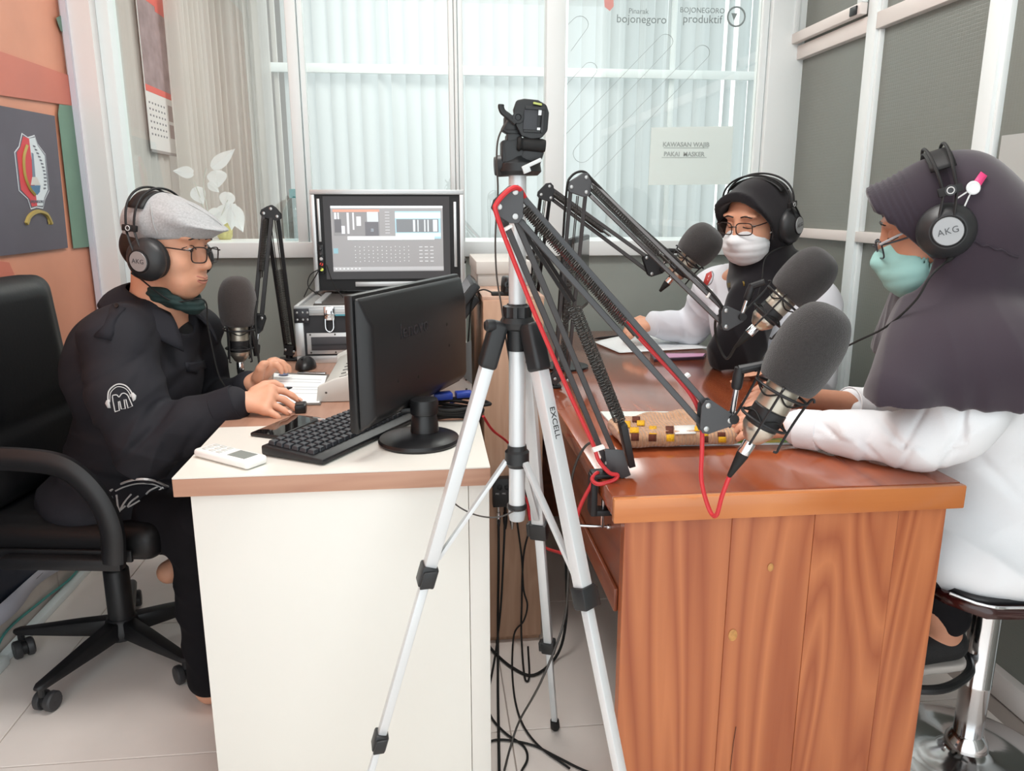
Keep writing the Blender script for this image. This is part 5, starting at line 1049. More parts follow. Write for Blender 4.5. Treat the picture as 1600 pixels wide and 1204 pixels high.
class Head:
    def __init__(s, c, fwd, up=(0, 0, 1), k=1.0):
        s.c = vec(c); s.M = axes(fwd, up); s.k = k; s.f, s.l, s.u = [Vector(s.M[:, i].tolist()) for i in range(3)]
    def p(s, f, l, u): return s.c+(s.f*f+s.l*l+s.u*u)*s.k
    def add(s, sd):
        k = s.k; E = lambda c, r, kk=.012, op='add': sd.ell(s.p(*c), tuple(q*k for q in r), s.M, kk, op)
        E((-.012, 0, .035), (.098, .078, .09)); E((.03, 0, -.028), (.062, .064, .088), .03); E((.052, 0, -.098), (.032, .036, .024), .025)
        for q in (-1, 1):
            E((.048, q*.036, -.03), (.036, .03, .034), .02); E((.060, q*.028, -.075), (.028, .025, .026), .02); E((.078, q*.03, .035), (.02, .032, .010), .014)
            E((.094, q*.031, .010), (.012, .015, .010), .008, 'sub'); E((.0765, q*.031, .009), (.0115, .016, .0115), .004)
            E((.096, q*.0125, -.034), (.011, .009, .008), .008); E((-.008, q*.079, -.006), (.018, .009, .032), .006)
        sd.cap(s.p(.09, 0, .018), s.p(.110, 0, -.026), .0085*k, .0115*k, .012); E((.108, 0, -.032), (.012, .011, .009), .008)
        E((.094, 0, -.062), (.012, .023, .0065), .006); E((.091, 0, -.0735), (.011, .019, .007), .005); E((.093, 0, -.0675), (.014, .020, .0014), .002, 'sub')
        E((.075, 0, -.064), (.024, .034, .024), .015)
    def eyes(s, par, body, closed=False, skin=None):
        bvh = surf_of(body)
        def fp(l, u, off=.0): 
            h = bvh.ray_cast(s.p(.25, l, u), -s.f); return (h[0] if h[0] else s.p(.09, l, u))+s.f*off
        for q in (-1, 1):
            mb = MB(); R = .0125*s.k; mb.lathe(s.p(.0765, q*.031, .009), s.f, [(0, -R)]+[(R*math.sin(a), -R*math.cos(a)) for a in [PI*i/10 for i in range(1, 10)]]+[(0, R)], 16); mb.build('eyeball', M_eyew, par)
            if not closed: MB().lathe(s.p(.0872, q*.031, .005), (s.f-s.u*.25).normalized(), [(.0056, 0), (.0045, .0016), (0, .0022)], 12).build('iris', M_iris, par)
            MB().tube(spl([fp(q*.013, .0335), fp(q*.030, .037), fp(q*.050, .0315)], 5), [.0022]*5+[.0028]*5+[.0012], 6).build('eyebrow', M_hair, par)
            ly = (.004, .0005, .0005, .004) if closed else (.008, .0155, .0155, .008)
            MB().tube(spl([fp(q*.016, ly[0], .0004), fp(q*.026, ly[1], .0004), fp(q*.037, ly[2], .0004), fp(q*.050, ly[3], .0004)], 4), .0015, 5).build('eyelash', M_hair, par)
            lo_ = -38 if closed else 8
            lid = MB(); lid.grid(lambda u, v: s.p(.0765, q*.031, .009)+(s.f*math.cos(math.radians(lo_+(70-lo_)*v))*math.cos(math.radians(-60+120*u))+s.l*math.sin(math.radians(-60+120*u))*math.cos(math.radians(20*v))+s.u*math.sin(math.radians(lo_+(70-lo_)*v)))*.0132, 8, 7); lid.build('eyelid', skin or M_skin, par)
def hand(sd, wrist, knuckles, fingers, thumb, r=.0088, k=.006, wr=.024):
    w = vec(wrist); kn = [vec(p) for p in knuckles]
    for p in kn: sd.cap(w, p, wr*.72, .0125, .012)
    for i in range(len(kn)-1): sd.cap(kn[i], kn[i+1], .012, .012, .01)
    for a, f in zip(kn, fingers):
        pts = [a]+[vec(p) for p in f]; sd.chain(pts, [r*1.12, r*1.02, r*.95, r*.82][:len(pts)], k)
    t = [vec(p) for p in thumb]; sd.chain(t, [.016, .0125, .0105, .0088][:len(t)], k)
def nails(par, tips, m):
    for p, d, n in tips:
        d = vec(d).normalized(); n = vec(n).normalized(); MB().obox(vec(p), d, d.cross(n), n, .005, .0042, .0008).build('fingernail', m, par, .0007)
def surf_of(o):
    me = o.data; return BVHTree.FromPolygons([o.matrix_world @ v.co if False else v.co for v in me.vertices], [tuple(p.vertices) for p in me.polygons])
def on(bvh, px, py, off=.0015):
    r = _ray(px, py).normalized(); h = bvh.ray_cast(_C, r)
    return None if h[0] is None else h[0]+h[1]*off
def decal_tube(nm, bvh, pts, r, m, par, off=.0012, n=5):
    P = [on(bvh, x, y, off) for x, y in pts]; P = [p for p in P if p is not None]
    return MB().tube(spl(P, n), r, 6).build(nm, m, par)
def decal_poly(nm, bvh, pts, m, par, off=.0015):
    P = [on(bvh, x, y, off) for x, y in pts]
    P = [p for p in P if p is not None]; c = sum(P, Vector())/len(P); mb = MB(); n = len(P); mb.add(P+[c], [(i, (i+1) % n, n) for i in range(n)]); return mb.build(nm, m, par, solid=.0012, recalc=False)
def glasses(H, par, m, w=.046, h=.032, du=.006):
    fr_ = MB(); first = None
    for q in (-1, 1):
        pts = []
        for i in range(24):
            a = 2*PI*i/24; c, s_ = math.cos(a), math.sin(a); sx = (abs(c)**.55)*(1 if c > 0 else -1); sy = (abs(s_)**.55)*(1 if s_ > 0 else -1)
            pts.append(H.p(.116-.010*abs(q*.033+sx*w/2)/.05, q*.0325+sx*w/2, du+sy*h/2))
        o = MB().tube(pts, .0017, 6, closed=True).build('spectacle_rim', m, par)
        MB().add(pts, [tuple(range(24))]).build('spectacle_lens', M_lens, o)
        MB().tube(spl([H.p(.106, q*(.0325+w/2), du+h*.3), H.p(.095, q*.072, du+h*.3), H.p(.02, q*.084, du+.012), H.p(-.02, q*.083, du+.0)], 4), .0019, 6).build('spectacle_temple', m, o)
    MB().tube(spl([H.p(.114, -.0105, du+.006), H.p(.119, 0, du+.009), H.p(.114, .0105, du+.006)], 4), .0016, 6).build('spectacle_bridge', m, par)
def headphones(label, H, half=.090, top=.128, back=-.012, cupu=-.004, tiltb=0.0, cupf=None, cord=None, rc=.052, facef=-.10, faceu=.06):
    cupf = back if cupf is None else cupf
    t = thing('headphones', label, 'headphones', H.p(back, 0, top), 'black studio headphones with silver discs'); k = 1.0
    M_cup = mat('cup_black', '#2b2c2e', .42); M_pad = mat('ear_pad', '#141416', .6); M_sil = mat('silver_disc', '#a5a7a9', .4, .25)
    for q in (-1, 1):
        ax = (H.l*q+H.u*faceu+H.f*facef).normalized(); c = H.p(cupf, q*(half-.022), cupu)
        cup = MB().lathe(c, ax, [(.030, .012), (rc-.002, .012), (rc, .018), (rc, .024), (rc*.93, .033), (rc*.72, .042), (.030, .0465), (.0285, .047), (0, .047)], 36, up=H.u).build('ear_cup', M_cup, t)
        MB().lathe(c, ax, [(.018, -.006), (rc*.8, -.006), (rc*.96, .0), (rc*.97, .009), (rc*.9, .0125), (.02, .0125)], 32, up=H.u).build('ear_pad', M_pad, cup)
        MB().lathe(c, ax, [(.027, .0465), (.0275, .0495), (.026, .0505), (.0255, .0495), (0, .0495)], 32, up=H.u).build('disc_ring', M_pad, cup)
        MB().lathe(c, ax, [(.0242, .0497), (.0235, .0512), (0, .0515)], 32, up=H.u).build('silver_disc', M_sil, cup)
        v = (H.u-ax*H.u.dot(ax)).normalized(); u_ = v.cross(ax)
        text_mesh('maker_letters', 'AKG', .0155, c+ax*.0518, u_, v, mat('letter_grey', '#4d4f52', .4), cup, 'CENTER', .0003, 1.1)
        for s_ in (-1, 1):
            a = c+ax*.047+v*.018+H.f*(s_*.012); b = H.p(back+s_*.0105, q*(half+.013), cupu+.066); MB().tube([a, a.lerp(b, .5)+ax*.002, b], .0032, 8, flat=.6).build('yoke_rod', M_pad, cup)
        sc = H.p(back-.0, q*(half+.013), cupu+.068)
        MB().obox(sc, H.f, H.u, H.l, .019, .0075, .005).build('slider_block', M_pad, t, .002); MB().lathe(sc+H.l*(q*.004), H.l*q, [(.0095, 0), (.009, .003), (0, .0035)], 18).build('slider_badge', M_cup, t); MB().tube([sc+H.l*(q*.0078)+H.f*(.0055*math.cos(a))+H.u*(.0055*math.sin(a)) for a in [2*PI*i/14 for i in range(14)]], .0009, 5, closed=True).build('badge_ring', mat('badge_white', '#d8dadb', .4), t)
    for s_ in (-1, 1):
        pts = []
        for i in range(31):
            a = PI*i/30; pts.append(H.p(back+s_*(.0105+.006*math.sin(a))+tiltb*math.sin(a), math.cos(a)*(half+.012), cupu+.066+(top-cupu-.066)*math.sin(a)**.8))
        MB().tube(pts, .0029, 8).build('headband_wire', M_pad, t)
    def st(u, v):
        a = PI*(.17+.66*u); return H.p(back+(v-.5)*.042+tiltb*.8*math.sin(a), math.cos(a)*(half+.002), cupu+.056+(top-.009-cupu-.056)*math.sin(a)**.8)
    MB().grid(st, 20, 3).build('head_strap', M_pad, t, solid=.003)
    if cord:
        MB().tube(spl([vec(p) for p in cord], 8), .0021, 6).build('headphone_cord', M_blackr, t)
        d = (vec(cord[1])-vec(cord[0])).normalized(); MB().lathe(vec(cord[0])-d*.006, d, [(.0045, 0), (.0045, .012), (.0028, .022)], 10).build('cord_boot', M_blackr, t)
    return t

# ------------------------------------------------------------------ the man
H1 = Head(aY(262, 388, 2.05), (.94, -.30, -.10), (0.06, .03, 1))
man = thing('person', 'person in a black shirt and grey flat cap seated at the white desk writing', 'person', (-.86, 2.06, 0))
lo, hi = (-1.12, 1.55, -.01), (-.12, 2.48, 1.36)
neck0 = aY(246, 488, 2.06); hipc = Vector((-.85, 2.06, .475)); chest = aY(238, 585, 2.06); belly = aY(222, 705, 2.06)
nS = aY(185, 535, 1.885); fS = aY(300, 520, 2.235)
nE = aY(232, 690, 1.80); nW = aY(374, 629, 1.80)
fE = aY(330, 650, 2.30); fW = aY(394, 600, 2.10)
hipN, kneeN, ankN = Vector((-.82, 1.975, .455)), Vector((-.575, 1.85, .445)), Vector((-.572, 1.785, .06))
hipF, kneeF, ankF = Vector((-.82, 2.15, .46)), Vector((-.50, 2.2, .47)), Vector((-.62, 2.09, .31))
b = SDF(lo, hi, .0042); H1.add(b)
b.cap(H1.p(-.035, 0, -.05), neck0, .056, .062, .02)
b.chain([neck0, chest, belly, hipc], [.07, .11, .11, .11], .03)
for s_, e, w in ((nS, nE, nW), (fS, fE, fW)):
    b.cap(neck0, s_, .05, .05, .02); b.chain([s_, e, w], [.048, .04, .027], .015)
for h_, k_, a_ in ((hipN, kneeN, ankN), (hipF, kneeF, ankF)): b.cap(hipc, h_, .09, .08, .02); b.chain([h_, k_, a_], [.07, .05, .035], .02)
b.cap(ankN+Vector((0, 0, -.02)), ankN+Vector((.15, -.01, -.035)), .034, .022, .02); b.cap(ankF+Vector((-.0, 0, -.01)), aY(264, 893, 2.03), .03, .032, .015); b.cap(ankF, ankF+Vector((.10, .04, -.05)), .03, .022, .015)
Z = aZ
Yh = aY
hand(b, nW, [Yh(424, 608, 1.835), Yh(423, 619, 1.817), Yh(419, 630, 1.797), Yh(414, 640, 1.777)],
     [[Yh(444, 611, 1.84), Yh(457, 618, 1.84), Yh(467, 626, 1.838)], [Yh(443, 624, 1.818), Yh(456, 633, 1.816), Yh(464, 641, 1.812)], [Yh(434, 636, 1.795), Yh(444, 641, 1.792), Yh(451, 646, 1.788)], [Yh(424, 645, 1.772), Yh(431, 649, 1.768), Yh(437, 653, 1.765)]],
     [Yh(398, 613, 1.83), Yh(414, 602, 1.856), Yh(428, 599, 1.868), Yh(440, 604, 1.865)], .0085, .004)
hand(b, fW, [Yh(420, 571, 2.10), Yh(425, 567, 2.12), Yh(430, 566, 2.14), Yh(434, 568, 2.16)],
     [[Yh(432, 569, 2.095), Yh(438, 575, 2.095), Yh(440, 582, 2.095)], [Yh(438, 566, 2.12), Yh(444, 572, 2.12), Yh(447, 580, 2.12)], [Yh(441, 566, 2.142), Yh(448, 572, 2.145), Yh(451, 579, 2.145)], [Yh(443, 569, 2.165), Yh(450, 573, 2.168), Yh(453, 579, 2.168)]],
     [Yh(402, 590, 2.08), Yh(407, 576, 2.07), Yh(411, 569, 2.07), Yh(417, 567, 2.075)], .0085, .004)
def lipc(C):
    L = (C-np.array(H1.c)) @ H1.M; return ((np.abs(L[:, 2]+.0675)/.0105+(np.abs(L[:, 1])/.022)**2 < 1) & (L[:, 0] > .082)).astype(int)
body1 = soft('body', b, M_skin, man, 3); H1.eyes(man, body1)
bf_ = surf_of(body1)
def fpt(l, u, off=0.0):
    h = bf_.ray_cast(H1.p(.25, l, u), -H1.f); return (h[0] if h[0] else H1.p(.09, l, u))+H1.f*off
MB().tube(spl([fpt(l, -.0625+.004*abs(l)/.02-(.0015 if l == 0 else 0), -.0012) for l in (-.023, -.014, -.006, 0, .006, .014, .023)], 4), [.001]+[.0024]*23+[.001], 8).build('upper_lip', M_lip, man)
MB().tube(spl([fpt(l, -.0745+.008*(abs(l)/.021)**2, -.0012) for l in (-.021, -.013, -.006, 0, .006, .013, .021)], 4), [.001]+[.003]*23+[.001], 8).build('lower_lip', M_lip, man)
MB().tube(spl([fpt(l, -.0685+.002*(abs(l)/.021)**2, .0002) for l in (-.02, -.01, 0, .01, .02)], 4), .0013, 6).build('mouth_line', mat('mouth_dark', '#5a2a25', .6), man)
M_nail = mat('nail', '#e2ab95', .3)
for a, d in ((Yh(467, 626, 1.838), Yh(467, 626, 1.838)-Yh(457, 618, 1.84)), (Yh(464, 641, 1.812), Yh(464, 641, 1.812)-Yh(456, 633, 1.816)), (Yh(451, 646, 1.788), Yh(451, 646, 1.788)-Yh(444, 641, 1.792))):
    d = d.normalized(); u_ = (Vector((.25, -.3, 1))-d*Vector((.25, -.3, 1)).dot(d)).normalized(); nails(man, [(a+u_*.0066+d*.001, d, u_)], M_nail)
# shirt
s = SDF(lo, hi, .0048)
def cloth(sd, g=0.0):
    A = axes((chest-hipc).normalized(), (1, 0, 0))
    sd.ell(chest+Vector((-.03, 0, 0)), (.150+g, .195+g, .185+g), None, .03); sd.ell(belly+Vector((-.02, 0, 0)), (.155+g, .185+g, .17+g), None, .05); sd.ell(hipc+Vector((.0, 0, .01)), (.18+g, .232+g, .10+g), None, .05); sd.ell(hipc+Vector((.06, -.06, .0)), (.14, .16, .075), None, .03)
    sd.ell(aY(185, 575, 2.06), (.12, .175, .15), None, .05)
    sd.chain([aY(225, 500, 2.06), nS], [.075, .075], .04); sd.chain([aY(262, 505, 2.06), fS], [.07, .07], .04)
cloth(s); s.cap(neck0+Vector((-.01, 0, -.03)), neck0+Vector((.0, 0, .01)), .08, .068, .03)
s.chain([nS, nS.lerp(nE, .5)+Vector((-.015, -.01, 0)), nE+Vector((0, 0, -.01)), nE.lerp(nW, .45), nW+(nE-nW)*.08], [.082, .080, .072, .058, .044], .03)
s.chain([fS, fE, fE.lerp(fW, .5), fW+(fE-fW)*.1], [.08, .07, .055, .044], .03)
d = (nW-nE).normalized(); s.plane(nW, d) if False else None
s.cap(H1.p(-.02, 0, -.1), H1.p(.05, -.0, -.16), .062, .05, .01, 'sub'); s.cap(H1.p(-.035, 0, -.06), neck0+Vector((.0, 0, .03)), .062, .066, .008, 'sub')
s.cap(neck0+Vector((.075, -.015, .03)), neck0+Vector((.105, -.02, -.015)), .04, .02, .01, 'sub')
def fold1(V, N):
    P = np.array(nE); r = np.linalg.norm((V-P)*np.array([1, 1, 1.0]), axis=1); w = np.exp(-(r/.11)**2)
    q = V@np.array([.75, .0, -.65]); f = np.sin(q*95+2.2*np.sin(V[:, 1]*30)+V[:, 2]*25)
    t = np.clip((V[:, 2]-.45)/.2, 0, 1); d = np.array(nE-nS); d = d/np.linalg.norm(d); q2 = V@np.array([.6, .2, -.75])
    return .007*crease(q2*17+1.3*nz(V, 6, 2), .3)*t*np.clip(.4+nz(V, 7, 1), 0, 1)+.012*w*crease(q*36+1.2*nz(V, 9), .3)+.011*w*ridge(q*42+1.4*nz(V, 11))+.006*ridge(q2*26+2.2*nz(V, 6, 1.3))*t*(.5+.5*nz(V, 5))+.0025*nz(V, 30, 2)+.007*np.exp(-((V[:, 2]-.60)/.10)**2)*ridge(V[:, 2]*40+V[:, 0]*14+1.6*nz(V, 8))
shirt = soft('shirt', s, M_shirtb, man, 2, fold1); bv = surf_of(shirt)
p = SDF(lo, hi, .0055); p.ell(hipc+Vector((0, 0, -.01)), (.15, .17, .08), None, .03)
for h_, k_, a_, q in ((hipN, kneeN, ankN, 0), (hipF, kneeF, ankF, 1)): p.chain([h_, k_, k_.lerp(a_, .45), a_+Vector((0, 0, .02 if q == 0 else .06))], [.082, .076, .062, .052], .03)
p.plane((0, 0, .012), (0, 0, -1))
pants = soft('trousers', p, M_pant, man, 2, lambda V, N: .003*nz(V, 20)+.006*ridge(V[:, 2]*30+V[:, 0]*22+2.2*nz(V, 7)))
# collar, epaulette, pocket, cuff
def strip(nm, pts, w, m, par, bvh, off=.004, th=.003): pass
M_shirt2 = mat('black_twill_edge', '#232329', .8, spec=.25)
colp = [H1.p(-.075, -.02, -.125), H1.p(-.055, -.062, -.130), H1.p(-.005, -.075, -.150)]
q0 = [on(bv, x, y, .006) for x, y in ((196, 440), (205, 432), (220, 455), (236, 470), (252, 486), (266, 496), (258, 506), (233, 514), (214, 492), (200, 470))]
q0 = [a for a in q0 if a is not None]
def patch(nm, px, m, par, off=.006, th=.004, bvh=None):
    P = [on(bvh or bv, x, y, off) for x, y in px]; P = [a for a in P if a is not None]
    if len(P) < 3: return None
    c = sum(P, Vector())/len(P); c2 = c
    mb = MB(); n = len(P); mid = [a.lerp(c, .5) for a in P]; hit = [on(bvh or bv, *pp, off) for pp in [(sum(a[0] for a in px)/len(px), sum(a[1] for a in px)/len(px))]]
    if hit[0] is not None: c2 = hit[0]
    mm = []
    for (x, y) in px:
        cx, cy = sum(a[0] for a in px)/len(px), sum(a[1] for a in px)/len(px); h = on(bvh or bv, (x+cx)/2, (y+cy)/2, off)
        mm.append(h)
    if len(P) == len(px) and all(a is not None for a in mm):
        mb.add(P+mm+[c2], [(i, (i+1) % n, n+(i+1) % n, n+i) for i in range(n)]+[(n+i, n+(i+1) % n, 2*n) for i in range(n)])
    else: mb.add(P+[c2], [(i, (i+1) % n, n) for i in range(n)])
    return mb.build(nm, m, par, solid=th, recalc=False)
def collar(H, base, m, par, r0=.064, r1=.102, pt=.045):
    ax = (H.p(-.03, 0, -.06)-base).normalized(); f = (H.f-ax*H.f.dot(ax)).normalized(); l = ax.cross(f)
    def fn(u, v):
        t = math.radians(-148+296*u); e = abs(u-.5)*2; tip = max(0, e-.62)/.38
        h0 = .058-.062*e**1.6; h1 = .012-.052*e**1.3-pt*tip
        R = r0+(r1+.012*e-r0)*v+.010*math.sin(PI*v); h = h0+(h1-h0)*v**1.2
        return base+ax*h-f*(math.cos(t)*R*1.05)+l*(math.sin(t)*R)
    return MB().grid(fn, 48, 6).build('collar', m, par, solid=.004)
collar(H1, neck0+Vector((.002, -.004, .012)), M_shirt2, shirt, .070, .128, .05)
patch('epaulette', [(176, 478), (196, 483), (174, 532), (148, 526)], M_shirt2, shirt, .004, .003)
patch('pocket_flap', [(288, 566), (318, 562), (322, 574), (306, 584), (291, 580)], M_shirt2, shirt, .002, .002)
dC = (nW-nE).normalized(); MB().lathe(nW-dC*.055, dC, [(.0475, 0), (.049, .002), (.0465, .052), (.0445, .053), (.043, .03)], 28).build('cuff', M_shirt2, shirt)
e = on(bv, 183, 481, .007)
if e: MB().lathe(e, (-.2, -1, .3), [(.006, 0), (.0055, .002), (.004, .0016), (0, .0016)], 14).build('button', M_black, shirt)
M_pr = mat('print_white', '#e8e8ec', .7)
decal_tube('sleeve_emblem_band', bv, [(169, 628), (170, 612), (178, 603), (187, 600), (197, 603), (205, 612), (208, 620)], .0016, M_pr, shirt); decal_tube('sleeve_emblem_band', bv, [(172, 628), (173, 614), (180, 606), (187, 604), (196, 607), (202, 614), (204, 620)], .0010, M_pr, shirt)
decal_poly('sleeve_emblem_cup', bv, [(165, 630), (167, 625), (171, 624), (173, 637), (169, 637)], M_pr, shirt); decal_poly('sleeve_emblem_cup', bv, [(204, 616), (208, 613), (213, 618), (212, 624), (208, 627)], M_pr, shirt)
decal_tube('sleeve_emblem_letter', bv, [(180, 642), (176, 620), (179, 617), (183, 617), (186, 620), (190, 615), (194, 614), (198, 616), (200, 618)], .0012, M_pr, shirt, n=3); decal_tube('sleeve_emblem_letter', bv, [(200, 618), (207, 634), (200, 637), (197, 624), (194, 624), (196, 638), (190, 639), (187, 626), (185, 627), (187, 641), (180, 643)], .0012, M_pr, shirt, n=1)
decal_tube('hem_emblem', bv, [(172, 767), (190, 755), (215, 748), (240, 750), (262, 760)], .0028, M_pr, shirt); decal_tube('hem_emblem', bv, [(180, 767), (195, 760), (215, 755), (238, 756), (255, 763)], .0018, M_pr, shirt)
for L_ in ([(174, 775), (180, 792), (177, 808)], [(182, 773), (186, 796), (196, 790)], [(205, 772), (194, 785), (186, 800)], [(216, 775), (204, 784), (200, 792), (218, 782)], [(246, 760), (234, 766), (228, 772)], [(254, 761), (246, 768)]): decal_tube('hem_emblem', bv, L_, .0022, M_pr, shirt, n=3)
ts = SDF(np.array(neck0)-.16, np.array(neck0)+.16, .004); ts.ell(neck0+Vector((.03, 0, -.06)), (.058, .055, .05), None, .01); soft('undershirt', ts, mat('black_tee', '#101013', .8), shirt, 1)
# cap
M_capm = mat('cap_heather', '#adafb1', .9, spec=.1, noise_scale=220, noise_amt=.14, bump=.3, bump_scale=700, sheen=.3)
c = SDF(np.array(H1.c)-.22, np.array(H1.c)+.24, .0042)
tl = H1; A2 = axes(H1.f*.95-H1.u*.22, H1.u)
c.ell(H1.p(-.002, 0, .060), (.106, .09, .074), A2, .02); c.ell(H1.p(.056, 0, .075), (.082, .083, .034), axes(H1.f*.96-H1.u*.2, H1.u), .03); c.ell(H1.p(.096, 0, .066), (.060, .072, .009), axes(H1.f*.99-H1.u*.10, H1.u), .012)
c.ell(H1.p(-.06, 0, .040), (.05, .076, .055), None, .03)
c.plane(H1.p(0, 0, .020), -H1.u+H1.f*.14); c.ell(H1.p(.035, 0, -.01), (.11, .074, .050), H1.M, .004, 'sub')
cap = soft('flat_cap', c, M_capm, man, 2, lambda V, N: .0022*nz(V, 34)+.0012*nz(V, 80, 3)); bc_ = surf_of(cap)
decal_tube('cap_seam', bc_, [(235, 303), (236, 325), (240, 350), (246, 366)], .0013, mat('cap_seam', '#a9abac', .9), cap); decal_tube('cap_seam', bc_, [(262, 304), (300, 322), (330, 340), (346, 352)], .001, mat('cap_seam', '#a9abac', .9), cap)
# short hair at the nape
hr = SDF(np.array(H1.c)-.2, np.array(H1.c)+.2, .004); hr.ell(H1.p(-.035, 0, .0), (.083, .082, .07), H1.M, .01); hr.plane(H1.p(.012, 0, 0), H1.f); hr.plane(H1.p(0, 0, .05), H1.u); soft('hair', hr, M_hair, man, 1)
glasses(H1, man, mat('rim_black', '#2a1f1d', .35), .050, .038, -.004)
# lowered mask under the chin
mk = SDF(np.array(H1.c)-.25, np.array(H1.c)+.2, .0038); A3 = axes(H1.f*.85-H1.u*.5, H1.u)
mk.ell(H1.p(.045, 0, -.120), (.058, .060, .026), A3, .01); mk.ell(H1.p(.0, 0, -.115), (.045, .064, .028), A3, .02); mk.ell(H1.p(.052, 0, -.096), (.05, .05, .02), A3, .004, 'sub')
soft('face_mask', mk, mat('mask_green', '#17302f', .8), man, 1, lambda V, N: .0018*np.sin((V@np.array(H1.u))*420))
headphones('black studio headphones worn over the grey flat cap', H1, .098, .146, -.024, -.022, -.012, cupf=.013, facef=-.06, faceu=-.14, cord=[H1.p(-.02, -.10, -.062), aY(268, 470, 1.98), aY(318, 468, 1.98), aY(325, 510, 2.0), aY(340, 580, 2.0), aY(352, 605, 2.0), aY(360, 625, 2.02)])
pe_ = thing('black_pen', 'black pen held in the writing hand over the clipboard', 'pen', Z(440, 607, .80)); a, b_ = Yh(424, 611, 1.872), Yh(457, 605, 1.875); MB().lathe(a, b_-a, [(.003, 0), (.0045, .003), (.0045, (b_-a).length*.75), (.002, (b_-a).length*.95), (.0008, (b_-a).length)], 12).build('barrel', M_black, pe_); MB().lathe(a.lerp(b_, .62), b_-a, [(.0048, 0), (.0048, .006)], 12).build('grip_ring', M_chrome, pe_)
bx_ = thing('dark_eraser', 'small black block beside the writing hand', 'block', Z(470, 637, .757)); MB().obox(Z(470, 636, .7605), (1, .1, 0), (-.1, 1, 0), (0, 0, 1), .013, .022, .010).build('block_body', M_black, bx_, .003); MB().obox(Z(470, 636, .7615)+Vector((0, 0, .0095)), (1, .1, 0), (-.1, 1, 0), (0, 0, 1), .009, .015, .0008).build('block_label', M_armd, bx_)
# ------------------------------------------------------------------ the near woman
w1 = thing('person', 'person in a white blouse and long plum black hijab with a mint mask', 'person', (1.19, 1.39, .45))
H2 = Head(aY(1468, 354, 1.37), (-.83, .47, -.30), (-.26, .14, .95), .97)
lo, hi = (.44, 1.08, .12), (1.46, 1.78, 1.40)
neck = aY(1497, 470, 1.39); ch2 = Vector((1.10, 1.39, .86)); wa2 = Vector((1.17, 1.39, .70)); hp2 = Vector((1.19, 1.39, .555))
nS, nE, nW = aY(1508, 636, 1.245), aY(1436, 688, 1.265), aY(1246, 669, 1.42)
fS, fE, fW = aY(1450, 560, 1.55), aY(1385, 640, 1.66), aY(1252, 622, 1.60)
b = SDF(lo, hi, .0044); H2.add(b); b.cap(H2.p(-.03, 0, -.05), neck, .05, .055, .02); b.chain([neck, ch2, wa2, hp2], [.06, .1, .1, .11], .03)
for s_, e_, w_ in ((nS, nE, nW), (fS, fE, fW)): b.cap(neck, s_, .045, .04, .02); b.chain([s_, e_, w_], [.042, .036, .025], .015)
kn1, an1 = Vector((1.0, 1.33, .51)), Vector((1.06, 1.35, .352)); kn2, an2 = Vector((.99, 1.46, .51)), Vector((1.03, 1.45, .352))
for k_, a_ in ((kn1, an1), (kn2, an2)): b.chain([hp2, k_, a_], [.09, .05, .033], .02); b.cap(a_+Vector((.02, 0, -.02)), a_+Vector((-.13, -.01, -.035)), .03, .022, .015)
Yh = aY
hand(b, nW, [Yh(1196, 648, 1.47), Yh(1194, 657, 1.455), Yh(1192, 667, 1.44), Yh(1192, 677, 1.425)],
     [[Yh(1172, 641, 1.475), Yh(1158, 645, 1.475), Yh(1150, 655, 1.475)], [Yh(1170, 651, 1.458), Yh(1155, 656, 1.458), Yh(1147, 666, 1.458)], [Yh(1169, 662, 1.441), Yh(1155, 668, 1.44), Yh(1148, 677, 1.44)], [Yh(1172, 674, 1.424), Yh(1160, 680, 1.422), Yh(1153, 686, 1.422)]],
     [Yh(1222, 652, 1.45), Yh(1200, 636, 1.475), Yh(1182, 632, 1.485), Yh(1168, 636, 1.49)], .0082, .004, .022)
hand(b, fW, [Yh(1205, 618, 1.58), Yh(1203, 625, 1.565), Yh(1202, 632, 1.55), Yh(1204, 640, 1.54)],
     [[Yh(1184, 614, 1.58), Yh(1170, 620, 1.58), Yh(1162, 630, 1.58)], [Yh(1180, 624, 1.56), Yh(1166, 631, 1.56), Yh(1160, 640, 1.56)], [Yh(1182, 633, 1.545), Yh(1170, 640, 1.545), Yh(1164, 648, 1.545)], [Yh(1186, 642, 1.53), Yh(1176, 648, 1.53), Yh(1172, 655, 1.53)]],
     [Yh(1226, 612, 1.6), Yh(1206, 602, 1.61), Yh(1192, 604, 1.61), Yh(1180, 610, 1.61)], .0082, .004, .022)
bd2 = soft('body', b, M_skin2, w1, 3); H2.eyes(w1, bd2, True, M_skin2)
s = SDF(lo, hi, .005)
s.ell(ch2, (.13, .175, .15), None, .03); s.ell(wa2, (.15, .17, .15), None, .05); s.ell(hp2+Vector((.02, 0, .03)), (.185, .205, .125), None, .05); s.ell(hp2+Vector((-.085, -.015, -.012)), (.165, .19, .09), None, .04)
s.chain([ch2+Vector((-.02, -.06, .08)), nS], [.08, .068], .04); s.chain([ch2+Vector((-.02, .06, .1)), fS], [.09, .075], .04)
s.chain([nS, nS.lerp(nE, .55)+Vector((.02, 0, 0)), nE, nE.lerp(nW, .5), nW+(nE-nW)*.02], [.066, .064, .055, .045, .037], .025); s.chain([fS, fE, fE.lerp(fW, .42)], [.075, .056, .042], .025)
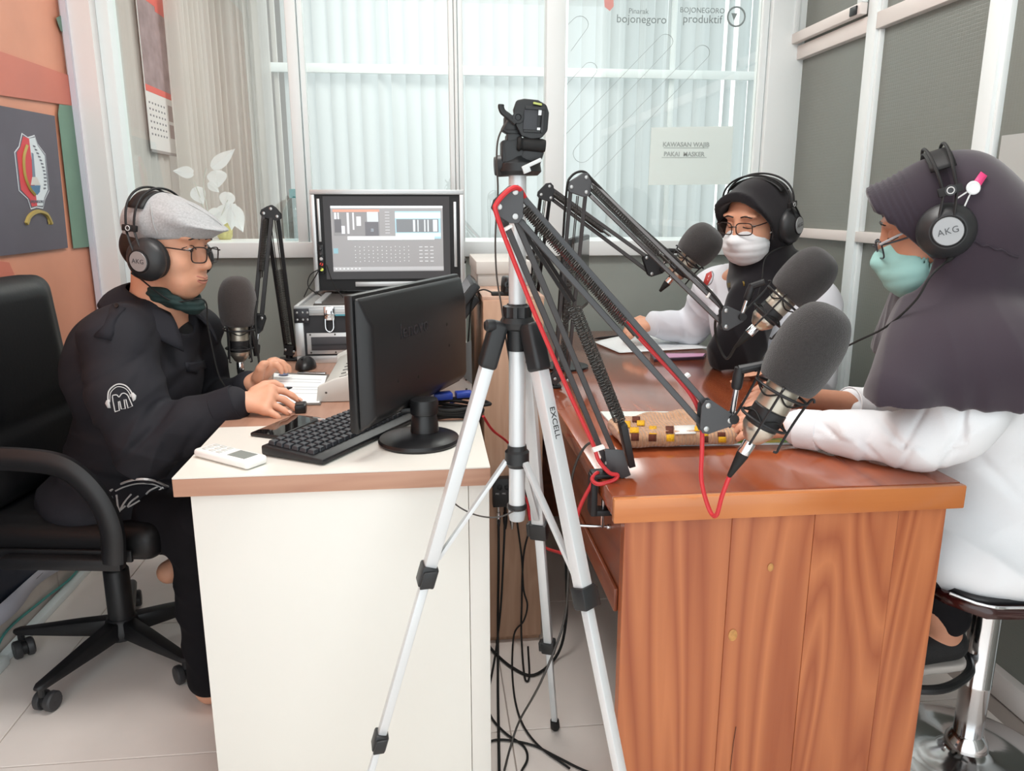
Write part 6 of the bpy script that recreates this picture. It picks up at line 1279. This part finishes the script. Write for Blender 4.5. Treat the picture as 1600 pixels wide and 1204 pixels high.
def fold2(V, N):
    P = np.array(nE); d = np.array(nW-nE); d = d/np.linalg.norm(d); t = (V-P)@d; r = np.linalg.norm((V-P)-t[:, None]*d, axis=1); arm = ((t > -.08) & (t < .22) & (r < .09)).astype(np.float32)
    h = (V-P)-t[:, None]*d; an = np.arctan2(h[:, 2], h[:, 1]); f = ridge(t*30+an*.9+1.1*nz(V, 9)); f2 = ridge(t*47-an*.7+1.5*nz(V, 13, 2)); env = np.clip((t+.09)/.08, 0, 1)*np.clip((.25-t)/.12, .05, 1)
    g = ridge(V[:, 2]*21+V[:, 0]*15+1.8*nz(V, 5)); g2 = ridge(V[:, 2]*12-V[:, 0]*24+2*nz(V, 6, 1))
    sc = .009*crease(t*24+an*.8+1.0*nz(V, 9, 3), .22)*np.clip(.35+nz(V, 12, 1), 0, 1)+.006*crease(t*38-an*1.1+1.4*nz(V, 11, 5), .25)*np.clip(.2+nz(V, 10, 4), 0, 1)
    bc = .009*crease(V[:, 2]*15+V[:, 0]*11+1.6*nz(V, 5, 2), .2)*np.clip(.4+nz(V, 6, 3), 0, 1)
    return arm*sc*np.clip((.22-t)/.05, 0, 1)+(1-arm)*bc+arm*(.004*f+.003*f2-.003)*env+(1-arm)*(.009*g*np.exp(-((V[:, 2]-.58)/.16)**2)+.005*g2+.002*nz(V, 17))
bl = soft('blouse', s, M_blouse, w1, 2, fold2); bvb = surf_of(bl)
dW = (nW-nE).normalized(); MB().lathe(nW-dW*.045, dW, [(.0385, 0), (.0405, .002), (.0395, .045), (.0375, .046), (.036, .02)], 28).build('cuff', M_blouse, bl)
dF = (fW-fE).normalized(); c0 = fE.lerp(fW, .42); MB().lathe(c0-dF*.03, dF, [(.043, 0), (.0445, .002), (.0425, .042), (.0405, .043), (.038, .02)], 28).build('cuff', M_blouse, bl)
p = SDF((.86, 1.2, .18), (1.42, 1.6, .66), .006)
for k_, a_ in ((kn1, an1), (kn2, an2)): p.chain([hp2+Vector((0, (k_.y-1.39)*.8, -.01)), k_, a_+Vector((0, 0, .045))], [.07, .055, .048], .03)
p.plane((0, 0, .472), Vector((.0, 0, 1)) if False else (0, 0, 1)) if False else None
soft('trousers', p, M_pant, w1, 2)
for a_ in (an1, an2):
    sh = SDF((a_.x-.22, a_.y-.08, a_.z-.1), (a_.x+.1, a_.y+.08, a_.z+.04), .004); sh.cap(a_+Vector((.018, 0, -.022)), a_+Vector((-.13, -.012, -.036)), .036, .030, .02); sh.plane((0, 0, a_.z-.06), (0, 0, -1)); sh.ell(a_+Vector((.0, 0, .03)), (.034, .03, .035), None, .006, 'sub'); o = soft('shoe', sh, mat('shoe_black', '#151517', .7, bump=.5, bump_scale=400), w1, 2)
    so = SDF((a_.x-.22, a_.y-.08, a_.z-.1), (a_.x+.1, a_.y+.08, a_.z), .004); so.cap(a_+Vector((.018, 0, -.062)), a_+Vector((-.13, -.012, -.062)), .036, .033, .01); so.plane((0, 0, a_.z-.072), (0, 0, -1)); so.plane((0, 0, a_.z-.054), (0, 0, 1)); soft('shoe_sole', so, mat('sole_pale', '#b9b2ac', .6), w1, 1)
# bonnet, hijab
def hm(H, a, r, sd, k=.02, op='add', M=None): sd.ell(H.p(*a), r, H.M if M is None else M, k, op)
def hood(sd, H, fr=.108, R=.096):
    sd.cap(H.p(-.03, 0, .022), H.p(.22, 0, .010), R, R*.97, .02); sd.ell(H.p(-.005, 0, .0), (.10, .095, .125), H.M, .03); sd.ell(H.p(-.005, 0, -.07), (.083, .087, .085), H.M, .03)
    sd.plane(H.p(fr, 0, .10), H.f+H.u*.10)
    sd.cap(H.p(.045, 0, -.004), H.p(.34, 0, -.012), .083, .088, .004, 'sub'); sd.cap(H.p(.062, 0, -.05), H.p(.3, 0, -.09), .068, .09, .006, 'sub'); sd.cap(H.p(.07, 0, -.085), H.p(.2, 0, -.17), .052, .07, .01, 'sub')
def cheekcut(sd, H):
    e1 = H.f*.54+H.u*.84; e3 = H.u*.54-H.f*.84; A = np.array([[e1.x, H.l.x, e3.x], [e1.y, H.l.y, e3.y], [e1.z, H.l.z, e3.z]], np.float32)
    sd.obox(H.p(.054, 0, -.012)+e1*.06-e3*.12, (.14, .2, .12), A, .01, .006, 'sub')
c = SDF(np.array(H2.c)-.24, np.array(H2.c)+.22, .0040); hood(c, H2); cheekcut(c, H2)
def ribs(V, N):
    L = (V-np.array(H2.c)) @ H2.M; m = np.clip((L[:, 0]-.030)/.012, 0, 1)*np.clip((L[:, 2]-.0)/.03, 0, 1); return .0020*m*np.sin((L[:, 0]-.18*L[:, 2])*2*PI/.0105)
soft('bonnet', c, M_bonnet, w1, 1, ribs)
hj = SDF((.74, 1.05, .60), (1.5, 1.8, 1.42), .005)
hm(H2, (-.035, 0, .022), (.100, .1015, .108), hj, .02); hm(H2, (-.06, 0, -.05), (.085, .095, .11), hj, .04)
nb = aY(1515, 470, 1.40); hj.cap(H2.p(-.055, 0, -.05), nb, .10, .125, .05); sh0 = aY(1520, 560, 1.40)
hj.ell(sh0, (.165, .22, .18), None, .06); hj.ell(nS+Vector((.0, .03, .04)), (.115, .115, .115), None, .08); hj.ell(fS+Vector((.02, -.03, 0)), (.115, .11, .12), None, .08)
hj.ell(sh0+Vector((.05, .0, -.08)), (.17, .235, .14), None, .06); hj.cap(aY(1475, 470, 1.33), aY(1405, 618, 1.215), .07, .062, .07); hj.cap(aY(1475, 470, 1.45), aY(1475, 600, 1.5), .06, .05, .07); hj.cap(aY(1560, 560, 1.22), aY(1580, 640, 1.25), .09, .09, .06)
hj.plane(aY(1450, 625, 1.22), (.0, .10, -1)); hj.cap(H2.p(.09, 0, -.07), H2.p(.15, 0, -.13), .055, .045, .02, 'sub')
hm(H2, (.082, 0, .02), (.072, .2, .13), hj, .004, 'sub', axes(H2.f, H2.u))
def drape(V, N):
    w = np.clip((1.12-V[:, 2])/.22, 0, 1); an = np.arctan2(V[:, 1]-1.40, V[:, 0]-1.06)
    cr = .013*crease(an*3.3+V[:, 2]*2.2+.8*nz(V, 4), .16)*np.clip(.45+nz(V, 5, 2), 0, 1)+.009*crease(an*6.1-V[:, 2]*3+1.2*nz(V, 5, 4), .2)*np.clip(.2+nz(V, 6, 5), 0, 1)
    return w*cr+w*(.012*ridge(an*4.2+V[:, 2]*3+.7*nz(V, 5), 1.3)+.009*ridge(an*9+V[:, 2]*5+1.0*nz(V, 7, 2))-.006)+.002*nz(V, 16)
hij = soft('hijab', hj, M_hijab, w1, 2, drape); bh = surf_of(hij)
decal_tube('gathered_seam', bh, [(1500, 374), (1508, 373), (1516, 378), (1525, 378), (1535, 384), (1545, 384), (1555, 390), (1566, 390), (1576, 397), (1590, 402)], .0018, M_bonnet, hij)
P = [on(bh, x, y, .003) for x, y in ((1517, 290), (1531, 270), (1541, 277), (1528, 297))]
if all(P): 
    MB().add(P, [(0, 1, 2, 3)]).build('pink_ribbon', mat('ribbon_pink', '#e8447f', .5), hij, solid=.003)
    q = on(bh, 1519, 296, .006); n_ = (Vector((-.2, -1, .2))).normalized(); MB().lathe(q, n_, [(.0115, 0), (.0118, .002), (.0095, .0035), (.009, .0028), (0, .0028)], 22).build('ribbon_button', mat('button_white', '#eceeee', .4), hij)
    for d_ in ((1494, 312), (1507, 323)):
        e_ = on(bh, *d_, .004)
        if e_: MB().tube([q, e_], .0014, 6).build('mask_loop', mat('loop_white', '#e6e6e6', .5), hij)
# mask, glasses, headphones
mk = SDF(np.array(H2.c)-.22, np.array(H2.c)+.2, .0036); Am = axes(H2.f*.97+H2.u*.05, H2.u)
mk.ell(H2.p(.052, 0, -.062), (.066, .069, .064), Am, .01); mk.cap(H2.p(.09, 0, -.012), H2.p(.112, 0, -.036), .014, .018, .02); mk.plane(H2.p(.024, 0, -.06), -H2.f-H2.u*.0); mk.plane(H2.p(.08, 0, -.006), H2.u+H2.f*.25)
mk.ell(H2.p(.04, 0, -.058), (.066, .064, .066), H2.M, .002, 'sub')
def pleat(V, N): L = (V-np.array(H2.c)) @ H2.M; return .0016*np.abs(np.sin(L[:, 2]*2*PI/.05))+.001*nz(V, 40)
soft('face_mask', mk, mat('mask_mint', '#9fd0cb', .75), w1, 1, pleat)
for q in (-1, 1): MB().tube(spl([H2.p(.03, q*.069, -.03), H2.p(.0, q*.085, -.02), H2.p(-.03, q*.09, .0)], 4), .0014, 5).build('mask_loop', mat('loop_white', '#e6e6e6', .5), w1)
glasses(H2, w1, mat('rim_grey', '#3a3a40', .3, .4), .044, .034, -.012)
MB().tube(spl([H2.p(.108, .068, .0), H2.p(.06, .082, .012), H2.p(.02, .098, .02)], 4), .0024, 6).build('spectacle_temple', mat('temple_grey', '#a9a9ac', .4), w1)
headphones('large black studio headphones on the plum black hijab of the near woman', H2, .110, .150, -.018, -.004, 0, cupf=.0, facef=.0, faceu=0, cord=[H2.p(-.0, .112, -.052), aY(1455, 430, 1.25), aY(1430, 470, 1.26), aY(1385, 510, 1.3), aY(1335, 535, 1.35), aY(1290, 560, 1.45), aY(1250, 600, 1.5)], rc=.048)

# ------------------------------------------------------------------ the far woman
w2 = thing('person', 'person in a white shirt, black hijab and white mask at the far end', 'person', (1.12, 2.42, .45))
H3 = Head(aY(1180, 346, 2.28), (-.80, -.54, -.20), (-.1, -.1, 1), .97)
lo, hi = (.60, 2.0, .42), (1.44, 2.86, 1.38)
neck = H3.p(-.03, 0, -.15); ch3 = Vector((1.06, 2.38, .86)); wa3 = Vector((1.10, 2.40, .68)); hp3 = Vector((1.12, 2.42, .53))
rS, rE, rW = aY(1118, 452, 2.53), aY(1082, 512, 2.62), aY(1022, 506, 2.60); lS, lE, lW = aY(1268, 475, 2.25), aY(1270, 590, 2.12), aY(1200, 590, 2.02)
b = SDF(lo, hi, .0046); H3.add(b); b.cap(H3.p(-.03, 0, -.05), neck, .05, .055, .02); b.chain([neck, ch3, wa3, hp3], [.06, .1, .1, .11], .03)
for s_, e_, w_ in ((rS, rE, rW), (lS, lE, lW)): b.cap(neck, s_, .045, .04, .02); b.chain([s_, e_, w_], [.042, .036, .025], .015)
hand(b, rW, [Yh(1000, 502, 2.62), Yh(999, 507, 2.60), Yh(999, 512, 2.58), Yh(1001, 517, 2.565)],
     [[Yh(988, 505, 2.62), Yh(979, 512, 2.615), Yh(974, 521, 2.61)], [Yh(986, 512, 2.6), Yh(978, 518, 2.595), Yh(974, 525, 2.59)], [Yh(988, 517, 2.58), Yh(981, 523, 2.575), Yh(978, 528, 2.57)], [Yh(992, 521, 2.56), Yh(986, 526, 2.56), Yh(983, 529, 2.56)]],
     [Yh(1012, 503, 2.64), Yh(1000, 498, 2.66), Yh(990, 501, 2.66), Yh(982, 508, 2.65)], .0084, .004, .022)
hand(b, lW, [lW+Vector((-.07, .0, -.005)), lW+Vector((-.07, -.02, -.007)), lW+Vector((-.068, -.04, -.01))], [[lW+Vector((-.10, .0, -.01)), lW+Vector((-.125, .0, -.025))], [lW+Vector((-.10, -.02, -.012)), lW+Vector((-.13, -.02, -.028))], [lW+Vector((-.10, -.04, -.015)), lW+Vector((-.125, -.04, -.03))]], [lW, lW+Vector((-.04, .03, 0)), lW+Vector((-.07, .03, -.01))], .0084, .004, .022)
for yy in (2.33, 2.50): b.chain([hp3, Vector((1.02, yy, .5))], [.08, .06], .02)
bd3 = soft('body', b, M_skin, w2, 3); H3.eyes(w2, bd3, True)
s = SDF(lo, hi, .005); s.ell(ch3, (.14, .19, .15), None, .03); s.ell(wa3, (.14, .17, .15), None, .05); s.ell(hp3, (.17, .19, .10), None, .05)
s.chain([ch3+Vector((-.02, .07, .10)), rS], [.09, .07], .04); s.chain([ch3+Vector((.02, -.07, .10)), lS], [.09, .08], .04)
s.chain([rS, rE, rE.lerp(rW, .6), rW+(rE-rW)*.05], [.07, .055, .046, .043], .025); s.chain([lS, lE, lE.lerp(lW, .8)], [.08, .06, .045], .025)
so_ = soft('shirt', s, mat('white_shirt', '#e3e5ec', .8, spec=.2, bump=.15, bump_scale=500), w2, 2, lambda V, N: .006*ridge(V[:, 2]*26+V[:, 0]*22+1.6*nz(V, 7))+.004*ridge(V[:, 2]*30-V[:, 1]*30+2*nz(V, 9, 2))); bs3 = surf_of(so_)
dW = (rW-rE).normalized(); MB().lathe(rW-dW*.045, dW, [(.0435, 0), (.046, .002), (.0445, .044), (.0425, .045), (.04, .02)], 28).build('cuff', MATS['white_shirt'], so_)
decal_poly('sleeve_badge', bs3, [(1099, 443), (1104, 428), (1112, 424), (1113, 432), (1106, 446)], mat('badge_red', '#c2423d', .6), so_, .002); decal_tube('sleeve_badge_edge', bs3, [(1104, 447), (1112, 441), (1115, 430), (1113, 424)], .0016, mat('badge_grey', '#8d9196', .6), so_)
p = SDF((.9, 2.2, .42), (1.36, 2.66, .62), .007)
for yy in (2.33, 2.50): p.chain([hp3+Vector((0, (yy-2.42)*.8, -.01)), Vector((1.02, yy, .49))], [.08, .065], .03)
soft('trousers', p, M_pant, w2, 2)
hj = SDF((.76, 1.98, .56), (1.4, 2.7, 1.42), .0048)
hood(hj, H3, .102, .092); cheekcut(hj, H3); hm(H3, (-.035, 0, .02), (.096, .098, .104), hj, .02)
hj.cap(H3.p(-.035, 0, -.12), H3.p(-.01, 0, -.19), .088, .095, .04); hj.ell(aY(1225, 430, 2.36), (.11, .13, .085), None, .05)
for (x, y, Y, r) in ((1196, 436, 2.25, .085), (1178, 470, 2.215, .08), (1165, 505, 2.195, .078), (1154, 535, 2.18, .075), (1147, 560, 2.175, .072)):
    q = aY(x, y, Y); hj.ell(q, (r, .045, r*.8), axes((.95, -.3, 0)), .04)
hj.plane((0, 0, .756), (0, 0, -1))
hj3 = soft('hijab', hj, M_hijab2, w2, 2, lambda V, N: np.clip((1.06-V[:, 2])/.1, 0, 1)*(.008*ridge(V[:, 0]*36+V[:, 2]*9+1.2*nz(V, 7)))+.0015*nz(V, 18)); bh3 = surf_of(hj3)
P = [on(bh3, x, y, .003) for x, y in ((1139, 449), (1164, 447), (1163, 440), (1138, 442))]; P = [q if q is not None else aY(x, y, 2.15) for q, (x, y) in zip(P, ((1139, 449), (1164, 447), (1163, 440), (1138, 442)))]
MB().add(P, [(0, 1, 2, 3)]).build('name_plate', mat('plate_gold', '#8f7a3a', .3, .6), hj3, solid=.002)
i0, i1 = [P[0].lerp(P[3], t) for t in (.25, .75)]; j0, j1 = [P[1].lerp(P[2], t) for t in (.25, .75)]; o_ = Vector((0, -.0016, 0)); MB().add([i0.lerp(j0, .06)+o_, i0.lerp(j0, .94)+o_, i1.lerp(j1, .94)+o_, i1.lerp(j1, .06)+o_], [(0, 1, 2, 3)]).build('name_plate_face', M_black, hj3, solid=.001)
mk = SDF(np.array(H3.c)-.22, np.array(H3.c)+.2, .0036); Am = axes(H3.f*.97+H3.u*.05, H3.u)
mk.ell(H3.p(.052, 0, -.060), (.066, .070, .064), Am, .01); mk.cap(H3.p(.09, 0, -.012), H3.p(.112, 0, -.036), .014, .018, .02); mk.plane(H3.p(.022, 0, -.06), -H3.f); mk.plane(H3.p(.08, 0, -.008), H3.u+H3.f*.25); mk.ell(H3.p(.04, 0, -.058), (.066, .064, .066), H3.M, .002, 'sub')
def pleat3(V, N): L = (V-np.array(H3.c)) @ H3.M; return .0015*np.abs(np.sin(L[:, 2]*2*PI/.045))
soft('face_mask', mk, mat('mask_white', '#eceff2', .75), w2, 1, pleat3)
for q in (-1, 1): MB().tube(spl([H3.p(.03, q*.069, -.025), H3.p(.0, q*.092, -.012), H3.p(-.03, q*.098, .0)], 4), .0022, 5).build('mask_loop', mat('loop_white', '#e6e6e6', .5), w2); MB().tube(spl([H3.p(.03, q*.066, -.09), H3.p(.0, q*.09, -.06), H3.p(-.03, q*.098, -.03)], 4), .0018, 5).build('mask_loop', MATS['loop_white'], w2)
glasses(H3, w2, mat('rim_black', '#2a1f1d', .35), .05, .036, .002)
headphones('black studio headphones on the black hijab of the far woman', H3, .106, .140, -.012, -.014, -.01, cupf=-.02, facef=-.1, cord=[H3.p(-.025, .105, -.068), aY(1198, 400, 2.16), aY(1190, 440, 2.12), aY(1180, 480, 2.1), aY(1176, 520, 2.1)], rc=.053)
st2 = copy_tree(stl, None, 'bar stool mostly hidden under the far woman'); st2.location = (1.14, 2.42, 0)

# ------------------------------------------------------------------ things on the wooden desk
mg = thing('magazine', 'green edged white magazine under the knitted pouch', 'magazine', (.57, 1.57, .75)); qm = [aZ(x, y, .7505) for x, y in ((985, 697), (1246, 694), (1160, 645), (938, 645))]
def slabq(nm, Q, th, m, par): return MB().add([p for p in Q]+[p+Vector((0, 0, th)) for p in Q], [(3, 2, 1, 0), (4, 5, 6, 7), (0, 1, 5, 4), (1, 2, 6, 5), (2, 3, 7, 6), (3, 0, 4, 7)]).build(nm, m, par)
slabq('pages', qm, .003, M_paper, mg); sl2 = [bil(qm, u, v)+Vector((0, 0, .0032)) for u, v in ((0, 0), (1, 0), (1, 1), (0, 1))]; slabq('cover', sl2, .0008, mat('cover_white', '#e9f0ea', .3), mg)
slabq('cover_print', [bil(sl2, u, v)+Vector((0, 0, .0009)) for u, v in ((.6, .01), (.995, .01), (.995, .3), (.7, .14))], .0004, mat('print_green', '#7fc04a', .3), mg); slabq('cover_print', [bil(sl2, u, v)+Vector((0, 0, .0014)) for u, v in ((.75, .01), (.9, .01), (.92, .08), (.8, .06))], .0004, mat('print_yellow', '#e6d24a', .3), mg)
bg_ = thing('knitted_pouch', 'tan crocheted pouch with brown and yellow squares lying on the magazine', 'pouch', (.54, 1.5, .755))
kb_ = SDF((.33, 1.38, .75), (.76, 1.68, .84), .0028); kb_.obox((.50, 1.50, .7715), (.125, .07, .016), None, .015, .01); kb_.obox((.61, 1.515, .768), (.075, .045, .012), None, .012, .02)
for (x, y, r) in ((.48, 1.55, .022), (.54, 1.56, .024), (.60, 1.55, .02), (.44, 1.53, .018), (.57, 1.53, .018)): kb_.ell((x, y, .781), (r*1.6, r, r*.75), None, .015)
kb_.plane((0, 0, .755), (0, 0, -1))
M_knit = mat('knit_tan', '#c79a78', .9, noise_scale=120, noise_amt=.15, bump=.5, bump_scale=500, sheen=.3)
_nt = M_knit.node_tree; _w = _nt.nodes.new('ShaderNodeTexWave'); _w.wave_type = 'BANDS'; _w.bands_direction = 'X'; _w.inputs['Scale'].default_value = 42; _w.inputs['Distortion'].default_value = 1.2
_nt.links.new([n for n in _nt.nodes if n.type == 'TEX_COORD'][0].outputs['Object'], _w.inputs['Vector']); _b2 = _nt.nodes.new('ShaderNodeBump'); _b2.inputs['Strength'].default_value = .9; _b2.inputs['Distance'].default_value = .003
_nt.links.new(_w.outputs['Fac'], _b2.inputs['Height']); _nt.links.new([n for n in _nt.nodes if n.type == 'BUMP' and n != _b2][0].outputs['Normal'], _b2.inputs['Normal']); _nt.links.new(_b2.outputs['Normal'], _nt.nodes['Principled BSDF'].inputs['Normal'])
kp_ = soft('pouch_body', kb_, M_knit, bg_, 1, lambda V, N: 0.002*nz(V, 60)); bk = surf_of(kp_)
for x, y, w_, h_, col in ((994, 656, 6, 4, 'b'), (1001, 662, 6, 4, 'y'), (991, 673, 7, 4, 'y'), (992, 683, 6, 5, 'b'), (1020, 673, 6, 6, 'y'), (1019, 684, 6, 5, 'b'), (1046, 672, 6, 5, 'b'), (1047, 684, 6, 5, 'y'), (1090, 670, 5, 4, 'y'), (1101, 677, 5, 4, 'y'), (1101, 686, 5, 4, 'b'), (1127, 679, 6, 3, 'b'), (1128, 686, 6, 4, 'y'), (980, 664, 5, 5, 'y'), (972, 672, 4, 5, 'y')):
    if all(on(bk, x+dx, y+dy) is not None for dx, dy in ((-w_, -h_), (w_, -h_), (w_, h_), (-w_, h_))): decal_poly('knit_square', bk, [(x-w_, y-h_), (x, y-h_), (x+w_, y-h_), (x+w_, y+h_), (x, y+h_), (x-w_, y+h_)], mat('knit_'+col, {'b': '#5e2d1c', 'y': '#e0a91f'}[col], .9, noise_scale=300, noise_amt=.25), bg_, .0022)
if on(bk, 1070, 672) is not None:
    tg = decal_poly('sewn_tag', bk, [(1053, 667), (1086, 666), (1087, 678), (1054, 679)], mat('tag_white', '#e4e2de', .7), bg_, .003)
def sheet(nm, Q, m, lift=0.0, par=None):
    def fn(u, v): return bil(Q, u, v)+Vector((0, 0, lift*math.sin(PI*u)*v*v))
    return MB().grid(fn, 12, 8).build(nm, m, par, solid=.0006)
pp = thing('paper_sheets', 'loose printed white sheets at the far end of the wooden desk', 'paper', aZ(1020, 535, .75)); Qp = [aZ(x, y, .7515) for x, y in ((968, 551), (1112, 543), (1032, 523), (928, 534))]
sheet('page', Qp, M_paper, .012, pp)
for k in range(7): 
    a, c_ = bil(Qp, .35, .15+.1*k)+Vector((0, 0, .003)), bil(Qp, .75, .15+.1*k)+Vector((0, 0, .003+.010*(.15+.1*k)**2)); MB().bar(a, c_, .002, .0004).build('printed_line', mat('print_faint', '#b9c0cb', .8), pp)
nb_ = thing('slim_notebook', 'slim dark purple notebook lying on the middle of the wooden desk', 'notebook', aZ(1060, 558, .75)); Qn = [aZ(x, y, .7505) for x, y in ((1022, 565), (1100, 561), (1104, 556), (1016, 556))]; slabq('cover', Qn, .008, mat('book_dark', '#3c2f3a', .4), nb_); slabq('top_sheet', [bil(Qn, u, v)+Vector((0, 0, .0082)) for u, v in ((.1, .1), (.97, .1), (.97, .95), (.05, .95))], .0015, mat('book_pink', '#c995b5', .5), nb_)
pn2 = thing('long_pen', 'dark pen lying beside the far woman hand on the wooden desk', 'pen', aZ(955, 527, .755)); a, c_ = aZ(928, 529, .7555), aZ(990, 523, .7555); L_ = (c_-a).length; MB().lathe(a, c_-a, [(.0008, 0), (.003, .012), (.0048, .02), (.0048, L_*.8), (.0036, L_)], 12).build('barrel', M_black, pn2); MB().bar(a.lerp(c_, .55)+Vector((0, 0, .0052)), a.lerp(c_, .85)+Vector((0, 0, .0058)), .002, .001).build('pocket_clip', M_chrome, pn2)
mn = thing('dark_monitor', 'dark monitor standing on the wooden desk behind the boom arms', 'monitor', (.42, 2.27, .75)); A_ = Vector((.375, 2.08, 0)); B_ = Vector((.498, 2.42, 0)); ux = (B_-A_).normalized(); nn2 = Vector((ux.y, -ux.x, 0)); zt2, zb2 = 1.141, .919; mc2 = (A_+B_)/2+Vector((0, 0, (zt2+zb2)/2)); w_ = (B_-A_).length
MB().obox(mc2, ux, nn2, (0, 0, 1), w_/2, .011, (zt2-zb2)/2).build('frame', M_black, mn, .004); MB().obox(mc2+nn2*.0112, ux, nn2, (0, 0, 1), w_/2-.014, .0006, (zt2-zb2)/2-.014).build('display', mat('display_off', '#3a3d3c', .12), mn)
fb = (A_+B_)/2-nn2*.03; MB().bar(fb+Vector((0, 0, .755)), fb+Vector((0, 0, 1.0)), .03, .012, nn2).build('stand_neck', M_black, mn, .002); MB().lathe(fb+Vector((0, 0, .75)), (0, 0, 1), [(0, 0), (.07, 0), (.07, .006), (.03, .012), (0, .013)], 28).build('stand_base', M_black, mn); MB().obox(fb+Vector((0, 0, 1.0))+nn2*.012, ux, nn2, (0, 0, 1), .04, .01, .04).build('stand_bracket', M_black, mn, .002)
